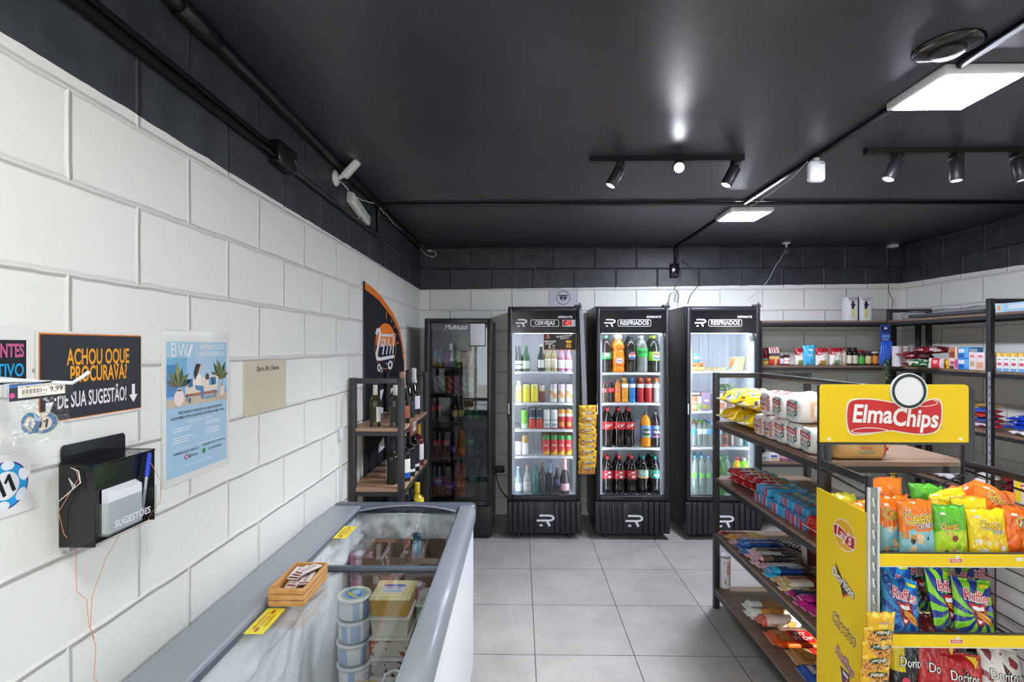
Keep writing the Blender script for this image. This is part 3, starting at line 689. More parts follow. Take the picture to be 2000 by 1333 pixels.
st = [(XL + .03, SY0 - .003, SZ0 + .171), (XL + .05, SY0 - .007, SZ0 + .165), (XL + .055, SY0 - .008, SZ0 + .14), (XL + .04, SY0 - .008, SZ0 + .128), (XL + .03, SY0 - .008, SZ0 + .15), (XL + .045, SY0 - .009, SZ0 + .132), (XL + .02, SY0 - .008, SZ0 + .11), (XL + .004, SY0 - .008, SZ0 + .098)]
pipe('cable_tie', st, .0011, 'white plastic tie knotted on the near side of the suggestion box', 'tie', 'plastic', '#eceeee', None, 5)

# feather flag standing behind the wine rack
FZ0, FZ1 = .35, 2.062
t = empty('feather_flag', (XL + .001, 3.20, 0), 'black feather flag with orange edge and shop logo behind the wine rack', 'flag')
ET = [(2.062, .0), (2.045, .16), (2.015, .36), (1.965, .56), (1.915, .72), (1.84, .87), (1.767, .97), (1.68, 1.05), (1.60, 1.10), (1.40, 1.14), (.2, 1.16)]
def edge(z):                                     # depth of the curved far edge above the straight near edge
    for (a, b_), (c, d) in zip(ET, ET[1:]):
        if z >= c: return b_ + (d - b_) * (a - z) / (a - c)
    return 1.16
def edgez(u):
    for (a, b_), (c, d) in zip(ET, ET[1:]):
        if u <= d: return a + (c - a) * (u - b_) / (d - b_)
    return .2
def flagpos(u, v, off=0):
    z = FZ0 + (FZ1 - FZ0) * v; return Vector((.004 + .002 * math.sin(u * edge(z) * 9) + off, u * edge(z), z))
def flagcol(u, v):
    z = FZ0 + (FZ1 - FZ0) * v; a = u * edge(z)
    return '#e8782a' if edgez(a) - z < .048 or edge(z) - a < (.06 if z > 1.55 else .025) else '#24272e'
f = B('cloth', '#24272e'); f.grid(60, 170, lambda u, v: flagpos(u, 1 - (1 - v) ** 1.5), lambda u, v: flagcol(u, 1 - (1 - v) ** 1.5))
f.build('banner', t)
f = B('black_metal'); f.tube([(.0075, -.010, 0), (.0075, -.010, FZ1), ], .006, 8); f.build('pole', t)
_fl = flat((.0075, .52, 1.672), (0, 1, 0), (0, 0, 1)); mp = lambda u, v, o=0: _fl(u * 1.72, v * .81, o * .6); f = B('cloth')
f.ring(0, -.03, .175, .007, mp, 0, '#d9752f', 40, .20)
f.poly([(.155 * math.cos(a), .02 + .165 * math.sin(a)) for a in [i * math.pi / 20 - .25 for i in range(24)]], mp, .001, col='#ee8128')
for a, r0, r1 in ((1.57, .20, .27), (1.15, .20, .235), (.78, .19, .25), (.4, .19, .21), (-.05, .18, .225)): f.stroke([(r0 * math.cos(a), .02 + r0 * math.sin(a)), (r1 * math.cos(a), .02 + r1 * math.sin(a))], .012, mp, .001, '#ee8128')
WH = '#e6e8ee'
f.stroke([(-.155, .075), (-.14, .115), (-.115, .12), (-.10, .09), (-.105, .05), (-.15, -.09), (-.14, -.125), (-.10, -.132), (.135, -.118)], .030, mp, .003, WH)
f.stroke([(-.08, .075), (.11, .08)], .022, mp, .003, WH); f.ring(.125, .078, .028, .014, mp, .0034, WH); f.stroke([(.122, .055), (.108, -.095)], .020, mp, .003, WH)
f.stroke([(-.055, .05), (-.085, -.02), (-.01, -.005)], .018, mp, .004, WH); f.stroke([(-.022, .05), (-.062, -.095)], .020, mp, .004, WH)
f.stroke([(.040, .055), (-.005, -.095)], .020, mp, .004, WH); f.stroke([(.014, -.01), (.062, -.01), (.072, -.03), (.05, -.095)], .020, mp, .004, WH)
f.ring(-.115, -.205, .026, .015, mp, .003, WH, rv=.034); f.ring(.062, -.195, .042, .022, mp, .003, WH)
for q in ((-.08, -.215), (-.065, -.235), (-.085, -.245), (.0, -.178)): f.disc(*q, .008, .009, mp, .003, WH, 10)
for q in (((-.1, -.40), (-.04, -.40), (-.1, -.52)), ((.02, -.42), (.14, -.41), (.03, -.50)), ((-.11, -.55), (-.05, -.56), (-.05, -.62), (-.12, -.63)), ((.03, -.56), (.12, -.56), (.12, -.62), (.03, -.62)), ((-.12, -.86), (-.04, -.82), (-.03, -.92), (-.12, -.93))): f.poly(q, mp, .002, col=WH)
f.build('logo', t)

b = B('plastic', '#d9dbdc'); yq = Yx(667, XL + .01); b.box((XL, yq - .008, .30), (XL + .010, yq + .008, 1.15), .002); b.box((XL, yq - .03, 1.14), (XL + .022, yq + .03, 1.21), .004)
b.build('cable_raceway', label='white cable duct with a small outlet low on the left wall before the wine rack', cat='cable duct')
# ================================================================ bottles, cans, packs
def smooth_prof(pts, n=4):
    out = []
    P = [pts[0]] + pts + [pts[-1]]
    for i in range(1, len(P) - 2):
        for k in range(n):
            t = k / n; q = []
            for d in (0, 1):
                a, b_, c, e = P[i - 1][d], P[i][d], P[i + 1][d], P[i + 2][d]
                q.append(.5 * (2 * b_ + (c - a) * t + (2 * a - 5 * b_ + 4 * c - e) * t * t + (3 * b_ - a - 3 * c + e) * t ** 3))
            out.append((max(q[0], 0), q[1]))
    return out + [pts[-1]]
PROF = {  # radius and height as shares of the widest radius and of the full height
    'pet': [(.0, .0), (.80, .0), (.97, .03), (1, .08), (.98, .16), (1, .30), (.95, .40), (1, .50), (1, .62), (.93, .72), (.70, .82), (.40, .90), (.27, .93), (.27, .945)],
    'coke': [(.0, .0), (.82, .0), (.97, .03), (.98, .12), (.88, .26), (.98, .40), (1, .50), (1, .62), (.92, .72), (.62, .83), (.34, .91), (.26, .935), (.26, .945)],
    'long': [(.0, .0), (.92, .0), (1, .02), (1, .50), (.92, .59), (.58, .70), (.44, .78), (.40, .96)],
    'wine': [(.0, .0), (.94, .0), (1, .02), (1, .60), (.93, .66), (.50, .74), (.40, .79), (.39, .99)],
    'champ': [(.0, .0), (.94, .0), (1, .02), (1, .40), (.90, .50), (.58, .66), (.40, .80), (.36, .98)],
    'sport': [(.0, .0), (.85, .0), (1, .03), (1, .10), (.92, .16), (1, .22), (1, .52), (.88, .58), (1, .64), (.96, .72), (.62, .82), (.52, .86), (.52, .885)],
    'jar': [(.0, .0), (.92, .0), (1, .04), (1, .78), (.90, .86), (.80, .88), (.80, .90)],
    'squat': [(.0, .0), (.86, .0), (1, .06), (1, .45), (.70, .60), (.36, .72), (.34, .93)],
}
CAPR = {'pet': (.30, .925, 1.0), 'coke': (.30, .925, 1.0), 'long': (.43, .95, 1.0), 'wine': (.43, .76, 1.0), 'champ': (.46, .68, 1.0), 'sport': (.60, .87, 1.0), 'jar': (.93, .87, 1.0), 'squat': (.40, .9, 1.0)}
def cylmap(r, a0=0.0):
    return lambda u, v, o=0: Vector(((r + o) * math.sin(u / r + a0), -(r + o) * math.cos(u / r + a0), v))
def bottle(name, prof, h, r, liq, cap, band=None, bcol='#fff', texts=(), liqmat='gloss', fill=None, capcol2=None, art=None, a0=0.0, n=18, extra=None):
    """root mesh = the bottle itself; cap and label are its parts"""
    P = smooth_prof([(a * r, b * h) for a, b in PROF[prof]], 3)
    f = B(liqmat, liq)
    if fill: f.lathe(P, n, col=lambda a, z: fill[1] if z > fill[0] * h else liq)
    else: f.lathe(P, n)
    o = f.build(name)
    k = CAPR[prof]; cr, z0, z1 = k[0] * r, k[1] * h, k[2] * h
    c = B('plastic', cap)
    if prof in ('wine', 'champ'): c.lathe([(cr * 1.02, z0), (cr, (z0 + z1) / 2), (cr * .98, z1 - .004), (cr * 1.02, z1 - .003), (cr * .9, z1)] if prof == 'wine' else [(cr * 1.32, z0), (cr * 1.0, z0 + .25 * (z1 - z0)), (cr * .9, z0 + .6 * (z1 - z0)), (cr * 1.05, z1 - .02), (cr * 1.02, z1 - .008), (cr * .7, z1)], 16, col=(lambda a, z: capcol2 if capcol2 and z < z0 + .12 * (z1 - z0) else cap))
    else: c.lathe([(cr, z0), (cr, z1 - .002), (cr * .85, z1)], 14)
    c.build('cap', o)
    if band:
        b0, b1 = band[0] * h, band[1] * h
        def rad(z):
            for (ra, za), (rb, zb) in zip(P, P[1:]):
                if za <= z <= zb and zb > za: return ra + (rb - ra) * (z - za) / (zb - za)
            return r
        rr = max(rad(b0 + (b1 - b0) * q / 4) for q in range(5)) + .0006
        l = B('paper' if prof in ('wine', 'champ', 'long', 'squat') else 'plastic', bcol)
        l.lathe([(rr - .0004, b0), (rr, b0 + .001), (rr, b1 - .001), (rr - .0004, b1)] if not art else [(rr, b0 + (b1 - b0) * q / 14) for q in range(15)], 40 if art else 24, col=art and (lambda a, z: art((a + math.pi) % (2 * math.pi) - math.pi, (z - b0) / (b1 - b0))), caps=False)
        mp = cylmap(rr, a0)
        for t_ in texts:
            s_, sz, vv, col = t_[:4]; kw = t_[4] if len(t_) > 4 else {}
            l.text(s_, sz, mp, kw.pop('u', 0) if 'u' in kw else 0, b0 + (b1 - b0) * vv, .0005, col, **kw)
        if extra: extra(l, mp, b0, b1)
        l.build('label', o)
    return o
def can(name, h, r, art, texts=(), lid='#c9ccd2', extra=None):
    """drinks can: painted wall, metal lid part"""
    P = [(0, .003), (r * .78, .003), (r * .82, 0), (r * .86, .001), (r, .010)] + [(r, .010 + (h - .024) * q / 12) for q in range(1, 13)] + [(r * .97, h - .010), (r * .86, h - .003)]
    f = B('plastic', '#c9ccd2')
    f.lathe(P, 20, col=lambda a, z: art((a + math.pi) % (2 * math.pi) - math.pi, z / h), caps=False)
    mp = cylmap(r)
    for t_ in texts: f.text(t_[0], t_[1], mp, 0, h * t_[2], .0005, t_[3], **(t_[4] if len(t_) > 4 else {}))
    if extra: extra(f, mp)
    o = f.build(name)
    l = B('metal', lid); l.lathe([(r * .86, h - .003), (r * .87, h), (r * .80, h), (r * .78, h - .004), (0, h - .004)], 20, caps=False); l.box((-.006, -.010, h - .004), (.006, .008, h - .0025), .001); l.build('lid', o)
    return o
def bands(*cs):
    """colour stripes over height: (upto, colour) pairs"""
    def f(a, z):
        for q, c in cs:
            if z <= q: return c
        return cs[-1][1]
    return f
def place(proto, name_group, base, pxs, y, z, where, rows=1, dy=.07, cat='bottle', jit=0.0, first_taken=None):
    """stand copies of proto at the columns pxs of depth y, with rows behind them; every copy gets its own label"""
    n = len(pxs); used = False
    for rI in range(rows):
        for i, px in enumerate(pxs):
            x = X(px, y)
            loc = (x + RN.uniform(-jit, jit), y + rI * dy, z); rz = (0, 0, -.1 + RN.uniform(-.25, .25) if rI else -math.atan2(x, y) * -1 * 0 + RN.uniform(-.06, .06))
            lab = base
            if rI: lab += ', ' + (nth(i, n) + ' in ' if n > 1 else '') + ('second row' if rI == 1 else ORD[rI] + ' row')
            elif n > 1: lab += ', ' + nth(i, n)
            lab += ', ' + where
            if not used:
                proto.location = loc; proto.rotation_euler = rz; tag(proto, lab, cat, name_group); used = True
            else: dup(proto, loc, rz, lab, name_group)
    return proto

# ---------------------------------------------------------------- the upright fridges
def r_logo(f, mp, s, col='#e8eaee'):
    f.c(col)
    arc = [(.5 + .5 * math.sin(a) * 1.0, .25 + .25 * math.cos(a)) for a in [i * math.pi / 8 for i in range(9)]]
    f.stroke([(q[0] * s, q[1] * s) for q in [(-.42, .5)] + arc + [(-.7, 0)]], .20 * s, mp, .001)
    f.stroke([(.34 * s, -.02 * s), (.62 * s, -.58 * s)], .24 * s, mp, .0014)
    f.rect(-.42 * s, -.58 * s, -.10 * s, -.38 * s, mp, .001)
def frame_outline(f, u0, v0, u1, v1, w, mp, off, col, rr=.012):
    pts = []
    for cx, cy, a0 in ((u1 - rr, v1 - rr, 0), (u0 + rr, v1 - rr, 90), (u0 + rr, v0 + rr, 180), (u1 - rr, v0 + rr, 270)):
        for k in range(5):
            a = math.radians(a0 + k * 22.5); pts.append((cx + rr * math.cos(a), cy + rr * math.sin(a)))
    f.stroke(pts + pts[:2], w, mp, off, col)
FW, FD = .622, .62
def fridge(x, y, label, word, shelves, digits=False, lit=True):
    t = empty('drinks_fridge', (x, y, 0), label, 'fridge', 'glass door drinks fridges')
    h = FW / 2; H = 2.0
    f = B('fridge_black'); f.box((-h, .055, .06), (-h + .018, FD, H)); f.box((h - .018, .055, .06), (h, FD, H)); f.box((-h + .018, .055, H - .03), (h - .018, FD, H)); f.box((-h + .018, FD - .02, .06), (h - .018, FD, H - .03)); f.box((-h + .018, .06, .06), (h - .018, FD - .02, .325)); f.build('cabinet', t)
    i = h - .045
    f = B('liner'); f.box((-i - .02, .058, .335), (-i, FD - .05, 1.93)); f.box((i, .058, .335), (i + .02, FD - .05, 1.93)); f.box((-i, FD - .07, .335), (i, FD - .05, 1.93)); f.box((-i, .058, .33), (i, FD - .07, .35)); f.box((-i, .09, 1.80), (i, FD - .07, 1.93))
    for q in (-.09, .0, .09): f.box((q - .018, FD - .078, .36), (q + .018, FD - .07, 1.79), .004)
    for s_ in (-1, 1):
        for k in range(20): f.box((s_ * i - .006 if s_ > 0 else -i, .10, .42 + k * .066), (s_ * i if s_ > 0 else -i + .006, .13, .432 + k * .066))
    f.build('liner', t)
    f = B('fridge_black'); f.box((-h, 0, .335), (-h + .034, .05, 1.985), .008); f.box((h - .034, 0, .335), (h, .05, 1.985), .008); f.box((-h + .034, .002, .335), (h - .034, .05, .376), .006); f.box((-h + .034, .002, 1.955), (h - .034, .05, 1.985), .006); fr = f.build('door_frame', t)
    f = B('black_gloss', '#16171b'); f.box((-h + .034, .006, 1.767), (h - .034, .045, 1.956)); mp = front(0, .0058, 1.86); f.m('plastic', '#e6e8ec')
    r_logo(f, front(-.205, .0058, 1.855), .055); f.text('REFRIMATE', .026, front(.18, .0058, 1.905), 0, 0, .001, '#dfe1e5', .02, .95)
    frame_outline(f, -.125 if not digits else -.115, -.034, .125 if digits else .155, .022, .004, mp, .001, '#e3e5e9')
    if digits: f.text(word, .046, mp, .005, -.006, .001, '#eff0f2', .02, .88)
    else: f.text(word, .050, mp, .015, -.006, .001, '#eff0f2', .024, .88)
    f.build('header_panel', t)
    if digits:
        f = B('plastic', '#b9bcc2'); f.rect(.155, -.036, .268, .022, mp, .002, th=.002); f.rect(.16, -.028, .235, .018, mp, .0026, '#7d2a2c'); f.m('red_digit'); f.text('42', .052, mp, .205, -.008, .0032, '#ff4a3c', .02, .9); f.disc(.166, .010, .004, .003, mp, .0032); f.build('temperature_display', t)
    f = B('glass'); f.box((-h + .030, .020, .372), (h - .030, .026, 1.77)); f.build('door_glass', t)
    f = B('fridge_black'); f.box((-h - .004, -.012, 1.03), (-h + .016, .004, 1.24), .005); hd = f.build('handle', t)
    f = B('plastic', '#e9ebee'); f.box((-h + .004, -.0145, 1.075), (-h + .012, -.012, 1.165)); f.build('handle_strip', hd)
    if lit:
        f = B('led_light'); f.box((-.25, .065, 1.765), (.25, .085, 1.775)); f.build('light_strip', t)
        for s_ in (-1, 1):
            f = B('led_light'); f.box((s_ * (i - .008) - .005, .074, .40), (s_ * (i - .008) + .005, .080, 1.74)); st = f.build('light_strip', t)
            f = B('liner'); f.box((s_ * (i - .008) - .009, .066, .39), (s_ * (i - .008) + .009, .072, 1.75)); f.build('strip_cover', st)
    for z in shelves:
        f = B('white_wire'); yb = FD - .09
        f.box((-i + .008, .095, z - .020), (i - .008, .101, z), .001)
        for k in range(15): q = -i + .02 + k * (2 * i - .04) / 14; f.tube([(q, .10, z - .004), (q, yb, z - .004)], .0026, 5)
        for q in (.2, .36, yb): f.tube([(-i + .01, q, z - .009), (i - .01, q, z - .009)], .003, 5)
        f.build('shelf', t)
    # ribbed kick panel, feet
    f = B('fridge_black'); g = h + .008; f.box((-g, .012, .05), (g, .06, .325), .004)
    xs = [-.295, -.250, -.203, -.156, -.109]
    for q in xs: f.box((q - .019, -.006, .055), (q + .019, .012, .320), .004); f.box((-q - .019, -.006, .055), (-q + .019, .012, .320), .004)
    f.box((-.083, -.004, .055), (.083, .012, .320), .004)
    for zz in (.12, .155, .19, .27): f.box((-g, -.0075, zz), (-.09, -.005, zz + .003)); f.box((.09, -.0075, zz), (g, -.0075 + .0025, zz + .003))
    gr = f.build('grille', t)
    f = B('plastic', '#e8eaee'); r_logo(f, front(-.005, -.0042, .165), .085); f.build('logo', gr)
    for a in (-.22, .22):
        for c_ in (.08, FD - .08):
            f = B('black_metal'); f.lathe([(.02, 0), (.022, .01), (.012, .02), (.012, .06)], 12); f.build('foot', t, (a, c_, 0))
    f = B('black_metal'); f.box((h - .05, .01, H - .012), (h + .01, .06, H + .012), .004); f.tube([(h - .005, .03, H + .008), (h - .005, .03, H + .030)], .008, 8); f.build('hinge', t)
    return t
FY = 4.385
F2X = (X(992, FY) + X(1134, FY)) / 2; F3X = (X(1163.5, FY) + X(1308.5, FY)) / 2; F4X = (X(1340, FY) + X(1487, FY)) / 2
S2 = (1.434, 1.16, .927, .694); S3 = (1.425, 1.16, .770); S4 = (1.44, 1.09, .775)
fridge(F2X, FY, 'black glass door fridge headed CERVEJAS with a red digital display', 'CERVEJAS', S2, True)
fridge(F3X, FY, 'black glass door fridge headed RESFRIADOS, full of soda, in the middle', 'RESFRIADOS', S3)
fridge(F4X, FY, 'black glass door fridge headed RESFRIADOS behind the bread shelf', 'RESFRIADOS', S4)

# the older dark fridge at the left
F1X0, F1X1 = X(829, FY), X(961, FY); h1 = (F1X1 - F1X0) / 2
t = empty('drinks_fridge', ((F1X0 + F1X1) / 2, FY, 0), 'unlit dark glass door fridge lettered Multiuso in the left corner', 'fridge', 'glass door drinks fridges')
f = B('fridge_black'); f.box((-h1, .055, .06), (-h1 + .03, .62, 1.88)); f.box((h1 - .03, .055, .06), (h1, .62, 1.88)); f.box((-h1 + .03, .055, 1.84), (h1 - .03, .62, 1.88)); f.box((-h1 + .03, .055, .06), (h1 - .03, .60, .30)); f.box((-h1 + .03, .60, .06), (h1 - .03, .62, 1.84)); f.build('cabinet', t)
f = B('plastic', '#777b80'); f.box((-h1 + .031, .07, .30), (-h1 + .036, .59, 1.83)); f.box((h1 - .036, .07, .30), (h1 - .031, .59, 1.83)); f.box((-h1 + .036, .585, .30), (h1 - .036, .59, 1.83)); f.build('liner', t)
f = B('fridge_black'); f.box((-h1, 0, .285), (-h1 + .042, .05, 1.895), .008); f.box((h1 - .042, 0, .285), (h1, .05, 1.895), .008); f.box((-h1 + .04, .002, .285), (h1 - .04, .05, .322), .006); f.box((-h1 + .04, .002, 1.855), (h1 - .04, .05, 1.895), .006); f.build('door_frame', t)
f = B('smoked_glass'); f.box((-h1 + .038, .020, .318), (h1 - .038, .026, 1.858)); g = f.build('door_glass', t)
f = B('plastic', '#eef0f4'); f.text('Multiuso', .060, front(-.026, .0195, 1.82), 0, 0, .001, '#eef0f4', .012, .95, .35); f.build('lettering', g)
f = B('plastic', '#5b5d66'); f.rect(-h1 + .04, 1.775, h1 - .16, 1.856, flat((0, .0275, 0), (1, 0, 0), (0, 0, 1)), 0, th=.001); f.build('header_strip', g)
f = B('black_gloss'); f.box((.094, .012, 1.655), (.234, .019, 1.856), .003); f.m('paper', '#d6d9de'); f.box((.100, .0095, 1.662), (.229, .0118, 1.850), .002); f.build('notice', t)
S1 = (1.47, 1.24, 1.0, .68)
for z in S1:
    f = B('black_metal'); f.box((-h1 + .04, .075, z - .016), (h1 - .04, .081, z), .001)
    for k in range(14): q = -h1 + .05 + k * (2 * h1 - .1) / 13; f.tube([(q, .08, z - .004), (q, .55, z - .004)], .0026, 5)
    f.tube([(-h1 + .04, .3, z - .009), (h1 - .04, .3, z - .009)], .003, 5); f.tube([(-h1 + .04, .55, z - .009), (h1 - .04, .55, z - .009)], .003, 5)
    f.build('shelf', t)
f = B('fridge_black'); f.box((-h1, .01, .02), (h1, .055, .28), .006); f.box((h1 - .2, .0, .03), (h1 - .01, .012, .27), .012)
for k in range(6): f.box((-.05, .002, .06 + k * .032), (.07, .012, .078 + k * .032), .003)
f.build('grille', t)
for a in (-.2, .2): f = B('black_metal'); f.lathe([(.02, 0), (.022, .01), (.012, .03)], 12); f.build('foot', t, (a, .3, 0))
f = B('black_metal'); f.box((h1 - .05, .0, .268), (h1 + .006, .05, .284), .003); f.build('hinge', t)
# price card in the beer fridge door
yy = FY + .018; u0, u1 = X(1062, yy), X(1125, yy); z0, z1 = Z(1090, 684, yy), Z(1090, 652, yy)
t = front((u0 + u1) / 2, yy, (z0 + z1) / 2); w, h = (u1 - u0) / 2, (z1 - z0) / 2
b = B('paper', '#e8743a'); b.rect(-w, -h, w, h, t, 0, th=.0015); b.rect(-w + .003, -h + .003, w - .003, h - .003, t, .0006, '#33312f')
b.text('PROMOÇÃO DO', .020, t, .035, h - .022, .0012, '#f1f0ee', .01, .9, .3, .12); b.text('MERCADO', .018, t, .04, h - .040, .0012, '#f1f0ee', .01, .9, .3, .12)
b.text('OPEN', .017, t, -w + .036, h - .036, .0012, '#e7b7b0', .01, .9); b.disc(-w + .036, h - .018, .011, .010, t, .0012, '#e2736a', 14)
b.text('AMENDOIM', .024, t, -w + .052, .002, .0012, '#f4f3f1', .012, .78, .2); b.text('JAPONÊS', .022, t, -w + .046, -.018, .0012, '#f4f3f1', .012, .78, .2)
b.text('5', .045, t, -w + .05, -h + .026, .0012, '#f6f5f3', .02, .9); b.text(',49', .022, t, -w + .085, -h + .034, .0012, '#f6f5f3', .012, .9); b.rect(-w + .066, -h + .012, -w + .1, -h + .017, t, .0012, '#d8d6d2')
b.poly([(.05, .012), (.10, .012), (.094, -.018), (.096, -.05), (.054, -.05), (.056, -.018)][::-1], t, .0012, col='#d8a53a'); b.rect(.056, -.022, .094, -.012, t, .0016, '#3c352c'); b.disc(.075, -.036, .014, .008, t, .0016, '#b85a2c', 14)
b.build('price_poster', label='dark promotional price card with orange edge on the CERVEJAS fridge door', cat='price card')
# ================================================================ what stands in the fridges
YI = FY + .165
def hfrom(px, ptop, pbot, y): return Z(px, ptop, y) - Z(px, pbot, y)
G1, G2, G3, G4 = 'drinks in the dark fridge', 'drinks in the beer fridge', 'drinks in the middle fridge', 'goods in the right fridge'
W1 = ['dark fridge ' + q + ' shelf' for q in ('top', 'second', 'third', 'fourth')] + ['dark fridge floor']
W2 = ['beer fridge ' + q + ' shelf' for q in ('top', 'second', 'third', 'fourth')] + ['beer fridge floor']
W3 = ['middle fridge ' + q + ' shelf' for q in ('top', 'second', 'third')] + ['middle fridge floor']
W4 = ['right fridge ' + q + ' shelf' for q in ('top', 'second', 'third')] + ['right fridge floor']
def cn(name, base, pxs, y, z, where, g, h, r, art, texts=(), rows=1, lid='#c9ccd2', extra=None, dy=None):
    place(can(name, h, r, art, texts, lid, extra), g, base, pxs, y, z, where, rows, dy or 2 * r + .004, 'can')
def bt(name, base, pxs, y, z, where, g, *a, rows=1, dy=None, **k):
    place(bottle(name, *a, **k), g, base, pxs, y, z, where, rows, dy or 2 * a[2] + .006, 'bottle')
# ---- dark fridge
z1 = S1
z = z1[0]
for px, nm, c1, c2 in ((850, 'cyan and orange', '#3fb6c8', '#e39a4a'), (861, 'blue striped', '#5568b8', '#d8c27a'), (872.5, 'pink', '#d79ac0', '#e2b4d0'), (884, 'pale lilac', '#c3c0de', '#aeb2d8'), (894, 'bright green', '#76c83a', '#57a62c'), (905, 'coral pink', '#e2a08a', '#cf6f58'), (917.5, 'tan gold', '#cdb27c', '#b7965a'), (929, 'pale blue', '#aab0dc', '#7d86c4')):
    cn('drink_can', nm + ' slim can', [px], YI, z, W1[0], G1, .148, .026, (lambda c1, c2: lambda a, q: c1 if (q + .25 * math.sin(a * 2)) > .42 else c2)(c1, c2), rows=2)
z = z1[1]
for px, nm, c1, c2 in ((852, 'silver', '#b9bdbb', '#8e938f'), (866, 'silver green', '#b4bfae', '#6f8a62'), (878, 'red', '#c9443a', '#e0a58e'), (892, 'purple pink', '#a9809c', '#d8aab8'), (906, 'grey white', '#c3c6c6', '#8f9494'), (920, 'mint green', '#7fc2aa', '#a6d8c4')):
    cn('drink_can', nm + ' can', [px], YI, z, W1[1], G1, .152, .029, (lambda c1, c2: lambda a, q: c1 if (q * 5 + a) % 2 > .7 else c2)(c1, c2), rows=2)
z = z1[2]
bt('soda_bottle', 'red labelled small cola bottle', [844, 857], YI, z, W1[2], G1, 'coke', .20, .030, '#3a1210', '#b5202a', (.42, .66), '#b9202c')
bt('beer_bottle', 'dark beer bottle with coloured label', [889, 900], YI, z, W1[2], G1, 'long', .215, .030, '#15100c', '#2a2622', (.12, .44), '#c8c05a', art=lambda a, q: '#d8cf6a' if .15 < q < .85 else '#b05a6a')
cn('beer_can', 'green beer can with red star band', [918, 931, 944], YI, z, W1[2], G1, .122, .031, bands((.25, '#2f8a4a'), (.35, '#e4e6e0'), (.62, '#2f8a4a'), (.7, '#c03a2c'), (1, '#2f8a4a')))
z = z1[3]
bt('soda_bottle', 'small cola bottle with red label', [852, 869], YI, z, W1[3], G1, 'coke', .225, .033, '#1c0a08', '#b5202a', (.42, .64), '#b92028', (('Cola', .016, .5, '#f0e6e4'),))
bt('soda_bottle', 'small grape soda bottle', [885], YI, z, W1[3], G1, 'pet', .225, .033, '#20101c', '#4a2a58', (.16, .40), '#6a2c98', (('Fanta', .019, .5, '#e9e2f0', {'bold': .01}),))
bt('soda_bottle', 'small orange soda bottle', [901.5], YI, z, W1[3], G1, 'sport', .235, .035, '#a8562a', '#c46a2c', (.10, .30), '#d0662a', (('Fanta', .019, .5, '#f2ece6', {'bold': .01}),))
bt('soda_bottle', 'small clear lime soda bottle with green cap', [918.5], YI, z, W1[3], G1, 'pet', .235, .034, '#7fa090', '#3f9a58', (.46, .66), '#3aa25a', (('Sprite', .016, .5, '#e8f2ea'),), liqmat='clear')
bt('soda_bottle', 'small dark cola bottle with blue label', [934, 946], YI, z, W1[3], G1, 'pet', .22, .033, '#181214', '#2a2c44', (.30, .52), '#30384e', (('pepsi', .014, .5, '#d8d2d2'),))
z = .318
def pepsi_globe(l, mp, b0, b1):
    c = (b0 + b1) / 2; r = (b1 - b0) * .42; l.fill(oval(0, c, r, r), mp, .0006, '#eef0f2')
    l.fill([(r * .93 * math.cos(a), c + r * .93 * math.sin(a)) for a in [.3 + i * (math.pi - .6) / 10 for i in range(11)]], mp, .001, '#d8383a')
    l.fill([(r * .93 * math.cos(a), c + r * .93 * math.sin(a)) for a in [math.pi + .3 + i * (math.pi - .6) / 10 for i in range(11)]], mp, .001, '#2a4fa8')
    l.text('pepsi', r * .62, mp, 0, c, .0014, '#22232c', .02)
bt('soda_bottle', 'large cola bottle with round blue and red emblem', [856], YI, z, W1[4], G1, 'pet', .33, .052, '#140d10', '#2b2d3a', (.34, .56), '#23449a', extra=pepsi_globe)
bt('soda_bottle', 'large grape soda bottle', [879], YI, z, W1[4], G1, 'pet', .335, .052, '#1c0f18', '#3a2a48', (.20, .42), '#66289a', (('Fanta', .034, .5, '#ece6f2', {'bold': .012}),))
bt('soda_bottle', 'large orange soda bottle', [900.5], YI, z, W1[4], G1, 'sport', .36, .054, '#a85a2c', '#5a4a78', (.20, .42), '#d5642a', (('Fanta', .034, .5, '#f4ece6', {'bold': .012}),))
bt('soda_bottle', 'large clear green soda bottle', [922, 943], YI, z, W1[4], G1, 'pet', .33, .05, '#46625a', '#2f6a58', (.42, .60), '#50786a', (('Ice', .03, .5, '#dce8e2'),), liqmat='clear')
# ---- beer fridge
z = S2[0]
bt('beer_bottle', 'dark green beer bottle', [1006, 1014], YI, z, W2[0], G2, 'long', .225, .031, '#12261c', '#2a3c34', (.10, .42), '#dfe4e0', art=lambda a, q: '#1f3a2c' if .4 < q < .6 else '#c9d2cc', rows=2)
bt('beer_bottle', 'lighter green beer bottle', [1027.5], YI, z, W2[0], G2, 'long', .232, .031, '#2f5c34', '#5a8c4a', (.10, .40), '#c7d6c6', rows=2)
bt('beer_bottle', 'dark bottle with cream neck foil', [1057], YI, z, W2[0], G2, 'long', .232, .031, '#1a2420', '#e3d8b8', (.14, .44), '#dde2da', art=lambda a, q: '#e3e6dd' if abs(a) < 1.1 else '#1a2420')
bt('beer_bottle', 'clear beer bottle with cream label', [1069.5, 1081.5], YI, z, W2[0], G2, 'long', .225, .030, '#a39c72', '#d8c79c', (.14, .50), '#e6e0cc', (('Corona', .014, .72, '#8a7a4a'),), rows=2)
bt('drink_bottle', 'clear bottle with pink label', [1096.5, 1110.5], YI, z, W2[0], G2, 'long', .23, .031, '#b98aa0', '#c84a5e', (.08, .48), '#eef0f2', art=lambda a, q: '#c42c50' if q < .1 or q > .92 else '#eceef2', rows=2)
z = S2[1]
YW = lambda c, t: (lambda a, q: c if q < .82 else t)
bt('drink_bottle', 'pale lemon bottle', [1013], YI, z, W2[1], G2, 'sport', .19, .028, '#e7dfae', '#e3e2d6', (.10, .55), '#e5d56a')
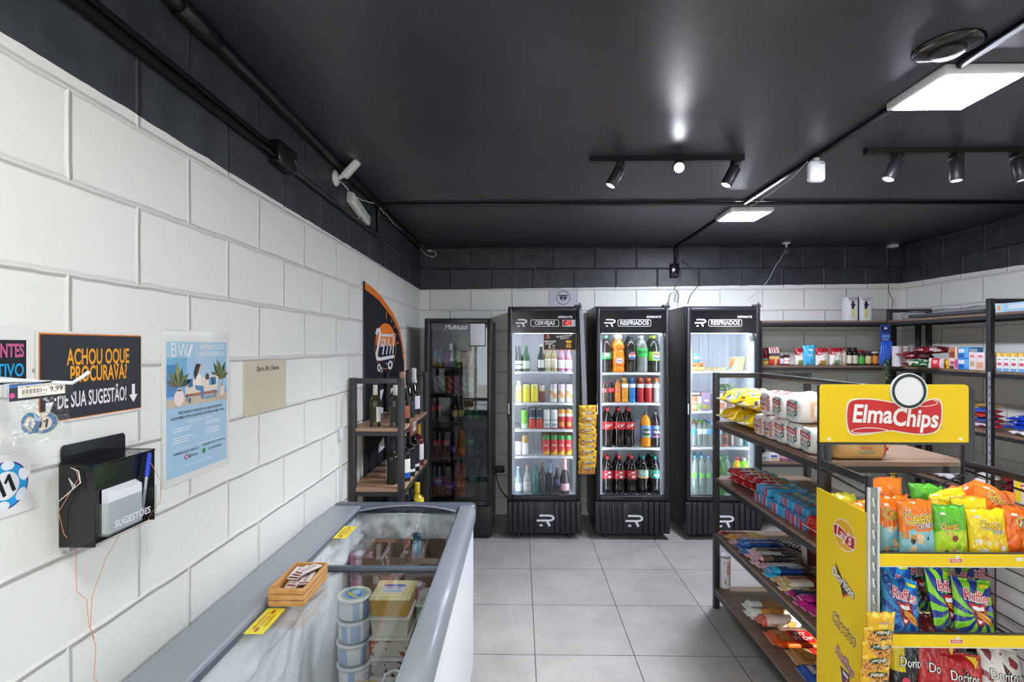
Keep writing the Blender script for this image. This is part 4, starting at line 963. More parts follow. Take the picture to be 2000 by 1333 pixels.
cn('beer_can', 'yellow can', [1028.5, 1043.5], YI, z, W2[1], G2, .160, .033, lambda a, q: '#d9cc3a' if q < .80 else '#cfc86a', rows=3)
cn('beer_can', 'slim white can with dark red base', [1058.5], YI, z, W2[1], G2, .150, .027, bands((.62, '#6d2a2e'), (.7, '#b8863a'), (1, '#c9c0b6')), rows=2)
def zig(f, mp):
    f.poly([(-.02, .03), (.004, .055), (.02, .08), (.012, .085), (-.008, .06), (-.024, .04)], mp, .0006, col='#3f4a66'); f.disc(.004, .05, .014, .012, mp, .0005, '#df8a3e', 14)
cn('drink_can', 'tall white and orange can', [1081, 1096.5, 1111.5], YI, z, W2[1], G2, .162, .0315, lambda a, q: '#d8c9d8' if q > .80 else ('#e39a58' if .30 < q + .12 * math.sin(2 * a) < .52 else '#dfe2de'), extra=zig, rows=3)
z = S2[2]
cn('beer_can', 'slim lime green can', [1024.5], YI, z, W2[2], G2, .165, .029, bands((.25, '#b9d8b0'), (1, '#74c24e')), (('ICE', .024, .16, '#eef4ea'),), rows=2)
cn('beer_can', 'navy and red can', [1039.5, 1053], YI, z, W2[2], G2, .172, .033, bands((.46, '#c0392f'), (1, '#27304a')), (('AMSTEL', .014, .56, '#e3e6ea', {'bold': .01}),), rows=3)
cn('beer_can', 'white and silver can', [1067.5, 1082], YI, z, W2[2], G2, .170, .0325, lambda a, q: '#a83040' if q < .06 else ('#8fa0a0' if .40 < q < .46 or (abs(a) < .5 and .15 < q < .3) else '#d9dee0'), rows=3)
cn('beer_can', 'red and gold can', [1096.5, 1111], YI, z, W2[2], G2, .172, .033, lambda a, q: '#c98a3c' if q > .80 or (.12 < q < .34 and abs(a) < .6) else ('#d8c8b8' if .66 < q < .74 else '#b02a2c'), rows=3)
z = S2[3]
cn('beer_can', 'silver blue can', [1003.5, 1013], YI, z, W2[3], G2, .122, .030, bands((.5, '#b9c2d4'), (1, '#cfd4dc')))
cn('beer_can', 'slim gold and white can', [1025.5], YI, z, W2[3], G2, .170, .028, lambda a, q: '#d9d8d2' if q < .62 else '#b7985a', rows=2)
cn('beer_can', 'green, red and yellow can', [1066.5, 1082, 1096, 1110], YI, z, W2[3], G2, .176, .033, lambda a, q: '#2f8a46' if q > .78 else ('#e0a92c' if q < .20 + .13 * a else '#c23034'), (('Skol', .024, .50, '#e9e6e2', {'bold': .012, 'shear': .2}),), lid='#b98c4a', rows=4)
z = .352
bt('liquor_bottle', 'pale blue frosted bottle', [1012], YI, z, W2[4], G2, 'long', .235, .034, '#a8c6d6', '#b9d2de', (.10, .40), '#cfdce2', liqmat='clear')
bt('liquor_bottle', 'clear vodka bottle', [1029.5], YI, z, W2[4], G2, 'long', .245, .035, '#c2ccc8', '#c3988c', (.12, .44), '#b9b6ae', (('ICE', .022, .6, '#7a4a48'),), liqmat='clear')
bt('liquor_bottle', 'teal bottle', [1046], YI, z, W2[4], G2, 'long', .25, .034, '#5fa09c', '#4f8c8a', liqmat='clear')
bt('liquor_bottle', 'smoky bottle with copper neck', [1060], YI, z, W2[4], G2, 'long', .25, .034, '#5a5a5e', '#b08466', liqmat='clear', rows=2)
bt('liquor_bottle', 'dark blue grey bottle', [1074.5], YI, z, W2[4], G2, 'champ', .27, .036, '#3a4450', '#8aa4c4', liqmat='clear', rows=2)
bt('liquor_bottle', 'small dark bottle with purple label', [1088], YI, z, W2[4], G2, 'long', .235, .033, '#4a464c', '#a38c86', (.32, .56), '#4a4078', (('Syn', .014, .6, '#e8e4ee'),), liqmat='clear')
bt('sparkling_wine_bottle', 'tall bottle with rose foil and label', [1103], YI, z, W2[4], G2, 'champ', .31, .040, '#3c3434', '#d8a8a4', (.10, .30), '#d3a6aa')
# ---- middle fridge
z = S3[0]
bt('soda_bottle', 'dark guarana bottle with green label', [1184], YI, z, W3[0], G3, 'pet', .325, .047, '#241a14', '#7ab8a0', (.36, .54), '#2e8a4c', art=lambda a, q: '#e6e2dc' if .35 < q < .95 and abs(a) < .5 else '#2e9a4c', extra=lambda l, mp, b0, b1: (l.fill(oval(0, b1 - .022, .018, .014), mp, .0006, '#e8e4e0'), l.text('K', .022, mp, 0, b1 - .022, .001, '#c22a2a', .02)), rows=2)
bt('soda_bottle', 'large bright orange soda bottle', [1207.5], YI, z, W3[0], G3, 'sport', .335, .053, '#f08a16', '#e8e6ea', (.20, .42), '#ee7d1c', extra=lambda l, mp, b0, b1: (l.fill(oval(0, (b0 + b1) / 2, .034, .024), mp, .0006, '#eef0f4'), l.text('Fanta', .026, mp, 0, (b0 + b1) / 2, .001, '#2b4aa0', .014)), rows=2)
bt('soda_bottle', 'dark cola bottle with round emblem', [1232], YI, z, W3[0], G3, 'pet', .325, .050, '#1d1512', '#2b2f38', (.34, .56), '#22252c', extra=pepsi_globe, rows=2)
bt('soda_bottle', 'clear lime soda bottle with green label', [1253.5], YI, z, W3[0], G3, 'pet', .325, .051, '#b4bcb8', '#d5dcd8', (.42, .66), '#3fbc5a', (('Sprite', .040, .58, '#1d2a1e', {'shear': .25, 'bold': .012}),), liqmat='clear', rows=2)
bt('soda_bottle', 'cola bottle with lime label and lime cap', [1277], YI, z, W3[0], G3, 'pet', .325, .051, '#20201a', '#a6e03e', (.32, .56), '#86c83a', extra=pepsi_globe, a0=.3, rows=2)
z = S3[1]
bt('soda_bottle', 'small amber bottle with red and white label', [1179.5], YI, z, W3[1], G3, 'pet', .185, .026, '#5a4630', '#b03a3a', (.48, .66), '#d8604a', art=lambda a, q: '#e4dcd6' if int(a * 4) % 2 else '#c8402e')
bt('soda_bottle', 'small cola bottle', [1194], YI, z, W3[1], G3, 'coke', .195, .027, '#1c0c0a', '#c43a3a', (.46, .66), '#c93038', (('Cola', .013, .5, '#f0dcdc'),))
bt('soda_bottle', 'small bottle of orange drink', [1206], YI, z, W3[1], G3, 'pet', .20, .028, '#d8842c', '#e68a3a', (.46, .66), '#d86a4c', (('suco', .013, .5, '#f2e6de'),))
for px, nm, c1, cp in ((1220, 'yellow orange', '#d9962c', '#d8b46a'), (1234, 'bright blue', '#1f7cc0', '#3a78b0'), (1250.5, 'deep red', '#a8202c', '#c85a4a'), (1266.5, 'cherry red', '#b22a30', '#e0703c'), (1282.5, 'clear grey', '#9a9a94', '#d8703c')):
    bt('sports_drink_bottle', nm + ' sports drink', [px], YI, z, W3[1], G3, 'sport', .215, .031, c1, cp, (.60, .76), '#e6e4e0', rows=2)
z = S3[2]
def swash(l, mp, b0, b1):
    c = (b0 + b1) / 2; l.stroke([(-.05, c - .018), (-.02, c - .004), (.01, c + .002), (.045, c + .018)], .016, mp, .0006, '#f0e8e8'); l.text('Cola', .036, mp, .004, c + .002, .001, '#f4eeee', .012, .9, .35, .3)
bt('soda_bottle', 'cola bottle with red wave label', [1187, 1209.5, 1228], YI, z, W3[2], G3, 'coke', .335, .050, '#150b09', '#c8302e', (.46, .66), '#c4242c', extra=swash, rows=2)
def valle(c2):
    def g(l, mp, b0, b1):
        c = (b0 + b1) / 2; l.fill([(-.034, b0 + .022), (.034, b0 + .022), (.034, c + .02), (-.034, c + .02)], mp, .0006, '#20282c'); l.text('Valle', .036, mp, 0, c - .004, .001, '#eef2ee', .014, .9, .12); l.fill([(-.034, b0 + .008), (.034, b0 + .008), (.034, b0 + .021), (-.034, b0 + .021)], mp, .0006, c2)
        l.fill([(-.034, c + .02), (-.012, c + .034), (.0, c + .026), (.014, c + .036), (.034, c + .02)], mp, .0008, '#5a86a0')
    return g
bt('juice_bottle', 'large orange juice bottle', [1260.5], YI, z, W3[2], G3, 'pet', .305, .047, '#e08a1a', '#4a6a5c', (.28, .62), '#7d9cc8', extra=valle('#6cb83a'))
bt('juice_bottle', 'large grape juice bottle', [1280], YI, z, W3[2], G3, 'pet', .305, .047, '#1c1418', '#6a7468', (.28, .62), '#6a7ac8', extra=valle('#7a2a4c'))
z = .352
def flags(l, mp, b0, b1):
    c = (b0 + b1) / 2; l.fill(oval(.008, c + .02, .014, .010), mp, .0006, '#efe6e4'); l.fill(oval(.010, c - .016, .015, .012), mp, .0006, '#efe6e4'); l.stroke([(-.03, c - .004), (-.012, c + .008)], .012, mp, .0006, '#efe2e2')
bt('soda_bottle', 'large cola bottle with red label', [1187, 1209.5, 1233], YI, z, W3[3], G3, 'coke', .33, .051, '#120b0a', '#c8302e', (.42, .64), '#b8242c', extra=flags, rows=2)
bt('soda_bottle', 'large dark bottle with pale mint label', [1255.5], YI, z, W3[3], G3, 'coke', .33, .049, '#151010', '#1f8a90', (.44, .66), '#9cc0b0', art=lambda a, q: '#e2a878' if q < .22 + .1 * math.sin(3 * a) else '#9cc0b0', texts=(('Kuat', .030, .62, '#e6efe9'),), rows=2)
bt('soda_bottle', 'large dark bottle with teal label', [1279.5], YI, z, W3[3], G3, 'coke', .33, .051, '#151010', '#2a8a86', (.44, .66), '#257a6c', (('leoj', .034, .42, '#e9f2ee', {'bold': .014}),), rows=3)
# ---- right fridge
bx = lambda b, *a, **k: b.box(*a, **k)
def pbox(name, base, px0, px1, ptop, pbot, y, d, z, where, art, g, cat='box', bev=.003, lean=0, draw=None, mat='paper'):
    x0, x1 = X(px0, y), X(px1, y); h = hfrom((px0 + px1) / 2, ptop, pbot, y); w = x1 - x0
    f = B(mat, art[0]); f.box((-w / 2, 0, 0), (w / 2, d, h), bev)
    mp = front(0, -.0006, 0)
    for (u0, v0, u1, v1, c) in art[1:]: f.rect(u0 * w - w / 2, v0 * h, u1 * w - w / 2, v1 * h, mp, .0002, c)
    if draw: draw(f, mp, w, h)
    return f.build(name, None, ((x0 + x1) / 2, y, z), (0, lean, 0), (base + ', ' + where) if where else base, cat, g)
z = S4[0]; YR = FY + .14
for i, (a, c_) in enumerate((((1350, 1362), 'left'), ((1363, 1376), 'right'))):
    pbox('food_carton', c_ + ' orange striped carton', *a, 707, 723, YR, .08, z, W4[0], ('#d8975a', (0, .12, 1, .45, '#d9c67a'), (0, .8, 1, .92, '#b5584a'), (.2, .5, .8, .7, '#8a5a4a')), G4)
f = B('plastic', '#dfe6ee')
for k, c_ in enumerate(('#5aa6d8', '#e8ecf2', '#6fb4e0')): f.lathe([(.020, k * .027), (.026, k * .027 + .004), (.026, k * .027 + .020), (.028, k * .027 + .024), (.020, k * .027 + .026)], 18, col=(lambda c_: lambda a, q: c_)(c_))
f.build('yogurt_pot', None, (X(1362, YR + .02), YR + .03, z + Z(1362, 707, YR) - Z(1362, 723, YR) + .0006), (0, 0, 0), 'pale blue stacked yogurt pot on the cartons, top shelf of the right fridge', 'pot', G4)
for k in range(3):
    f = B('plastic', ('#d9c79a', '#e3d6b4', '#cdae74')[k]); f.box((-.075, -.05, 0), (.075, .05, .008), .003); f.rect(-.05, -.03, .06, .03, flat((0, 0, .0082), (1, 0, 0), (0, 1, 0)), 0, ('#e08a3a', '#d8a64a', '#c8702c')[k])
    f.build('cheese_pack', None, (X(1402, YR) + .004 * k, YR + .07, z + .0085 * k + .0005), (0, 0, .06 * k), ('bottom', 'middle', 'top')[k] + ' flat cheese pack of the pile, top shelf of the right fridge', 'cheese', G4)
for k in range(6):
    f = B('plastic', '#e2d7ac'); f.box((-.004, -.055, 0), (.004, .055, .125), .0025)
    m_ = flat((-.0042, 0, .06), (0, -1, 0), (0, 0, 1)); m2_ = front(0, -.0556, .06)
    f.rect(-.035, -.045, .035, .05, m_, 0, ('#e6b04a', '#e3c04f', '#dba93a', '#e2bd4c', '#d9a843', '#cfa94c')[k]); f.disc(0, .0, .022, .03, m_, .0005, '#d8742c', 14); f.rect(-.03, -.05, .03, -.03, m_, .0004, '#4a90b8'); f.rect(-.0038, -.05, .0038, .06, m2_, 0, '#c9b464')
    f.build('cheese_pack', None, (X(1432, YR) + k * .0155, YR + .075, z + .0012), (0, .38 - .035 * k, .18), 'yellow sliced cheese pack leaning right, ' + nth(k, 6) + ', right fridge', 'cheese', G4)
z = S4[1]
pbox('snack_tub', 'purple topped tub', 1351, 1367, 749, 765, YR + .01, .08, z + .085, W4[1], ('#5a3f58', (0, .75, 1, 1, '#c9c0c8'), (.1, .1, .9, .3, '#3a2c3a')), G4)
pbox('snack_tub', 'amber brown tub', 1369, 1388, 749, 765, YR + .01, .08, z + .085, W4[1], ('#a8763c', (0, .78, 1, 1, '#3f3a36'), (.1, .1, .9, .4, '#8c5a2a')), G4)
pbox('juice_carton', 'small orange carton', 1351, 1362.5, 775, 803, YR, .06, z, W4[1], ('#d8835a', (.1, .1, .9, .4, '#bcc48a'), (.15, .5, .85, .62, '#ece6e0')), G4)
pbox('juice_carton', 'small green and white carton', 1363, 1370, 775, 803, YR, .06, z, W4[1], ('#d6e2d2', (.1, .1, .9, .5, '#8cc06c')), G4)
pbox('juice_carton', 'purple grape carton', 1370.5, 1388, 768, 803, YR, .06, z, W4[1], ('#a792b0', (.1, .1, .5, .35, '#c8b04a'), (.3, .5, .8, .62, '#eeeaf0'), (.55, .1, .9, .3, '#8ab05a')), G4)
pbox('meat_tray', 'flat white meat tray', 1396, 1446, 768, 800, YR, .10, z, W4[1], ('#e3e0e0', (0, .55, 1, .95, '#d9d2d4'), (.05, .1, .4, .5, '#c9876a'), (.45, .15, .7, .5, '#8a5a5c'), (.75, .1, .95, .5, '#d6b0a8')), G4)
f = B('plastic', '#2a2f2c'); w = .055; f.box((-w, -.03, 0), (w, .04, .012), .004)
r = random.Random(4)
for k in range(46):
    a, q = r.uniform(-w * .85, w * .85), r.uniform(.012, .055); s_ = r.uniform(.010, .018); yy_ = r.uniform(-.03, .02)
    f.c(r.choice(['#3f6a38', '#57824a', '#2c4a2c', '#7d9a68'])); m_ = flat((a, yy_, q), (math.cos(k), .2, math.sin(k)), (-math.sin(k), .3, math.cos(k))); f.disc(0, 0, s_, s_ * .6, m_, 0, None, 8)
f.build('salad_pack', None, (X(1422, YR), YR + .04, z + Z(1422, 765, YR) - Z(1422, 803, YR)), None, 'pack of green leaves on the meat tray, second shelf of the right fridge', 'salad', G4)
z = S4[2]
for px, cp, lc in ((1355, '#c8443a', '#4a9ac8'), (1366, '#8ac83a', '#dfe6e2'), (1376, '#6fc03a', '#c8d6d0'), (1386, '#2a66c0', '#6aa6d0'), (1403, '#2a6ac0', '#8ab8d8')):
    bt('water_bottle', {'#c8443a': 'red capped', '#8ac83a': 'lime capped', '#6fc03a': 'green capped'}.get(cp, 'blue capped') + ' clear water bottle' + (' by the shelf post' if px == 1386 else ' right of the post' if px == 1403 else ''), [px], YI, z, W4[2], G4, 'pet', .215, .031, '#b4c2be', cp, (.50, .72), lc, liqmat='clear', rows=3 if px < 1390 else 1)
cn('drink_can', 'tall orange can with dark panels', [1414.5], YI, z, W4[2], G4, .20, .033, lambda a, q: '#2e2826' if abs(a) < .5 and (.1 < q < .4 or .5 < q < .7) else '#a8562c')
cn('drink_can', 'tall dark maroon can', [1428], YI, z, W4[2], G4, .19, .028, lambda a, q: '#4a2a34' if abs(a) > .25 else '#b8a8b4')
bt('water_bottle', 'clear wide water bottle', [1442], YI, z, W4[2], G4, 'sport', .20, .036, '#b9c6c2', '#cfd8d6', liqmat='clear')
bt('water_bottle', 'teal tinted water bottle', [1461], YI, z, W4[2], G4, 'pet', .16, .036, '#6aa6a6', '#5a9a9a', liqmat='clear')
z = .352
for px, cp in ((1357, '#6fb0d8'), (1370.5, '#6aa8d4'), (1383, '#5aa0d0')):
    pass
bt('water_bottle', 'tall pale blue capped bottle', [1357, 1370.5, 1383.5], YI, z, W4[3], G4, 'pet', .335, .041, '#b9c8c2', '#6fb0d8', (.44, .58), '#8cc05a', art=lambda a, q: '#7fc04a' if a < .2 else '#3a86c0', liqmat='clear', rows=3)
bt('soda_bottle', 'green soda bottle with lime cap', [1406.5], YI, z, W4[3], G4, 'pet', .325, .043, '#5fae58', '#8ed04a', (.26, .40), '#77b878', (('H2', .03, .5, '#e4f2e0'),), liqmat='clear')
bt('soda_bottle', 'frosted pale green soda bottle', [1418.5], YI + .03, z, W4[3], G4, 'pet', .33, .046, '#b0d2ba', '#7fc08a', liqmat='clear', rows=2)
bt('energy_drink_bottle', 'yellow energy drink bottle', [1439.5], YI, z, W4[3], G4, 'pet', .325, .045, '#dcae1e', '#c43a4a', (.20, .50), '#e0b424', (('BALY', .038, .5, '#3c3416'),))
bt('energy_drink_bottle', 'lime green energy drink bottle', [1453], YI - .02, z, W4[3], G4, 'pet', .325, .053, '#6cc024', '#d89a94', (.20, .50), '#66ba22', (('BALY', .045, .5, '#e6f4da', {'bold': .004}),))
# ================================================================ chest freezer
QX0, QX1, QY0, QY1, QZ = -.925, -.235, 1.06, 2.57, .870
IX0, IX1 = -.785, -.288
t = empty('chest_freezer', (0, 0, 0), 'long glass topped chest freezer with grey rim along the left wall', 'freezer')
f = B('freezer_white')
f.box((QX0, QY0, .06), (IX0 - .01, QY1, .80), .006); f.box((IX1 + .008, QY0, .06), (QX1, QY1, .80), .008); f.box((IX0 - .01, QY0, .06), (IX1 + .008, QY0 + .06, .80)); f.box((IX0 - .01, QY1 - .08, .06), (IX1 + .008, QY1, .80)); f.box((IX0 - .01, QY0 + .06, .06), (IX1 + .008, QY1 - .08, .20)); f.build('cabinet', t)
f = B('frost'); g = .016
f.box((IX0 - .01, QY0 + .06, .2), (IX0 + g - .01, QY1 - .08, .84), .004); f.box((IX1 - g + .008, QY0 + .06, .2), (IX1 + .008, QY1 - .08, .84), .004); f.box((IX0, QY1 - .10, .2), (IX1, QY1 - .08, .84), .004); f.box((IX0, QY0 + .06, .2), (IX1, QY0 + .075, .84), .004); f.box((IX0, QY0 + .07, .195), (IX1, QY1 - .09, .215), .004)
def crust(a, c): return max(.001, .022 + .030 * noise.noise(Vector((a * 9, c * 2.2, 3))) + .012 * noise.noise(Vector((a * 31, c * 5, 8)))) * math.sin(math.pi * min(1, c * 1.08)) ** .6
f.grid(70, 12, lambda a, c: Vector((IX0 + .006 + crust(a, c), QY0 + .08 + a * (QY1 - QY0 - .19), .70 + .135 * c + .03 * noise.noise(Vector((a * 12, 4, 1))) * (1 - c))))
f.grid(40, 12, lambda a, c: Vector((IX0 + .01 + a * (IX1 - IX0 - .03), QY1 - .099 - crust(a + 3, c), .70 + .135 * c + .03 * noise.noise(Vector((a * 9, 7, 1))) * (1 - c))))
f.build('frosted_liner', t)
f = B('grey_rim')
f.box((QX0 - .005, QY0 - .004, .795), (IX0 + .004, QY1 - .06, QZ), .012, 3)
pr = [(IX1 - .004, .80), (IX1 - .004, .868), (IX1 + .004, QZ), (QX1 - .010, QZ), (QX1 + .008, .862), (QX1 + .016, .845), (QX1 + .016, .80), (QX1 + .006, .772), (QX1 - .002, .772)]
A = [f.v((x, QY0 - .004, z)) for x, z in pr]; D = [f.v((x, QY1 - .06, z)) for x, z in pr]
for k in range(len(pr)): k2 = (k + 1) % len(pr); f.face([A[k], A[k2], D[k2], D[k]], 1 < k < 7)
f.face(A[::-1]); f.face(D); f.build('side_rims', t)
f = B('dark_rim'); f.box((QX0 - .005, QY1 - .062, .79), (QX1 + .016, QY1 + .004, QZ + .004), .026, 4); f.build('end_cap', t)
f = B('dark_rim'); f.box((QX0 - .005, QY0 - .06, .79), (QX1 + .016, QY0, QZ + .004), .024, 4); f.build('end_cap', t)
ym = 1.825
def lid(y0, y1, z, name, far):
    l = B('lid_glass'); l.box((IX0 + .005, y0, z), (IX1 - .004, y1, z + .004)); lo = l.build(name, t)
    l = B('dark_rim'); l.box((IX0 + .003, y0, z - .006), (IX0 + .012, y1, z + .006), .002); l.box((IX1 - .010, y0, z - .006), (IX1 - .003, y1, z + .006), .002)
    l.box((IX0 + .003, (y0 if far else y1) - .008, z - .008), (IX1 - .003, (y0 if far else y1) + .008, z + .007), .002)
    e = y1 if far else y0; s_ = -1 if far else 1
    P = [((IX0 + IX1) / 2 + .23 * q, e + s_ * (.006 + .085 * q * q)) for q in [-1 + i / 8 for i in range(17)]]
    l.m('grey_rim'); m_ = flat((0, 0, z + .012), (1, 0, 0), (0, 1, 0)); l.stroke(P, .020, m_, 0); l.stroke(P, .016, m_, .003)
    l.m('dark_rim'); l.poly([(P[0][0], e)] + P + [(P[-1][0], e)] if not far else [(P[-1][0], e)] + P[::-1] + [(P[0][0], e)], flat((0, 0, z + .005), (1, 0, 0), (0, 1, 0)), 0)
    l.build('lid_frame', lo)
lid(ym, QY1 - .062, .858, 'far_lid', True); lid(QY0 + .0, ym + .012, .846, 'near_lid', False)
for a in (QX0 + .08, QX1 - .08):
    for y in (QY0 + .1, QY1 - .1): f = B('black_metal'); f.lathe([(.025, 0), (.028, .02), (.012, .03), (.012, .06)], 12); f.build('foot', t, (a, y, 0))
# yellow keep-shut stickers
for (y0, y1, z, lab) in ((1.412, 1.552, .8512, 'nearer yellow keep shut sticker on the freezer glass, before the crate'), (2.09, 2.235, .8632, 'farther yellow keep shut sticker on the freezer glass, beyond the crate')):
    m_ = flat((IX0 + .042, (y0 + y1) / 2, z), (0, 1, 0), (-1, 0, 0)); b = B('plastic', '#eedd35'); b.rect(-.07, -.028, .07, .028, m_, 0, th=.0006)
    for k, s_ in enumerate(('MANTENHA O', 'FREEZER', 'FECHADO')): b.text(s_, .0135, m_, 0, .012 - k * .0125, .0004, '#a8541c', .008)
    for q in (-1, 1): b.poly([(q * .062, 0), (q * .052, .007), (q * .052, .0035), (q * .036, .0035), (q * .036, -.0035), (q * .052, -.0035), (q * .052, -.007)][::-q], m_, .0004, col='#a8401c')
    b.build('warning_sticker', label=lab, cat='sticker', group='freezer lid stickers')
# pine crate with sachets
t = empty('wooden_crate', (-.718, 1.655, .8515), 'small slatted pine crate standing on the freezer glass', 'crate')
w, l, h = .0535, .095, .056
for s_ in (-1, 1):
    f = B('pine')
    for k in range(3): f.box((-w, s_ * l - .004, .002 + k * .019), (w, s_ * l + .004, .0185 + k * .019), .0015)
    f.build('end_slats', t)
    f = B('pine')
    for k in range(3): f.box((s_ * w - .003, -l, .003 + k * .019), (s_ * w + .003, l, .0185 + k * .019), .0012)
    f.build('side_slats', t)
f = B('pine'); f.box((-w + .003, -l + .004, .0008), (w - .003, l - .004, .004)); f.build('base', t)
for k in range(9):
    f = B('paper', ('#e9e4dc', '#e3ddd4', '#d9d6d0')[k % 3]); f.box((-.018, -.045, 0), (.018, .045, .004), .0016); m_ = flat((0, 0, .0042), (0, 1, 0), (-1, 0, 0)); f.text('AÇÚCAR', .016, m_, .004, .0, 0.0003, '#a82a38', .012, 1.0); f.rect(-.043, -.014, -.034, .014, m_, .0002, '#8a2c34')
    f.build('sugar_sachet', None, (-.74 + .02 * (k % 3) + RN.uniform(-.004, .004), 1.635 + .025 * (k // 3), .861 + .0062 * k), (RN.uniform(-.05, .05), RN.uniform(-.1, .1), RN.uniform(-.5, .2)), 'white paper sachet with red lettering, heaped in the pine crate on the freezer', 'sachet', 'sachets in the pine crate')
# ---- inside the freezer
def tub(z, k):
    r, h = .060, .080
    f = B('plastic', '#e6e8ea')
    def art(a, q):
        if q > h - .014: return '#eceeee'
        if q < .026: return '#7aa8d4' if abs(a) > .30 else '#1f74bc'
        if q > h - .022: return '#8fb0d6'
        return '#e3e4e8' if (int((a + 3) * 2.2) % 3) else '#8fb0d8'
    f.lathe([(0, 0), (r * .90, 0), (r * .94, .004), (r, h - .014)], 30, col=lambda a, q: art((a + math.pi) % (2 * math.pi) - math.pi, q))
    m_ = cylmap(r * .985); f.rect(-.012, .030, .012, .056, m_, .0004, '#8f9aa4'); f.text('GELATO', .016, m_, .034, .045, .0006, '#2a62ac', .016); f.text('1,5L', .012, m_, -.034, .045, .0006, '#2a62ac', .016)
    o = f.build('ice_cream_tub', None, (-.630 + RN.uniform(-.003, .003), 1.935, z), (0, 0, k * .8), 'round white and blue tub, ' + ('topmost of the round stack in the freezer' if k == 5 else nth(k, 6, 'bottom', 'top') + ' of the round stack in the freezer'), 'ice cream', 'round tubs in the freezer')
    l = B('plastic', '#e9eaea'); l.lathe([(r * 1.0, h - .014), (r * 1.06, h - .013), (r * 1.07, h - .006), (r * 1.03, h - .002), (r * .98, h - .001), (r * .96, h - .003), (0, h - .003)], 30, caps=False)
    m_ = flat((0, 0, h - .0028), (1, 0, 0), (0, 1, 0)); l.disc(0, 0, .052, .052, m_, .0003, '#8fb4d8', 28); l.disc(.012, .0, .038, .040, m_, .0006, '#3f7fc0', 24); l.ring(0, 0, .050, .006, m_, .0008, '#e0d24a'); l.disc(-.01, -.004, .016, .020, m_, .0009, '#c8dcec', 16); l.stroke([(.008, .03), (.014, .0), (.008, -.03)], .010, m_, .0012, '#e8d83a'); l.build('lid', o)
for k in range(6): tub(.2155 + .0838 * k, k)
def rtub(x, y, z, w, d, h, c1, c2, lc, lab, top=False):
    f = B('plastic', c1); a, b_ = w / 2, d / 2
    P = [(-.92 * a, -.92 * b_, 0), (.92 * a, -.92 * b_, 0), (.92 * a, .92 * b_, 0), (-.92 * a, .92 * b_, 0)]; Q = [(-a, -b_, h - .012), (a, -b_, h - .012), (a, b_, h - .012), (-a, b_, h - .012)]
    f.face([f.v(p) for p in P][::-1])
    for i in range(4):
        i2 = (i + 1) % 4; n = 26
        for k in range(n):
            for j in range(10):
                def pt(u, v): return tuple(Vector(P[i]).lerp(Vector(P[i2]), u).lerp(Vector(Q[i]).lerp(Vector(Q[i2]), u), v))
                f.quad(pt(k / n, j / 10), pt((k + 1) / n, j / 10), pt((k + 1) / n, (j + 1) / 10), pt(k / n, (j + 1) / 10), col=c2 if noise.noise(Vector((k * .22 + i * 7, j * .45, z * 40))) > .22 else c1)
    o = f.build('dessert_box', None, (x, y, z), None, lab, 'dessert', 'rectangular boxes in the freezer')
    l = B('plastic', lc); l.box((-a - .004, -b_ - .004, h - .013), (a + .004, b_ + .004, h - .004), .004); l.box((-a + .006, -b_ + .006, h - .0045), (a - .006, b_ - .006, h - .0005), .002)
    if top: m_ = flat((0, 0, h), (1, 0, 0), (0, 1, 0)); l.rect(-.042, -.035, .042, .030, m_, 0, '#e3e6ee'); l.rect(-.042, .012, .042, .030, m_, .0003, '#5a6cb0'); l.text('DOCE', .020, m_, 0, -.002, .0005, '#b8584a', .014); l.rect(-.035, -.03, .035, -.018, m_, .0003, '#aab4c8')
    l.build('lid', o)
cols = [('#c9c2bc', '#8a3a44', '#d2ccc8'), ('#b8a8a6', '#6a2a3c', '#cfc8c8'), ('#cfc8c0', '#8c4450', '#d6d0ca'), ('#bfb9b2', '#2a2422', '#d0cac4'), ('#cdc3b6', '#9a4a3c', '#d8d2c8'), ('#d8d4c6', '#d3cebe', '#dcd8cc')]
nm = ['bottom', 'second', 'third', 'fourth', 'fifth', 'sixth']
for k in range(6): rtub(-.478, 1.935, .2155 + .0745 * k, .138, .14, .073, *cols[k], 'pale dessert box, ' + nm[k] + ' from below in the stack under the yellow box')
rtub(-.478, 1.935, .2155 + .447, .142, .145, .072, '#c9a24a', '#d8a43a', '#e3d49a', 'yellow dessert box with a white label, topmost of the rectangular stack in the freezer', True)
rtub(-.352, 2.02, .2155, .09, .14, .15, '#b9c2b4', '#8f9a86', '#c3cac0', 'lower pale green box by the right freezer wall'); rtub(-.352, 2.02, .3665, .09, .14, .15, '#b9c4b6', '#5a6a52', '#c9d0c6', 'middle pale green box by the right freezer wall'); rtub(-.352, 2.02, .5175, .09, .14, .15, '#c3ccc0', '#8a9a80', '#cfd6cc', 'topmost pale green box by the right freezer wall')
def pink(x, y, z, k, lab, rr=.050, hh=.086):
    f = B('plastic', '#d68ca4'); f.lathe([(0, 0), (rr * .9, 0), (rr, hh - .012)], 24, col=lambda a, q: '#e3dce2' if (int(a * 3) % 4 == 0) else ('#d25a7c' if q < hh * .4 else '#dc9cb2')); o = f.build('dessert_cup', None, (x, y, z), (0, 0, k), lab, 'dessert', 'pink cups in the freezer')
    l = B('clear', '#e6c4d0'); l.lathe([(rr, hh - .012), (rr * 1.06, hh - .011), (rr * 1.04, hh - .002), (rr * .7, hh), (rr * .6, hh - .004), (0, hh - .004)], 24, caps=False); l.m('plastic'); l.disc(0, 0, .03, .03, flat((0, 0, hh - .003), (1, 0, 0), (0, 1, 0)), 0, '#d8d4e2', 18); l.build('lid', o)
for k in range(6): pink(-.722, 2.31, .2155 + .083 * k, k * .7, 'pink dessert cup by the cardboard dividers, ' + ('topmost of its pile' if k == 5 else nth(k, 6, 'bottom', 'top') + ' of its pile'))
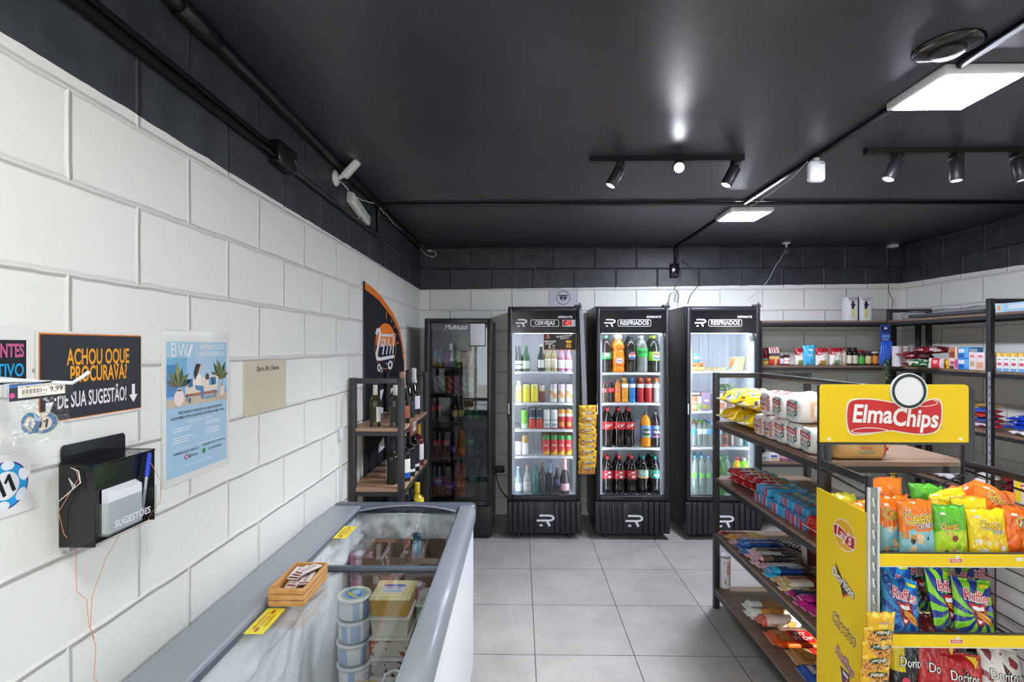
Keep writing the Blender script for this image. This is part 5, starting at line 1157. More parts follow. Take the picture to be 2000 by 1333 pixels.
for k in range(5): pink(-.425, 2.10, .2155 + .092 * k, 2 + k * .6, 'pink cup between yellow box and green boxes, ' + ('topmost of its pile' if k == 4 else nth(k, 5, 'bottom', 'top') + ' of its pile'), .035, .092)
f = B('cardboard')
bx0, bx1, by0, by1, bz = -.69, -.355, 2.215, 2.425, .735
f.box((bx0, by0, .216), (bx1, by0 + .004, bz - .002)); f.box((bx0, by1 - .004, .216), (bx1, by1, bz + .004)); f.box((bx0, by0, .216), (bx0 + .004, by1, bz)); f.box((bx1 - .004, by0, .216), (bx1, by1, bz)); f.box((bx0, by0, .216), (bx1, by1, .224))
f.build('cardboard_box', label='open cardboard box at the far end of the freezer', cat='cardboard box')
for k, q in enumerate((-.607, -.522, -.437)):
    f = B('cardboard'); f.box((q - .002, by0 + .0045, .2245), (q + .002, by1 - .0045, bz)); f.build('cardboard_divider', None, None, None, ('left', 'middle', 'right')[k] + ' cardboard divider standing in the freezer box', 'divider', 'dividers in the freezer box')
def packet(name, w, h, th, art, texts, loc, rot, lab, cat, g=None, mat='film', crimp=.09, n=26, m=34, seed=0, tear=0.0):
    """pillow packet standing in its own xz plane, front towards -y, base at z = 0"""
    f = B(mat); hw, hh = w / 2, h / 2
    def puff(u, v): return th / 2 * max(0, (1 - abs(u) ** 2.4)) ** .55 * max(0, 1 - abs(v / (1 - crimp * .9)) ** 3.2 if abs(v) < 1 - crimp * .9 else 0) ** .6
    def P(u, v, s_, o=0):
        nz = noise.noise(Vector((u * 2.3 + seed * 3.7, v * 2.9 + seed, 1.3 * s_))); nz2 = noise.noise(Vector((u * 7 + seed, v * 5, 4.2 + s_)))
        d = puff(u, v); e = abs(v) ** 3
        x = u * hw * (1 - .05 * (1 - v * v) + .02 * noise.noise(Vector((v * 3, seed, 8)))); z = hh + v * hh + .010 * w / .13 * noise.noise(Vector((u * 2.2, seed * 2.1, 5))) * e
        return Vector((x, -s_ * (d * (1 + .25 * nz + .12 * nz2) + .0008) - .004 * w / .13 * math.sin(u * 9 + seed) * e - (o if s_ > 0 else 0), z))
    for s_ in (1, -1):
        f.grid(n if s_ > 0 else 10, m if s_ > 0 else 12, (lambda s_: lambda a, c: P((a * 2 - 1) * s_, c * 2 - 1, s_))(s_), (lambda s_: lambda a, c: art((a * 2 - 1) * s_, c * 2 - 1) if s_ > 0 else art(.9, c * 2 - 1))(s_))
    mp = lambda u, v, o=0: P(max(-1, min(1, u / hw)), max(-1, min(1, v / hh)), 1, o + .0006)
    for d in texts:
        if callable(d): d(f, mp, hw, hh)
        else:
            s_, sz, u, v, col = d[:5]; kw = d[5] if len(d) > 5 else {}
            f.text(s_, sz, mp, u * hw, v * hh, kw.pop('off', .0008) if 'off' in kw else .0008, col, **kw)
    return f.build(name, None, loc, rot, lab, cat, g)
packet('ice_cream_packet', .045, .125, .016, lambda u, v: '#2a5a74' if v > .3 + .2 * u else ('#7fb8dc' if v > -.2 + .3 * u else ('#b8604a' if abs(u - v) < .25 else '#4a9ac8')), [('GELA', .016, 0, -.75, '#dfe8ee', {'bold': .01})], (-.478, 2.345, .665), (-.2, 0, .05), 'blue ice cream packet sticking up from the cardboard box', 'ice cream', seed=2)
packet('ice_cream_packet', .05, .12, .016, lambda u, v: '#e3dccf' if int((u + v * .4) * 6) % 2 else '#a86a48', [], (-.56, 2.165, .60), (-.1, .4, .05), 'white and brown striped ice cream packet before the cardboard box', 'ice cream', seed=5)
# near end: wire basket and a yellow pack
t = empty('wire_basket', (-.345, 1.42, .46), 'white wire basket at the bottom edge, inside the freezer', 'basket')
f = B('white_wire'); a, b_ = .062, .12
rim = [(-a, -b_, .2), (a - .01, -b_, .2), (a - .01, b_, .2), (-a + .02, b_ + .02, .2), (-a, b_, .2), (-a, -b_, .2)]; f.tube(rim, .0035, 6); f.build('rim', t)
f = B('white_wire')
for k in range(9): q = -b_ + k * b_ / 4; f.tube([(-a, q, .2), (-a, q, 0), (a - .01, q, 0), (a - .01, q, .2)], .0016, 4)
for k in range(1, 5): f.tube([(-a, -b_, k * .04), (-a, b_, k * .04), (a - .01, b_, k * .04), (a - .01, -b_, k * .04)], .0016, 4)
f.build('wires', t)
packet('frozen_food_pack', .16, .20, .05, lambda u, v: '#c9b258' if v > .1 + .3 * u else ('#cfc6a8' if u < .2 else '#b89a48'), [], (-.52, 1.58, .440), (-1.35, 0, .15), 'yellow and beige frozen pack lying at the bottom edge of the freezer', 'frozen food', seed=9)

# ================================================================ steel and wood racks
def rack(name, x0, x1, y0, y1, H, shelves, label, post=.034, ends=True, spine=False, wm='laminate', g=None, nofar=False):
    t = empty(name, (x0, y0, 0), label, 'shelf rack', g); W_, D_ = x1 - x0, y1 - y0; p = post
    for a in (0, W_ - p):
        for c_ in ((0,) if nofar else (0, D_ - p)): f = B('black_metal'); f.box((0, 0, 0), (p, p, H), .002); f.build('post', t, (a, c_, 0))
    if ends:
        for c_ in ((0,) if nofar else (0, D_ - p)): f = B('black_metal'); f.box((p, c_ + .002, H - .032), (W_ - p, c_ + p - .002, H - .002), .002); f.build('top_rail', t)
    if spine: f = B('black_metal'); f.box((W_ / 2 - .017, p, H - .030), (W_ / 2 + .017, D_ - p, H), .002); f.build('spine_rail', t)
    for z in shelves:
        f = B(wm); f.box((.004, p + .001, z - .018), (W_ - .004, D_ - p - .001, z), .001); f.box((p + .001, .006, z - .018), (W_ - p - .001, p + .001, z)); f.box((p + .001, D_ - p - .001, z - .018), (W_ - p - .001, D_ - .006, z)); so = f.build('shelf', t)
        f = B('black_metal')
        f.box((.003, p, z - .044), (.022, D_ - p, z - .0185)); f.box((W_ - .022, p, z - .044), (W_ - .003, D_ - p, z - .0185)); f.box((p, .004, z - .044), (W_ - p, .022, z - .0185)); f.box((p, D_ - .022, z - .044), (W_ - p, D_ - .004, z - .0185)); f.build('shelf_frame', so)
    return t
WZ = (1.186, .841, .495, .15)
WX0, WX1, WY0, WY1 = X(682, 2.9), X(788, 2.9), 2.9, 3.70
rack('display_rack', WX0, WX1, WY0, WY1, 1.472, WZ, 'small black and wood wine rack behind the chest freezer', wm='light_laminate', g='black and wood racks')
GW = 'wine rack bottles'
bt2 = lambda lab, loc, *a, **k: tag(bottle('wine_bottle', *a, **k), lab, 'bottle', GW)
def wine(lab, px, y, z, *a, **k):
    o = bottle('wine_bottle', *a, **k); o.location = (X(px, y), y, z); tag(o, lab, 'bottle', GW); return o
wine('slim white wine bottle standing alone on the upper rack shelf, nearest the wall', 733, 2.975, WZ[0], 'wine', .242, .031, '#3b361e', '#e2dbd0', (.12, .48), '#e9e9ea', art=lambda a, q: '#eceded' if a > .5 or a < -1.2 else '#3a3620')
wine('slim white wine bottle half hidden by the near right post of the wine rack', 772, 2.975, WZ[0], 'wine', .242, .031, '#35342c', '#ded6cc', (.12, .48), '#e9e9ea', art=lambda a, q: '#e6e6e6' if a < -1.1 else '#35342c')
def atz(px, py, z):
    d = _dir(px); k = (CAMZ - z) * 1000 / (py - 678); return (d[0] * k, d[1] * k, z)
def wine2(lab, px, py, z, *a, **k):
    o = bottle('wine_bottle', *a, **k); o.location = atz(px, py, z); tag(o, lab, 'bottle', GW); return o
wine2('sparkling wine with copper foil on the upper rack shelf', 786.5, 826, WZ[0], 'champ', .312, .042, '#161a12', '#a5826c', (.10, .34), '#9a5a48')
wine2('black sparkling wine bottle in the middle of the upper rack shelf', 797.5, 815.5, WZ[0], 'champ', .312, .042, '#12160e', '#26282c', (.12, .36), '#3a3e48', (('BRUT', .016, .7, '#d8dae0'),))
wine2('sparkling wine with silver foil and blue collar, farthest on the upper rack shelf', 808, 809, WZ[0], 'champ', .318, .042, '#14180f', '#d6d8dc', (.10, .40), '#e6e8ee', capcol2='#2f4fc0', art=lambda a, q: '#e4e6ee' if a > -.2 and q > .1 else '#242a5a')
wine2('dark wine bottle with cream side label, nearest on the lower rack shelf', 767, 945, WZ[1], 'wine', .255, .036, '#20221c', '#22242a', (.10, .56), '#e3dfd0', art=lambda a, q: '#e0dccb' if a < -.9 else '#22241e')
wine2('red wine bottle with white and blue label on the lower rack shelf', 789, 939, WZ[1], 'wine', .27, .037, '#14120f', '#191a1d', (.08, .50), '#e6e8dc', art=lambda a, q: '#2f55b0' if q < .25 else '#e3e6d8')
wine2('black labelled red wine bottle, second from the near post', 799, 929, WZ[1], 'wine', .275, .037, '#120f10', '#141518', (.10, .56), '#1d1f24', (('RES', .02, .7, '#d9dbdf'),), art=lambda a, q: '#d6d8dc' if q < .12 else '#1e2026')
wine2('black labelled red wine bottle, third from the near post', 808, 918.5, WZ[1], 'wine', .275, .037, '#120f10', '#141518', (.10, .56), '#1d1f24', (('PRE', .02, .7, '#d9dbdf'),), art=lambda a, q: '#d6d8dc' if q < .14 else '#1e2026')
wine2('rose wine bottle with white label, farthest on the lower rack shelf', 817, 908, WZ[1], 'wine', .28, .037, '#5a1820', '#c8a23a', (.14, .52), '#e0dbe0')
wine2('dark bottle neck nearest on the lowest visible rack shelf', 796, 1062, WZ[2], 'wine', .285, .037, '#101010', '#141518', (.2, .5), '#d9d8d2')
wine2('dark bottle with white label behind the freezer end on the lowest visible shelf', 804, 1050, WZ[2], 'wine', .29, .037, '#101010', '#101114', (.2, .72), '#dcdde0')
wine2('bottle with yellow and teal wrap on the lowest visible rack shelf', 815, 1036, WZ[2], 'wine', .30, .04, '#c9a820', '#d8c232', (.1, .7), '#d8c63a', art=lambda a, q: '#3fa8a4' if abs(q - .6 + a * .1) < .1 else '#d8c63a')
m_ = flat((WX1 + .0015, 3.17, WZ[0] - .022), (0, 1, 0), (0, 0, 1)); b = B('paper', '#d8704a'); b.rect(-.085, -.055, .085, .030, m_, 0, th=.0012); b.rect(-.081, -.052, .081, .027, m_, .0004, '#3b3634'); b.rect(-.02, -.04, .078, .02, m_, .0006, '#b9b4ac'); b.text('34,90', .034, m_, .028, -.008, .001, '#2d2b2a', .014); b.rect(-.078, -.05, -.03, .025, m_, .0006, '#7a4038')
b.build('price_card', label='price card clipped on the upper wine rack shelf edge', cat='price card')
# ================================================================ middle shelf rack (gondola)
GX0, GX1, GY0, GY1 = 1.222, 1.826, 2.085, 3.275
GZ = (1.185, .833, .483, .13)
rack('display_rack', GX0, GX1, GY0, GY1, 1.487, GZ, 'black and wood double-sided rack with bread in the middle of the shop', spine=True, g='black and wood racks')
def otext(f, s, size, mp, u, v, layers, off=.0008, **k):
    for i, (bo, c) in enumerate(layers): f.text(s, size, mp, u, v, off + .0005 * i, c, bo, **k)
CHE = [(.085, '#f4efe6'), (.055, '#1d1a17'), (.018, '#f8c81a')]
RUF = [(.06, '#f1eeee'), (.006, '#d42a34')]
DOR = [(.05, '#1c1b1b'), (.006, '#f0efec')]
def aisle(x, y, z): return flat((x, y, z), (0, -1, 0), (0, 0, 1))
LOAF = 'loaves on the top rack shelf'
def loaf(name, y, z, a, b_, L, art, lab, end=None, x=None, side_art=None, mat='film', wob=0, tail=1.0):
    f = B(mat)
    s_ = [(0, .05 * a, .05 * b_, b_), (.001, .80 * a, .84 * b_, b_), (.010, .97 * a, .97 * b_, b_)]
    for k in range(1, 15): q = k / 15; s_.append((.010 + L * q, a * (1 + .04 * math.sin(q * 9 + wob)), b_ * (1 + .05 * math.sin(q * 7 + wob)), b_ * (1 + .05 * math.sin(q * 7 + wob))))
    s_ += [(L + .015, a * .8, b_ * .75, b_ * .85), (L + .015 + .025 * tail, a * .3, b_ * .2, b_ * .7), (L + .015 + .055 * tail, a * .6, b_ * .12, b_ * .7)]
    f.sweep(s_, 30, .55, col=art)
    if end: end(f, aisle(-.0012, 0, b_))
    if side_art: side_art(f, flat((0, -a - .0008, b_), (1, 0, 0), (0, 0, 1)))
    return f.build(name, None, (x if x is not None else GX0 + .02, y, z), (0, 0, RN.uniform(-.05, .05)), lab, 'bread', LOAF)
def forma_end(f, mp):
    for a in range(4):
        for c_ in range(9):
            if (a + c_) % 2: f.rect(.020 + a * .0075, -.036 + c_ * .0085, .0275 + a * .0075, -.0275 + c_ * .0085, mp, .0006, '#d23a3c')
    f.text('PÃO DE', .025, mp, -.014, .018, .0008, '#a8262c', .016, .70); f.text('FORMA', .025, mp, -.014, -.006, .0008, '#a8262c', .016, .78); f.rect(-.032, -.034, .002, -.022, mp, .0008, '#d98a2c')
def forma_art(t, k):
    if t < .18: return '#ece6e2'
    return ('#d23a3c' if (int(t * 22) + int(k * 22)) % 2 else '#f1e6e4') if t < .5 else '#e6ded6'
def sand_end(f, mp):
    f.poly([(-.040, .040), (.040, .028), (.040, .006), (-.040, .018)][::-1], mp, .0008, col='#c5302f'); f.text('QualiBread', .017, mp, 0, .023, .0014, '#f3eeee', .012, .8, rot=-.15)
    f.text('PÃO DE', .017, mp, -.012, -.006, .0010, '#c5483f', .014, .8, rot=-.12); f.text('SANDUÍCHE', .017, mp, -.006, -.026, .0010, '#2f93a8', .014, .66, rot=-.12); f.disc(.030, -.010, .013, .014, mp, .0010, '#2c5f48', 18); f.disc(.030, -.010, .006, .007, mp, .0014, '#e6e3da', 12); f.rect(.022, .032, .044, .042, mp, .0012, '#2f93a8')
def sand_art(t, k):
    if t < .22: return '#e9e6e2'
    if .16 < k < .24 and .3 < t < .5: return '#3f92c8'
    n_ = noise.noise(Vector((t * 6, k * 5, 2)))
    return '#d8b68c' if n_ > (-.06 if .28 < k < .7 else .12) else ('#ecd9cc' if n_ > -.1 else '#f0ece8') if t < .8 else '#d9a08a'
for i, y in enumerate((2.70, 2.59)): loaf('bread_loaf', y, GZ[0] + .001, .053, .056, .26, forma_art, 'red checked loaf on the lower bread layer, ' + ('farther' if i == 0 else 'nearer') + ' one', forma_end, wob=i)
loaf('bread_loaf', 2.645, GZ[0] + .116, .056, .060, .26, forma_art, 'red checked loaf lying on top of the two other red checked loaves', forma_end, x=GX0 + .03)
for i, y in enumerate((2.475, 2.362, 2.25)): loaf('bread_loaf', y, GZ[0] + .001, .0545, .058, .27, sand_art, 'white sandwich loaf on the lower bread layer, ' + ('farthest', 'middle', 'nearest')[i] + ' of three', sand_end, wob=2 + i)
for i, y in enumerate((2.50, 2.36)): loaf('bread_loaf', y, GZ[0] + .120, .062, .056, .27, sand_art, ('farther', 'nearer')[i] + ' white sandwich loaf on the upper bread layer', sand_end, x=GX0 + .02, wob=5 + i)
def bun_art(sd):
    r = random.Random(sd); sp = [(r.random(), r.random(), r.uniform(.014, .034), r.choice(['#3f7cc0', '#e8a85c', '#f3efe4', '#f3efe4', '#f3efe4', '#8a5a3c', '#4a4450'])) for _ in range(60)]
    def g(t, k):
        for a, c_, q, col in sp:
            if abs(t - a) < q and abs(k - c_) < q * 1.3: return col
        return '#f0cf1e' if t < .52 else ('#e8a83a' if k < .25 or k > .9 else '#e9dfd0')
    return g
def bun(y, z, sd, lab, x):
    f = B('film'); a, b_ = .075, .052
    s_ = [(0, a * .6, .004, b_ * .8), (.03, a * .45, .012, b_ * .8)] + [(.05 + .017 * k, a * (.72 + .28 * math.sin(min(1, k / 5) * math.pi / 2)) * (1 + .05 * math.sin(k * 1.3 + sd)), b_ * (.62 + .38 * math.sin(min(1, k / 5) * math.pi / 2)) * (1 + .06 * math.sin(k * 1.9 + sd)), b_) for k in range(14)] + [(.30, a * .7, b_ * .6, b_ * .9), (.325, a * .5, .006, b_ * .8)]
    f.sweep(s_, 28, .7, col=bun_art(sd)); f.build('bread_bag', None, (x, y, z), (0, 0, RN.uniform(-.12, .12)), lab, 'bread', LOAF)
for i, y in enumerate((3.16, 3.0, 2.85)):
    bun(y, GZ[0] + .001, i, 'yellow printed bun bag on the lower layer, ' + nth(i, 3, 'farthest', 'nearest'), GX0 - .005)
    bun(y - .02, GZ[0] + .107, i + 7, 'yellow printed bun bag on the upper layer, ' + nth(i, 3, 'farthest', 'nearest'), GX0 - .012)
x0, x1 = X(1618, 2.16), X(1728, 2.16)
def tan_side(f, mp): f.rect(.10, .012, .165, .040, mp, .0006, '#c5302f'); f.text('QualiBread', .016, mp, .132, .026, .0012, '#f0e2dc', .012, .72); f.text('PÃO DE', .016, mp, .125, -.010, .0008, '#c0443a', .014, .85); f.text('SANDUÍCHE', .016, mp, .128, -.028, .0008, '#3f8f8a', .014, .7)
loaf('bread_loaf', 2.165, GZ[0] + .001, .055, .060, x1 - x0 - .035, lambda t, k: '#c43a34' if t > .86 else '#d0a468', 'long tan loaf lying crosswise under the yellow sign', None, x=x0, side_art=tan_side, tail=.3)

# ---- biscuits on the second shelf
def pack(L, a, b_, art, texts=(), crimp=.018, pw=.55, n=22, mat='film', name='snack_pack', loc=(0, 0, 0), rot=(0, 0, 0), lab=None, cat='snack', g=None, top=None, endtxt=None):
    """long packet along x with flat crimped ends, lying on z = 0"""
    f = B(mat)
    s_ = [(0, a * .96, .0012, b_), (crimp * .8, a * .86, .0022, b_), (crimp * 1.3, a * .95, b_ * .75, b_)] + [(crimp * 1.6 + (L - crimp * 3.2) * k / 12, a * (1 + .02 * math.sin(k * 2.2)), b_ * (1 + .03 * math.sin(k * 1.7)), b_ * (1 + .03 * math.sin(k * 1.7))) for k in range(13)] + [(L - crimp * 1.3, a * .95, b_ * .75, b_), (L - crimp * .8, a * .86, .0022, b_), (L, a * .96, .0012, b_)]
    f.sweep(s_, n, pw, col=art)
    mp = flat((L / 2, 0, 2 * b_ + .0012), (1, 0, 0), (0, 1, 0)); mq = flat((L / 2, -a * .985, b_), (1, 0, 0), (0, 0, 1))
    for s2, sz, u, v, col, kw in texts: (f.text(s2, sz, mp, u, v, .0006, col, **kw))
    if top: top(f, mp, mq)
    return f.build(name, None, loc, rot, lab, cat, g)
GB = 'biscuits on the second rack shelf'
def cookie_art(sd):
    def g(t, k):
        if .52 < t < .70: return '#c99a5c' if (int(t * 60) + int(k * 18)) % 4 else '#5a3222'
        if .72 < t < .84: return '#6fa8cc'
        return '#c2262e' if (t < .40 or k > .5) else '#d8d2d2' if .40 <= t < .47 else '#b3202a'
    return g
nm = ['farthest', 'second farthest', 'third farthest', 'fourth farthest', 'fifth farthest']
for i in range(5):
    for j in range(2):
        pack(.215, .034, .021, cookie_art(i), loc=(GX0 + .035 + .012 * i - .01 * j, 3.10 - .075 * i, GZ[1] + .001 + .044 * j), rot=(0, 0, RN.uniform(-.06, .06)), lab=nm[i] + ' red chocolate cookie packet on the ' + ('lower' if j == 0 else 'upper') + ' layer', cat='biscuit', g=GB, name='biscuit_pack',
             top=lambda f, mp, mq: (f.rect(-.08, -.012, -.02, .012, mp, .0004, '#e9e2e0'), f.text('cookie', .02, mp, -.05, 0, .0009, '#c2262e', .012)))
def bbox(y, z, d, h, ca, cb, lab, x=0.0, L=.20, wav=True):
    f = B('film', cb); f.box((0, -d, 0), (L, d, h), .004); mp = aisle(-.0008, 0, h / 2); f.rect(-d * .92, -h * .46, d * .92, h * .46, mp, 0, ca); f.rect(-d * .5, -h * .40, d * .1, h * .40, mp, .0004, cb if ca != cb else '#d8e2ee')
    mt = flat((L / 2, 0, h + .0006), (1, 0, 0), (0, 1, 0))
    for k in range(5): f.rect(-L * .46 + k * L * .19, -d * .8 + .3 * d * (k % 2), -L * .46 + k * L * .19 + L * .13, -d * .2 + .5 * d * (k % 3), mt, .0002, ('#7fc4e0', '#c0392f', '#d8c27a', '#2f6ab0', '#e3e2e0')[k])
    f.text('wafer', .02, mt, .0, .25 * d, .0008, '#eef2f4', .012)
    f.build('biscuit_box', None, (GX0 + .022 + x, y, z), (0, 0, RN.uniform(-.03, .03)), lab, 'biscuit', GB)
r_ = [(2.715, .0275, '#cf3a3c', '#4aa6d0'), (2.655, .0275, '#d23a3e', '#4fa9d4'), (2.595, .0275, '#3f9ed0', '#3c98cc'), (2.537, .0265, '#cf2f36', '#5a9ed0'), (2.48, .0265, '#4aa8d8', '#3f94c8'), (2.424, .0265, '#cc2f38', '#6a7fc0'), (2.368, .0265, '#d02c34', '#4a92c4'), (2.312, .0265, '#cc262c', '#4c90c0')]
for i, (y, d, ca, cb) in enumerate(r_):
    bbox(y, GZ[1] + .001, d, .050, ca, cb, 'red and blue wafer box on the second shelf, ' + nth(i, 8, 'farthest', 'nearest') + ', lower layer', x=.006 * (i % 3))
for i, (y, d, ca, cb) in enumerate(r_[:2] + r_[3:]):
    bbox(y, GZ[1] + .052, d, .040, '#d0404a' if i % 2 else '#52aad6', '#3f9ac8' if i < 4 else '#3f86bc', 'red and blue wafer box on the second shelf, ' + nth(i, 7, 'farthest', 'nearest') + ', upper layer', x=.012 + .004 * i)
for i, y in enumerate((2.235, 2.155)):
    pack(.20, .039, .040, lambda t, k: '#c9161c' if (int(t * 30) + int(k * 20)) % 6 else '#e85a52', loc=(GX0 + .015, y, GZ[1] + .001), lab='shiny red biscuit packet at the near end of the second shelf, ' + ('farther' if i == 0 else 'nearer') + ' one', cat='biscuit', g=GB, name='biscuit_pack', pw=.4)
# ---- chocolate bars on the third shelf
GC = 'chocolate bars on the third rack shelf'
def two(c1, c2, c3=None, q1=.22, q2=.6): return lambda t, k: c1 if t < q1 else (c2 if t < q2 or not c3 else c3)
bars = [('brown red', two('#7a2420', '#8f3a30', '#c9a86a', .4, .62), '', 0, '#fff'), ('yellow orange', two('#e0a020', '#c87a24', '#d8a83a'), '', 0, '#fff'), ('tan and gold', two('#d8962a', '#b08a5a', '#d6a23a'), '', 0, '#fff'),
        ('pink tipped dark', two('#d9a2b8', '#2c2230', '#b89aa8'), '', 0, '#fff'), ('deep blue', two('#2f6ab8', '#28509c', '#35408c', .15, .7), 'negresco', .020, '#d8e2f0'), ('blue and navy', two('#2c72c0', '#2a4c96', '#27386c', .15, .6), 'negresco', .020, '#d9e2f0'), ('blue grey', two('#3a7cc0', '#5a6a90', '#2a3458', .15, .5), 'negresco', .020, '#d9e2f0'),
        ('pink and taupe', two('#e0b0c0', '#8a6a5a', '#3a3234', .15, .45), 'Charge', .020, '#c9c4c8'), ('pink and silver', two('#e2b6c6', '#c9c6cc', '#4a4446', .18, .62), 'Chokito', .018, '#5a4a52'), ('pink and dark brown', two('#e0aec0', '#6a564e', '#34302e', .15, .4), 'Charge', .020, '#cfcace'), ('pale silver', two('#d8aabc', '#d2cfd4', '#b9bcc4', .2, .7), '', 0, '#fff'),
        ('bright cyan', two('#2aa2d8', '#2f9ad0', '#2f86c0'), '', 0, '#fff'), ('navy with cyan end', two('#38b2e2', '#24448c', '#3a2a26', .2, .66), 'negresco', .022, '#e6eef4'), ('tan and cocoa', two('#d8b47a', '#b08a62', '#5a2c24', .2, .45), '', 0, '#fff'), ('cream and maroon', two('#d9bc84', '#8a6048', '#6a1c26', .12, .5), '', 0, '#fff'), ('cream labelled maroon', two('#dcc27e', '#ddd5c4', '#7a1c28', .1, .55), '', 0, '#fff'),
        ('dark blue multicolour', two('#b41a6a', '#28345c', '#23304e', .12, .7), 'BISCOITO', .024, '#e6c83a'), ('cream and pink', two('#c2207c', '#dcc896', '#8a5a3c', .14, .5), '', 0, '#fff'), ('magenta', two('#d02a90', '#8c1a74', '#b9a6bc', .2, .55), '', 0, '#fff'), ('magenta and purple', two('#cf2c94', '#7c1c6c', '#8c3a7c', .2, .55), '', 0, '#fff'), ('bright magenta', two('#d8329c', '#7a1a62', '#5a2a4a', .25, .6), '', 0, '#fff')]
yb = 3.215
for i, (nme, art, tx, sz, tc) in enumerate(bars):
    big = i in (0, 12); a = .030 if big else .0235
    yb -= a
    pack(.235 if i not in (11, 12) else .26, a - .0005, .0135, art, [(tx, sz, .015, 0, tc, {'bold': .012})] if tx else (), loc=(GX0 + .012 + .010 * (i % 3), yb, GZ[2] + .001), rot=(0, 0, RN.uniform(-.05, .03)), lab=nme + ' bar wrapper lying on the third rack shelf', cat='chocolate', g=GC, name='chocolate_bar', crimp=.022)
    if i in (4, 5, 7, 8, 9, 12, 14, 15, 18):
        pack(.235, a - .001, .0125, art, [(tx, sz, .015, 0, tc, {'bold': .012})] if tx else (), loc=(GX0 + .028 + .006 * (i % 3), yb - .006, GZ[2] + .0295), rot=(0, 0, RN.uniform(-.05, .03)), lab=nme + ' bar wrapper lying on top of its twin, third rack shelf', cat='chocolate', g=GC, name='chocolate_bar', crimp=.022)
    yb -= a
for i in range(4): pack(.16, .016, .010, lambda t, k: '#e6e6e4' if int(t * 14 + k * 3) % 2 else '#4a4c52', loc=(GX0 + .30 + .03 * i, 3.12 - .06 * i, GZ[2] + .001), rot=(0, 0, -.9), lab='black and white striped wrapper leaning at the back of third shelf, ' + nth(i, 4, 'farthest', 'nearest'), cat='snack', g='striped wrappers', name='striped_wrapper')
p_ = atz(1583, 1103, GZ[2])
f = B('plastic', '#e3ded8'); f.lathe([(0, 0), (.036, 0), (.038, .004), (.049, .140), (.051, .143), (.051, .149), (.046, .150), (0, .150)], 28, col=lambda a, q: '#5a2a2c' if .05 < q < .118 and -1.0 < (a + math.pi) % (2 * math.pi) - math.pi < .35 else '#e3ded8')
for k in range(4): f.rect(-.028, .075 + k * .009, .0, .0785 + k * .009, cylmap(.0455), .0006, '#8a5a58')
f.build('paper_cup', None, (p_[0], p_[1], GZ[2] + .0006), None, 'white and brown paper cup at the back of the third rack shelf', 'cup')
# ---- bottom shelf
p_ = atz(1415.5, 1151, GZ[3])
f = B('plastic', '#dedde4'); f.lathe([(0, 0), (.034, 0), (.0365, .003), (.0365, .188), (.038, .190), (.038, .197), (.034, .199), (.032, .196), (0, .196)], 28, col=lambda a, q: '#9a9ca2' if q > .19 else '#e2e0e6'); m_ = cylmap(.0368, .25)
f.text('stax', .050, (lambda g: lambda u, v, o=0: g(v, u, o))(lambda u, v, o=0: cylmap(.0368, .25)(-u, v, o)), .13, .0, .0006, '#cf5a3a', .016)
f.rect(-.022, .03, -.012, .06, m_, .0006, '#b09a6a'); f.rect(.004, .02, .012, .09, m_, .0006, '#a9a4b8'); f.rect(-.024, .14, -.02, .17, m_, .0006, '#8a86a0')
f.build('chips_tube', None, (p_[0] + .01, p_[1] + .03, GZ[3] + .0006), None, 'white cardboard chips tube standing at the far end of the bottom shelf', 'tube')
GD = 'biscuits on the bottom rack shelf'
def nes(f, mp, mq): f.text('Nesfit', .036, mp, -.045, .004, .0008, '#4a6a78', .010); f.disc(.06, .0, .026, .018, mp, .0008, '#c08a4a', 18); f.text('Nesfit', .026, mq, -.05, .004, .0008, '#8a6a4a', .010); f.disc(.05, 0, .026, .016, mq, .0008, '#b97a3c', 18)
pack(.255, .036, .028, lambda t, k: '#d9802a' if t > .85 else ('#dfe2d6' if t < .4 else '#a98458'), loc=(GX0 + .06, 2.965, GZ[3] + .001), lab='tan biscuit roll at the back of the bottom shelf pair', cat='biscuit', g=GD, name='biscuit_roll', top=nes, pw=.8)
pack(.27, .036, .028, lambda t, k: '#e4e4dc' if t < .35 else ('#d89a4a' if t < .75 else '#e8dcc8'), loc=(GX0 + .035, 2.885, GZ[3] + .001), lab='white biscuit roll in the middle of the bottom shelf three', cat='biscuit', g=GD, name='biscuit_roll', top=nes, pw=.8)
def nes2(f, mp, mq): f.text('nesfit', .026, mp, -.045, .004, .0008, '#f0eae4', .010); f.poly([(-.06, .004), (-.035, -.012), (-.01, .004), (-.035, -.004)], mq, .0008, col='#c5302f'); f.disc(.05, 0, .028, .018, mq, .0008, '#b97a3c', 18)
pack(.25, .036, .028, lambda t, k: '#d8665a' if t < .2 else ('#eddccc' if t < .8 else '#f0e6da'), loc=(GX0 + .062, 2.810, GZ[3] + .001), lab='red and white biscuit roll, nearest of the bottom shelf three', cat='biscuit', g=GD, name='biscuit_roll', top=nes2, pw=.8)
pack(.12, .03, .022, lambda t, k: '#c9403a' if t > .4 else '#e3dcdc', loc=(GX0 + .42, 2.95, GZ[3] + .001), rot=(0, 0, -.6), lab='small red and white packet at the back of the bottom shelf', cat='biscuit', g=GD, name='biscuit_pack')
def pit(f, mp, mq):
    f.rect(-.02, -.052, .085, .052, mp, .0005, '#c0272c'); f.text('PIT', .042, mp, .032, .018, .001, '#f2ece8', .014, .95, .2); f.text('STOP', .042, mp, .032, -.020, .001, '#f2ece8', .014, .95, .2)
    for u, v in ((-.075, .026), (-.055, -.02)): f.disc(u, v, .028, .024, mp, .0009, '#c9904a', 18); f.ring(u, v, .028, .003, mp, .0011, '#a86a2c', rv=.024)
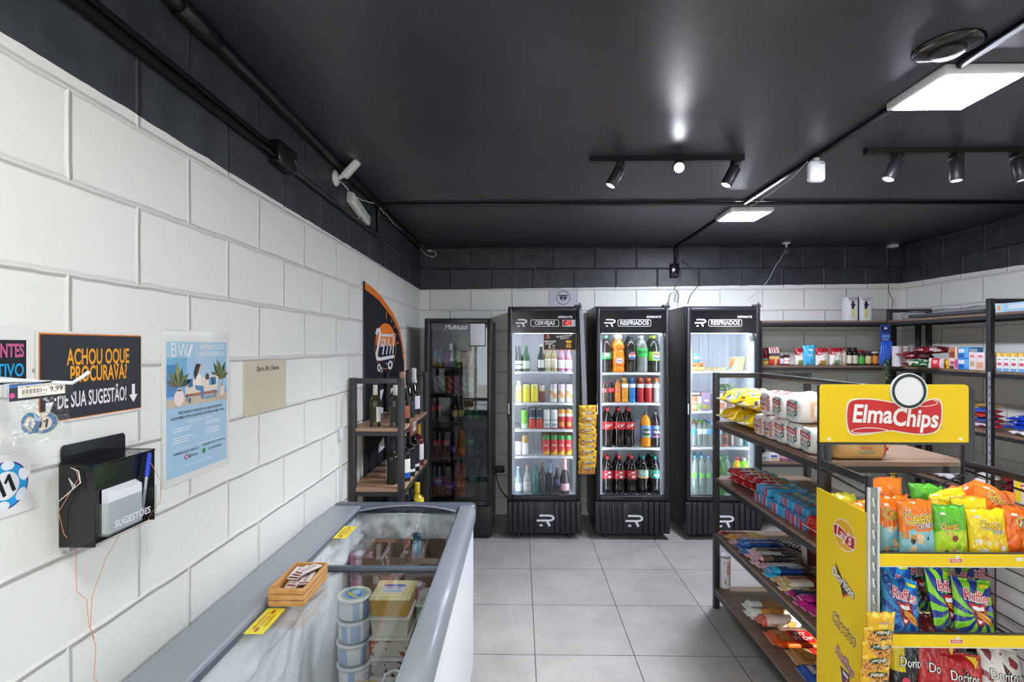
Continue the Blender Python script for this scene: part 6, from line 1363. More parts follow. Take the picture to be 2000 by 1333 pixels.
for i, (y, x_) in enumerate(((2.66, .055), (2.50, .085))):
    pack(.265, .066, .016, (lambda i: lambda t, k: '#e2571c' if i == 0 or t > .85 or t < .0 else '#b98a4a')(i), loc=(GX0 + x_, y, GZ[3] + .001), rot=(0, 0, -.06), lab=('farther' if i == 0 else 'nearer') + ' orange and red cracker pack lying on the bottom shelf', cat='biscuit', g=GD, name='cracker_pack', top=pit, crimp=.02)
def blu(f, mp, mq): f.text('CLUB', .034, mp, -.03, .0, .0008, '#e6eaf4', .012); f.rect(-.085, -.03, -.06, .03, mp, .0006, '#dfe6f2')
pack(.25, .056, .020, lambda t, k: '#1f4fb0' if t < .8 else '#2a5cc0', loc=(GX0 + .06, 2.365, GZ[3] + .001), rot=(0, 0, -.05), lab='deep blue cracker pack lying on the bottom shelf', cat='biscuit', g=GD, name='cracker_pack', top=blu)
def toa(f, mp, mq):
    f.rect(-.09, -.016, -.02, .016, mp, .0005, '#c22a2a'); f.text('Bauducco', .02, mp, -.055, 0, .001, '#f2eeea', .012, .9); f.disc(-.09, .02, .012, .007, mp, .001, '#4a9a4a', 12); f.disc(.03, .0, .034, .024, mp, .0008, '#d99a4a', 18); f.rect(.07, -.02, .1, .014, mp, .0008, '#e3d9cc')
for i in range(3):
    for j in range(2 if i else 1):
        pack(.25, .043, .030, lambda t, k: '#e8561e' if t < .75 else '#d8481c', loc=(GX0 + .125 + .01 * j, 2.335 - .09 * i, GZ[3] + .043 * (i == 0) + .001 + .062 * j), rot=(0, 0, -.1 + .06 * j), lab='orange toast pack on the bottom shelf, ' + ('farthest' if i == 0 else ('second' if i == 1 else 'nearest') + (' on the lower layer' if j == 0 else ' on the upper layer')), cat='toast', g=GD, name='toast_pack', top=toa)
pack(.22, .045, .022, lambda t, k: '#8a2028' if t < .7 else '#c8a458', loc=(GX0 + .26, 2.36, GZ[3] + .001), rot=(0, 0, -.15), lab='dark red and tan cracker pack behind the orange toast packs', cat='biscuit', g=GD, name='cracker_pack')

# ================================================================ yellow snack stand
EB, EF = 2.045, 1.754                                   # depth of its back and front
EX0, EX1 = X(1602.5, EB), X(1884, EB)
YEL = '#f3d02a'
t = empty('snack_stand', (0, 0, 0), 'yellow and black wire snack stand with a big header sign at right', 'display stand')
for x in (EX0, EX1):
    f = B('black_metal'); f.box((x - .009, EB - .009, 0), (x + .009, EB + .009, 1.50), .002); f.build('upright', t)
    f = B('black_metal'); f.box((x - .009, EF, 0), (x + .009, EF + .018, 1.212), .002); f.build('upright', t)
    f = B('black_metal'); f.box((x - .008, EF + .018, 1.178), (x + .008, EB - .009, 1.206), .002); f.build('side_bar', t)
    f = B('black_metal'); f.tube([(x, EF + .018, 1.145), (x, EB - .009, 1.165)], .004, 6); f.build('side_rod', t)
f = B('black_metal'); f.tube([(EX1 - .01, EB - .02, 1.155), (EX0 + .27, EB - .02, 1.04), (EX0 + .02, EB - .02, .95)], .0045, 6); f.build('brace', t)
# header sign
ys = EB - .016; u0, u1 = X(1601, ys), X(1892, ys); z0, z1 = Z(1746, 864.5, ys), Z(1746, 751.5, ys); cx, cz = (u0 + u1) / 2, (z0 + z1) / 2; w, h = (u1 - u0) / 2, (z1 - z0) / 2
mp = front(cx, ys, cz); sc = 1 / (4.443 * 1000 / (ys * 1.0)) / 1.0
def sp(x, y): return ((x - 741) * sc, (480 - y) * sc)
f = B('signboard', YEL)
out = [(-w, -h), (w, -h)] + [(w - .016 + .016 * math.cos(a), h - .016 + .016 * math.sin(a)) for a in (0, .4, .8, 1.2, 1.57)] + [(-w + .010, h), (-w, h - .010)]
f.poly(out, mp, 0, .004); sg = f.build('header_sign', t)
f = B('signboard', '#f4efe4')
ban = [(345, 390), (375, 362), (430, 352), (540, 352), (650, 366), (760, 388), (860, 402), (960, 392), (1040, 358), (1100, 350), (1135, 372), (1150, 430), (1145, 540), (1120, 615), (1080, 648), (1000, 664), (900, 660), (800, 645), (710, 632), (620, 645), (520, 662), (430, 668), (370, 660), (342, 610), (330, 530), (332, 450)]
f.poly([sp(*q) for q in loop(ban)][::-1], mp, .0012, .0012, '#f4efe4')
red = [(740 + (x - 740) * .972, 508 + (y - 508) * .93) for x, y in ban]; f.poly([sp(*q) for q in loop(red)][::-1], mp, .0022, col='#cf3c3c')
f.poly([sp(*q) for q in loop([(372, 628), (440, 606), (540, 600), (640, 610), (690, 628), (600, 644), (500, 652), (410, 650)])][::-1], mp, .0030, col='#f4efe4'); f.poly([sp(*q) for q in loop([(384, 628), (445, 612), (540, 607), (630, 615), (668, 628), (590, 638), (500, 645), (415, 643)])][::-1], mp, .0036, col='#c83a3c')
f.stroke([sp(*q) for q in [(955, 418), (1000, 419), (1045, 413), (1080, 404), (1102, 392), (1108, 380), (1095, 371), (1070, 366)]], 6 * sc, mp, .003, '#f4efe4')
f.text('Elma', 212 * sc, mp, *sp(548, 492), .0034, '#f6f3ee', .028, .84, .10, -.03); f.text('Chips', 212 * sc, mp, *sp(914, 524), .0034, '#f6f3ee', .028, .80, .10, -.05)
f.disc(*sp(860, 288), 158 * sc, 154 * sc, mp, .0052, '#eef0f0', 48, .0052); f.ring(*sp(860, 288), 146 * sc, 24 * sc, mp, .0060, '#3a4042', 48)
f.text('®', 34 * sc, mp, *sp(1145, 606), .001, '#d8a0a0'); f.build('emblem', sg)
for q in ((185, 700), (1300, 698)): f = B('plastic', '#f6ecc8'); f.disc(*sp(*q), 16 * sc, 15 * sc, mp, .003, None, 16, .003); f.build('rivet', sg)
f = B('black_metal'); f.box((u0, ys + .001, z0 - .010), (u1, ys + .02, z0)); f.box((u0 + .01, ys + .0045, z1 - .02), (u1 - .01, ys + .012, z1 - .01)); f.build('sign_rail', t)
# side panels
xp = EX0 - .012
f = B('signboard', YEL); f.poly([(-EB - .006, .06), (-EF - .004, .06), (-EF - .004, 1.085), (-EB - .006, 1.094)], flat((xp, 0, 0), (0, -1, 0), (0, 0, 1)) if False else (lambda u, v, o=0: Vector((xp - o, -u, v))), 0, .005); pn = f.build('side_panel', t)
m0 = lambda u, v, o=0: Vector((xp - o, -u, v))
def pc(px, py): return (-Yx(px, xp), Zx(px, py, xp))
def sub(c): return lambda u, v, o=0: m0(c[0] + u, c[1] + v, o)
f = B('plastic'); m_ = sub(pc(1649, 1046)); f.disc(0, 0, .065, .058, m_, .0005, '#f4e4c0', 32); f.disc(0, 0, .060, .053, m_, .001, '#efb52c', 32)
f.poly([(-.062, .022), (-.03, .030), (.02, .012), (.064, .012), (.062, -.034), (.03, -.036), (-.02, -.018), (-.060, -.018)][::-1], m_, .0015, col='#f4e9dc'); f.poly([(-.058, .018), (-.03, .025), (.02, .008), (.059, .008), (.057, -.029), (.03, -.031), (-.02, -.013), (-.056, -.014)][::-1], m_, .002, col='#c0262c'); f.text("Lay's", .058, m_, 0, -.002, .0026, '#f6f1ec', .022, .78, .1, -.12)
f.build('brand_logo', pn); f = B('plastic'); m_ = sub(pc(1647, 1136)); f.poly([(-.048, .055), (.03, -.032), (.0, -.062)][::-1], m_, .0006, col='#2a2422'); f.poly([(-.04, .040), (.018, -.032), (.0, -.052)][::-1], m_, .001, col='#5a2a20'); f.stroke([(.0, -.058), (.034, -.030)], .007, m_, .0012, '#d8762c'); otext(f, 'Doritos', .048, m_, 0, -.004, [(.07, '#4a3a48'), (.03, '#f2f0ee')], .0014, rot=-.30, xs=.86)
f.build('brand_logo', pn); f = B('plastic'); m_ = sub(pc(1648, 1229)); otext(f, 'Cheetos', .058, m_, 0, 0, [(.115, '#f4efe6'), (.085, '#1d1a17'), (.026, '#f8c81a')], .0008, rot=-.20, xs=.68); 
f.build('brand_logo', pn); f = B('plastic'); m_ = sub(pc(1650, 1298)); otext(f, 'Ruffles', .050, m_, 0, .010, [(.07, '#5a3a6a'), (.01, '#e6a8a0')], .0008, rot=-.35, xs=.8); f.poly([(-.026, -.02), (.03, -.022), (.022, -.10), (-.008, -.10)][::-1], m_, .0005, col='#5a2a5c'); f.poly([(-.012, -.028), (.022, -.034), (.018, -.044), (-.008, -.04)][::-1], m_, .001, col='#f0ece8'); f.disc(.014, -.075, .012, .026, m_, .001, '#e0902c', 18)
f.build('brand_logo', pn)
xq = EX1 + .012
f = B('plastic', '#e9e8ec'); f.box((xq - .002, EF + .004, .06), (xq, EB + .006, 1.088)); f.m('signboard', YEL); f.box((xq + .0004, EF + .004, .06), (xq + .003, EB + .006, 1.088)); f.build('side_panel', t)
f = B('black_metal')
for k in range(3): yy_ = EF + .03 + k * .124; f.tube([(EX1 - .006, yy_, .08), (EX1 - .006, yy_, 1.08)], .0024, 5)
for k in range(17): f.tube([(EX1 - .006, EF + .01, .10 + k * .058), (EX1 - .006, EB, .10 + k * .058)], .0022, 5)
f.build('wire_side', t)
f = B('black_metal')
for k in range(10): f.tube([(EX0 + .05 + k * .055, EB - .004, .08), (EX0 + .05 + k * .055, EB - .004, 1.0)], .0022, 5)
for k in range(14): f.tube([(EX0, EB - .004, .10 + k * .068), (EX1, EB - .004, .10 + k * .068)], .0022, 5)
f.build('wire_back', t)
EZ = (.922, .650, .380, .11)
for i, z in enumerate(EZ):
    f = B('black_metal')
    for k in range(16): q = EX0 + .02 + k * (EX1 - EX0 - .04) / 15; f.tube([(q, EF + .006, z - .004), (q, EB - .006, z - .004)], .0024, 5)
    for q in (EF + .07, EF + .2, EB - .01): f.tube([(EX0, q, z - .009), (EX1, q, z - .009)], .003, 5)
    f.box((EX0, EF - .002, z + .028), (EX1, EF + .004, z + .033)); sh = f.build('wire_shelf', t)
    f = B('signboard', YEL); f.box((EX0 + .010, EF - .006, z - .012), (EX1 + .01, EF - .002, z + .028)); f.c('#e3e2e0').box((EX0 + .010, EF - .006, z - .0155), (EX1 + .01, EF + .004, z - .0125)); li = f.build('front_strip', sh)
    m_ = front(X(1867 if i == 0 else 1868, EF - .006), EF - .006, z + .008); f = B('plastic', '#f1ece4'); f.poly([(-.022, .008), (.0, .006), (.022, .008), (.022, -.008), (.0, -.007), (-.022, -.008)][::-1], m_, .0006, .0004, '#f3e3d8'); f.poly([(-.020, .006), (.0, .0045), (.020, .006), (.020, -.0065), (.0, -.0055), (-.020, -.0065)][::-1], m_, .001, col='#cf3c3c'); f.text('ElmaChips', .009, m_, 0, 0, .0014, '#f6f2ee', .014, .85); f.disc(.004, .012, .006, .006, m_, .0016, '#dfe2e2', 16, .001); f.build('strip_logo', li)
m_ = front(X(1991, EF - .0065), EF - .0065, EZ[0] + .014); b = B('paper', '#ece6da'); b.rect(-.012, -.006, .012, .006, m_, .0006, th=.0005); b.build('price_sticker', label='small white price sticker on the upper yellow shelf strip', cat='sticker')
# slotted white price rail on the near left corner
xa, xb = X(1696.5, EF - .012), X(1718.5, EF - .012); zr1 = 1.175
f = B('plastic', '#d8d6d4'); f.box((xa, EF - .012, .30), (xa + .006, EF - .002, zr1), .001); f.box((xb - .006, EF - .012, .30), (xb, EF - .002, zr1), .001); f.m('metal', '#a9b0ac'); f.box((xa + .006, EF - .008, .30), (xb - .006, EF - .004, zr1)); rl = f.build('slotted_rail', t)
m_ = front((xa + xb) / 2, EF - .0085, 0)
for k in range(10): zz = zr1 - .05 - k * .0545; f = B('plastic', '#eceeec'); f.poly([(-.004, zz + .016), (.001, zz + .016), (.005, zz - .014), (.0, zz - .014)][::-1], m_, .0006, .0005, '#f2f3f2'); f.rect(.004, zz - .01, .0065, zz + .01, m_, .0006, '#4a4e4c'); f.rect(-.0065, zz - .012, -.0045, zz + .014, m_, .0006, '#d8dad8'); f.build('rail_slot', rl)

# ---- snack bags on the stand
def blobs(sd, n, cols, v1=-.05, s=(.08, .2)):
    r = random.Random(sd); return [(r.uniform(-.85, .85), r.uniform(-.95, v1), r.uniform(*s), r.choice(cols)) for _ in range(n)]
def ch_art(top, bot, sd, cols, v0=-.08):
    bl = blobs(sd, 11, cols)
    def g(u, v):
        e = v0 + .16 * noise.noise(Vector((u * 3.5, sd, 1))) + .10 * noise.noise(Vector((u * 9, sd, 4))) - .25 * max(0, -u - .55)
        if v > .90: return top
        if v < e:
            for a, c_, q, col in bl:
                if (u - a) ** 2 + ((v - c_) * 1.3) ** 2 < q * q: return col
            return bot
        return top
    return g
def ch_txt(sub=None, size=.052, rot=.10, v=.36, u=0.0, xs=.56):
    def g(f, mp, hw, hh):
        otext(f, 'Cheetos', size, mp, u * hw, v * hh, CHE, .0012, rot=rot, xs=xs)
        if sub: otext(f, sub, size * .40, mp, .30 * hw, (v - .27) * hh, [(.06, '#3a3a40'), (.01, '#eceef0')], .0012, rot=rot, xs=.8)
        f.rect(-.72 * hw, .62 * hh, -.46 * hw, .72 * hh, mp, .001, '#dfd8c0')
    return g
LIP = loop([(-.44, .16), (-.05, .12), (.32, .16), (.44, -.06), (.40, -.40), (.14, -.72), (-.14, -.50), (-.34, -.12)], 4)
LIP2 = [(u * .90 + .004, -.24 + (v + .24) * .90) for u, v in LIP]
TEETH = loop([(-.24, .02), (.02, .0), (.24, .03), (.26, -.10), (.02, -.12), (-.20, -.10)], 4); TEETH2 = loop([(-.04, -.44), (.10, -.48), (.20, -.46), (.14, -.56), (.04, -.58)], 4); TONG = loop([(-.10, -.16), (.15, -.18), (.50, -.30), (.72, -.46), (.74, -.58), (.58, -.60), (.26, -.44), (.0, -.32)], 4); TONG2 = [(u * 1.05 - .015, v * 1.05 + .018) for u, v in TONG]
def ru_art(c1, c2):
    def g(u, v):
        if inside(TONG, u, v): return '#e39a26' if not -.30 < v + .45 * u - .05 < -.24 else '#b9701c'
        if inside(TONG2, u, v): return '#3a2a3c'
        if inside(TEETH, u, v) or inside(TEETH2, u, v): return '#f2f0ee'
        if inside(LIP2, u, v): return '#b8242e' if not (-.2 < u < .24 and -.42 < v < -.08) else '#6a1420'
        if inside(LIP, u, v): return '#241f5a'
        if .25 < u < .8 and .72 < v < .84: return '#e8d42c'
        a = math.atan2(v + .25, u * .8 + .05); return c1 if int((a + math.pi) * 3.2 + 1.4 * math.hypot(u, v + .25)) % 2 else c2
    return g
def ru_txt(f, mp, hw, hh):
    otext(f, 'Ruffles', .050, mp, .0, .36 * hh, [(.085, '#2a2a60'), (.055, '#f1eeee'), (.006, '#d42a34')], .0012, rot=-.10, xs=.66)
    f.disc(.74 * hw, -.02 * hh, .010, .009, mp, .0012, '#7a86c0', 16)
TRI = [(-.12, .62), (.58, .0), (.12, -.62)]; TRI2 = [(-.02, .44), (.46, .0), (.14, -.46)]
def do_art(c, blot=None, sd=1):
    def g(u, v):
        if inside(TRI2, u, v): return '#7a2a22'
        if inside(TRI, u, v): return '#2a2220'
        if abs((u - .58) * .62 - (v - .0) * .46 * 1.0 + .0) < .03 and 0 > v > -.6: return '#c8742c'
        if blot and noise.noise(Vector((u * 2.2, v * 2.6 + sd, sd))) > .12: return blot
        return c
    return g
def do_txt(col_tri='#c8742c', y=.15, tag_=True):
    def g(f, mp, hw, hh):
        otext(f, 'Doritos', .044, mp, 0, y * hh, DOR, .0016, xs=.72, rot=-.04)
        if tag_: f.poly([(.20 * hw, .92 * hh), (.85 * hw, .92 * hh), (.55 * hw, .58 * hh)][::-1], mp, .001, col='#e8cc2a')
        f.disc(-.45 * hw, -.35 * hh, .014, .014, mp, .001, '#d8465a', 16)
    return g
TAN = ['#d9a060', '#e2b478', '#c98c4c', '#ead0a4']
GS, GM, GL_ = 'snack bags on the upper stand shelf', 'snack bags on the middle stand shelf', 'snack bags on the lower stand shelf'
def bag(px, py, y, z, w, h, art, txt, lab, g, rot=(-.10, 0, 0), th=.05, seed=0, n=84, m=110):
    """py None: stands on shelf z; otherwise its lower edge is seen at py"""
    zz = z if py is None else Z(px, py, y)
    return packet('snack_bag', w, h, th, art, txt, (X(px, y), y, zz), rot, lab, 'snack bag', g, seed=seed, n=n, m=m)
z = EZ[0] + .003
bag(1792, None, 1.80, z, .122, .192, ch_art('#ee7a1a', '#86c2d2', 3, TAN + ['#3a3028']), [ch_txt('CRUNCH')], 'orange and light blue snack bag in front, left of the green bag', GS, seed=1)
bag(1752, None, 1.85, z, .122, .195, ch_art('#ee7a1a', '#86c2d2', 5, TAN), [ch_txt('CRUNCH')], 'orange and light blue snack bag half hidden at the slotted rail', GS, (-.10, -.03, .05), seed=2)
bag(1733, None, 1.93, z, .12, .235, ch_art('#ea7c1e', '#d06c1c', 6, TAN), [ch_txt()], 'tall orange snack bag behind the slotted rail', GS, (-.06, 0, .0), seed=12, n=24, m=30)
bag(1857, None, 1.80, z, .115, .175, ch_art('#5cb32e', '#b6dc2c', 8, ['#d8a868', '#c9d84a', '#8ac03a', '#e3d9b0', '#8a3a2c'], .05), [ch_txt(None, .030, .1, .18, -.3)], 'green and lime snack bag in the middle of the upper shelf', GS, (-.10, .02, 0), seed=3)
bag(1898, None, 1.835, z, .12, .190, ch_art('#f3cf1c', '#eec41a', 9, ['#e0a03a', '#d88a2c', '#8a8078']), [ch_txt(None, .044, .0, .22, -.1)], 'yellow snack bag partly behind the nearest yellow one', GS, (-.12, 0, -.1), seed=4)
bag(1932, None, 1.79, z, .128, .165, ch_art('#f4d41a', '#f1cb18', 14, ['#e8d06a', '#efe6c4', '#e6a23a', '#f0efe8', '#d8b42c']), [ch_txt('QUEIJO', .038, -.03, .34)], 'nearest yellow snack bag, right of the green bag', GS, (-.12, -.02, -.05), seed=5)
bag(1996, None, 1.80, z, .13, .165, ch_art('#ee701e', '#ea6418', 11, ['#e8842c', '#f09a3a', '#d8541a'], -.3), [ch_txt('REQUEIJÃO', .040, -.35, .30)], 'orange snack bag cut by the right photo edge', GS, (-.14, .1, -.1), seed=6)
bag(1935, 1024, 1.86, None, .15, .14, ch_art('#ec7a24', '#e8661a', 15, ['#e8661a'], -1.2), [ch_txt('ASSADO', .046, -.32, .20)], 'tilted orange snack bag heaped on top at right', GS, (-.35, .38, -.1), seed=7)
bag(1868, 1010, 1.90, None, .15, .10, ch_art('#f2cf22', '#e6b91e', 16, ['#e6b91e'], -1.2), [ch_txt(None, .040, .18, .0, .2)], 'yellow snack bag lying behind the green bag', GS, (-.5, -.18, 0), seed=8, n=30, m=36)
bag(1815, 1000, 1.94, None, .13, .10, ch_art('#58b034', '#6cba3a', 17, ['#6cba3a'], -1.2), [], 'green bag top peeking over the orange bags', GS, (-.3, .08, 0), seed=9, n=24, m=26)
bag(1900, 1012, 1.945, None, .14, .12, ch_art('#e8742a', '#e0661c', 18, ['#e0661c'], -1.2), [], 'orange bag top peeking out behind the tilted orange bag', GS, (-.3, -.3, 0), seed=10, n=24, m=26)
bag(1668, None, 1.985, z, .12, .16, ch_art('#d8d23a', '#c9c02c', 19, ['#8a7a2a', '#a8a03a'], .6), [], 'yellow green bag seen above the side panel', GS, (-.4, .1, .3), seed=11, n=26, m=30)
bag(1703, None, 1.92, z, .11, .15, ch_art('#e8962a', '#dca01e', 20, ['#b8641c', '#f0b83a'], .5), [], 'golden orange bag between side panel and slotted rail', GS, (-.35, -.1, .4), seed=13, n=26, m=30)
z = EZ[1] + .003
RB = ru_art('#1f86c8', '#1c4c9c'); RG = ru_art('#7cc62c', '#1e3488'); RR = ru_art('#b03a44', '#2c3c8c')
bag(1758, None, 1.80, z, .135, .185, RB, [ru_txt], 'nearest blue striped chips bag with an open mouth, at left', GM, (-.32, .22, 0), seed=21)
bag(1748, None, 1.87, z, .14, .215, RB, [ru_txt], 'blue striped chips bag behind the nearest blue one', GM, (-.25, .1, 0), seed=22)
bag(1904, None, 1.80, z, .135, .180, RG, [ru_txt], 'nearest green and navy striped chips bag, at right', GM, (-.30, .14, -.05), seed=23)
bag(1850, None, 1.83, z, .135, .205, RG, [ru_txt], 'green and navy striped chips bag in the middle of the shelf', GM, (-.30, .18, .35), seed=24)
bag(1880, None, 1.89, z, .135, .215, RG, [ru_txt], 'green and navy chips bag behind the two front green ones', GM, (-.30, .10, 0), seed=25)
bag(1800, None, 1.95, z, .14, .225, RG, [ru_txt], 'green and navy chips bag at the back left of the middle shelf', GM, (-.12, 0, 0), seed=26, n=30, m=36)
bag(1912, None, 1.94, z, .135, .21, RR, [ru_txt], 'red and blue striped chips bag behind the green bags', GM, (-.25, .12, 0), seed=27)
bag(1868, None, 1.985, z, .135, .23, RR, [ru_txt], 'red and blue striped chips bag farthest back on the middle shelf', GM, (-.15, .05, 0), seed=28, n=30, m=36)
z = EZ[2] + .003
bag(1836, None, 1.815, z, .15, .23, do_art('#b01c22'), [do_txt()], 'red tortilla chips bag at left of the lower shelf', GL_, (-.22, .10, 0), seed=31)
bag(1880, None, 1.79, z, .15, .19, do_art('#b41e24'), [do_txt(y=.25)], 'nearest red tortilla chips bag with a yellow corner', GL_, (-.25, .12, -.05), seed=32)
bag(1962, None, 1.80, z, .14, .205, do_art('#d9d2ce', '#8a3a3c', 3), [do_txt('#b9702c', .18, False)], 'white and dark red tortilla chips bag at right', GL_, (-.22, .06, -.1), seed=33)
bag(1885, None, 1.90, z, .15, .25, do_art('#8c2a30', '#c9bcb8', 6), [do_txt(tag_=True)], 'dark red and pale tortilla bag behind the nearest red one', GL_, (-.15, .05, 0), seed=34, n=30, m=36)
bag(1775, None, 1.84, z, .14, .25, lambda u, v: '#e0c41e' if u < -.45 and v > -.1 else '#26242a', [do_txt()], 'black and yellow tortilla bag beside the golden strip', GL_, (-.15, .10, .1), seed=35)
bag(1830, None, 1.93, z, .15, .255, do_art('#9c2026'), [do_txt()], 'red tortilla chips bag farthest back on the lower shelf', GL_, (-.10, 0, 0), seed=36, n=30, m=36)
# strip of peanut packets hanging on the slotted rail
def nut_art(u, v):
    if v < .06: return '#a8602c' if noise.noise(Vector((u * 7, v * 9, 2))) > .05 else '#d8a04a'
    return '#e3b024' if noise.noise(Vector((u * 3, v * 4, 7))) > -.2 else '#f0cf52'
def nut_txt(f, mp, hw, hh):
    f.disc(.04 * hw, .04 * hh, .72 * hw, .17 * hh, mp, .0008, '#24432c', 22); f.text('JAPONÊS', hw * .30, mp, .04 * hw, .04 * hh, .0013, '#f0efe4', .014, .95, .1); f.rect(-.35 * hw, .48 * hh, .45 * hw, .60 * hh, mp, .0008, '#c79a7a'); f.rect(-.1 * hw, -.36 * hh, .8 * hw, -.26 * hh, mp, .0008, '#2e3a28')
for k in range(6):
    y = EF - .085 + .007 * k; px = (1715, 1712, 1709, 1706, 1703, 1701)[k]; pz = Z(px, 1268 + k * 27, y)
    packet('peanut_packet', .090, .128, .028, nut_art, [nut_txt], (X(px, y), y, pz), (.12, -.03 * (k % 3), -.06 * (k % 2)), 'golden peanut packet hanging on the slotted rail, ' + nth(k, 6, 'topmost', 'lowest'), 'peanut packet', 'peanut packets on the slotted rail', seed=40 + k, n=28, m=36)
# ================================================================ racks along the back and right walls
RZ = (1.889, 1.48, 1.05, .60, .15)
BX = X(1926, 3.69); BY0 = 3.66; BY1 = Yx(1731, BX)
rack('storage_rack', X(1481, 4.69), 3.63, 4.69, 5.028, 1.871 + .018, RZ, 'black and wood wall rack along the back wall, right of the fridges', ends=False, g='wall racks')
rack('storage_rack', BX, 3.692, BY0, BY1, 1.992, RZ, 'black and wood wall rack along the right wall, in the corner', g='wall racks')
rack('storage_rack', BX, 3.692, 2.55, BY0 - .001, 1.992, RZ, 'black and wood wall rack along the right wall, at the photo edge', g='wall racks', nofar=True)
GA, GBW = 'groceries on the back wall rack', 'groceries on the right wall rack'
YA = 4.76
def pouch(px0, px1, ptop, pbot, y, z, art, txt, lab, seed, g=GA, th=.05, rot=0):
    x0, x1 = X(px0, y), X(px1, y); h = hfrom((px0 + px1) / 2, ptop, pbot, y)
    return packet('food_pouch', x1 - x0, h, th, art, txt, ((x0 + x1) / 2, y, z + .0008), (-.06, 0, rot), lab, 'food pouch', g, seed=seed, n=18, m=24, crimp=.05)
z = RZ[1]
def pop_art(u, v): return ('#b8242c' if int((u + 1) * 5) % 2 else '#ece4e0') if v > .35 else ('#c23a3a' if v < -.3 and abs(u) > .2 else ('#d8b06a' if v < 0 else '#4a4a52'))
pouch(1502, 1524, 681, 716, YA, z, pop_art, [], 'red and white striped popcorn pouch beside the right fridge', 61)
pouch(1490, 1503, 682, 716, YA + .07, z, lambda u, v: '#3a1c24' if int((u + 1) * 4) % 2 else '#8a2a34', [], 'dark striped popcorn pouch at the left end of the second wall shelf', 62)
def ban_art(c): return lambda u, v: '#a8262e' if v > .28 + .1 * math.sin(2.5 * u) else ('#e6e0d8' if v > -.4 or abs(u) > .75 else (c if math.hypot(u, v + .75) < .5 else '#e0d8cc'))
def ban_txt(f, mp, hw, hh): f.text('Bonare', hw * .55, mp, 0, .45 * hh, .001, '#f2e8e4', .012, .95, .1, .12); f.rect(-.35 * hw, .05 * hh, .4 * hw, .12 * hh, mp, .001, '#7aa06a')
pouch(1553, 1571, 683, 716, YA + .03, z, ban_art('#9a9a4a'), [ban_txt], 'red and white pouch with olive picture, left of the blue pouch', 63)
pouch(1569, 1593, 677, 716, YA, z, lambda u, v: '#49b2dc' if v > -.8 else '#6ac0e2', [lambda f, mp, hw, hh: (f.rect(-.3 * hw, .45 * hh, .4 * hw, .6 * hh, mp, .001, '#dfe6ee'), f.text('LEITE', hw * .4, mp, 0, .0, .001, '#dceef6', .012))], 'bright blue stand-up pouch on the second wall shelf', 64)
pouch(1593, 1618, 683, 716, YA, z, ban_art('#c9a04a'), [ban_txt], 'red and white pouch with golden picture, right of the blue pouch', 65)
pouch(1620, 1646, 682, 716, YA, z, ban_art('#7aa074'), [ban_txt], 'red and white pouch with green pea picture', 66)
pouch(1672, 1690, 683, 712, YA + .12, z, lambda u, v: '#8a2430', [], 'dark red pouch standing behind the green jar', 67); pouch(1690, 1706, 685, 712, YA + .13, z, lambda u, v: '#7a2430', [], 'dark red pouch standing behind the pale labelled jar', 68)
def jar(px, base, h, r, liq, cap, bcol, prof='jar', y=YA, z=z, band=(.15, .7), name='jar', **k):
    o = bottle(name, prof, h, r, liq, cap, band, bcol, **k); o.location = (X(px, y), y, z + .0006); tag(o, base, 'jar' if name == 'jar' else 'bottle', GA); return o
jar(1494.5, 'small green and orange tin at the left end of the second shelf', .062, .027, '#4a8a5a', '#7ac09a', '#d8a24a', y=4.74)
jar(1527, 'dark slim spice jar beside the popcorn pouch', .09, .018, '#2a2022', '#241c1e', '#c9c4c8')
jar(1536.5, 'spice jar with white and red label', .098, .026, '#5a2a24', '#1f1a1c', '#e6e0dc', art=lambda a, q: '#c9483a' if .4 < q < .55 else '#ebe7e2')
jar(1649, 'small sauce bottle with pale label, right of the pea pouch', .165, .019, '#a88a70', '#8a2a2a', '#b9aca0', 'sport', name='sauce_bottle')
jar(1659, 'dark sauce bottle with cream label, left of two', .165, .027, '#14100f', '#16161a', '#d8d0bc', 'sport', name='sauce_bottle', band=(.1, .55)); jar(1669.5, 'dark sauce bottle with cream label, right of two', .165, .027, '#14100f', '#16161a', '#d2cab6', 'sport', name='sauce_bottle', band=(.1, .55))
jar(1682, 'small jar with bright green label', .115, .029, '#3a3a1c', '#24242a', '#3aa84a'); jar(1695, 'small jar with pale yellow label', .12, .029, '#4a2a20', '#2a2a30', '#d9c78a'); jar(1709, 'jar with orange label and silver lid at the shelf end', .125, .032, '#3a2418', '#c9ccd0', '#d8842c')
# top shelf boxes
def gbox(name, x0, x1, y, d, z0, h, c, draws, lab, cat, g, bev=.002):
    f = B('paper', c); w = x1 - x0; f.box((-w / 2, 0, 0), (w / 2, d, h), bev); mp = front(0, -.0006, 0)
    for u0, v0, u1, v1, cc in draws: f.rect(u0 * w - w / 2, v0 * h, u1 * w - w / 2, v1 * h, mp, .0002 + .0001 * draws.index((u0, v0, u1, v1, cc)), cc)
    return f.build(name, None, ((x0 + x1) / 2, y, z0 + .0006), None, lab, cat, g)
for i, (a, c_) in enumerate(((1656.5, 1675.5), (1681.5, 1702))):
    gbox('product_box', X(a, 4.76), X(c_, 4.76), 4.76, .09, RZ[0], .222, '#dfe0e4', [(0, .92, 1, .98, '#b8a0a4'), (.36, .5, .62, .82, '#2a2628'), (.30, .62, .75, .70, '#2a2628'), (.36, .12, .66, .5, '#d8c87a'), (.1, .86, .9, .89, '#4a4448')], 'white boxed oil dispenser on top of the back wall rack, ' + ('left' if i == 0 else 'right') + ' one', 'box', 'boxes on the back rack top')
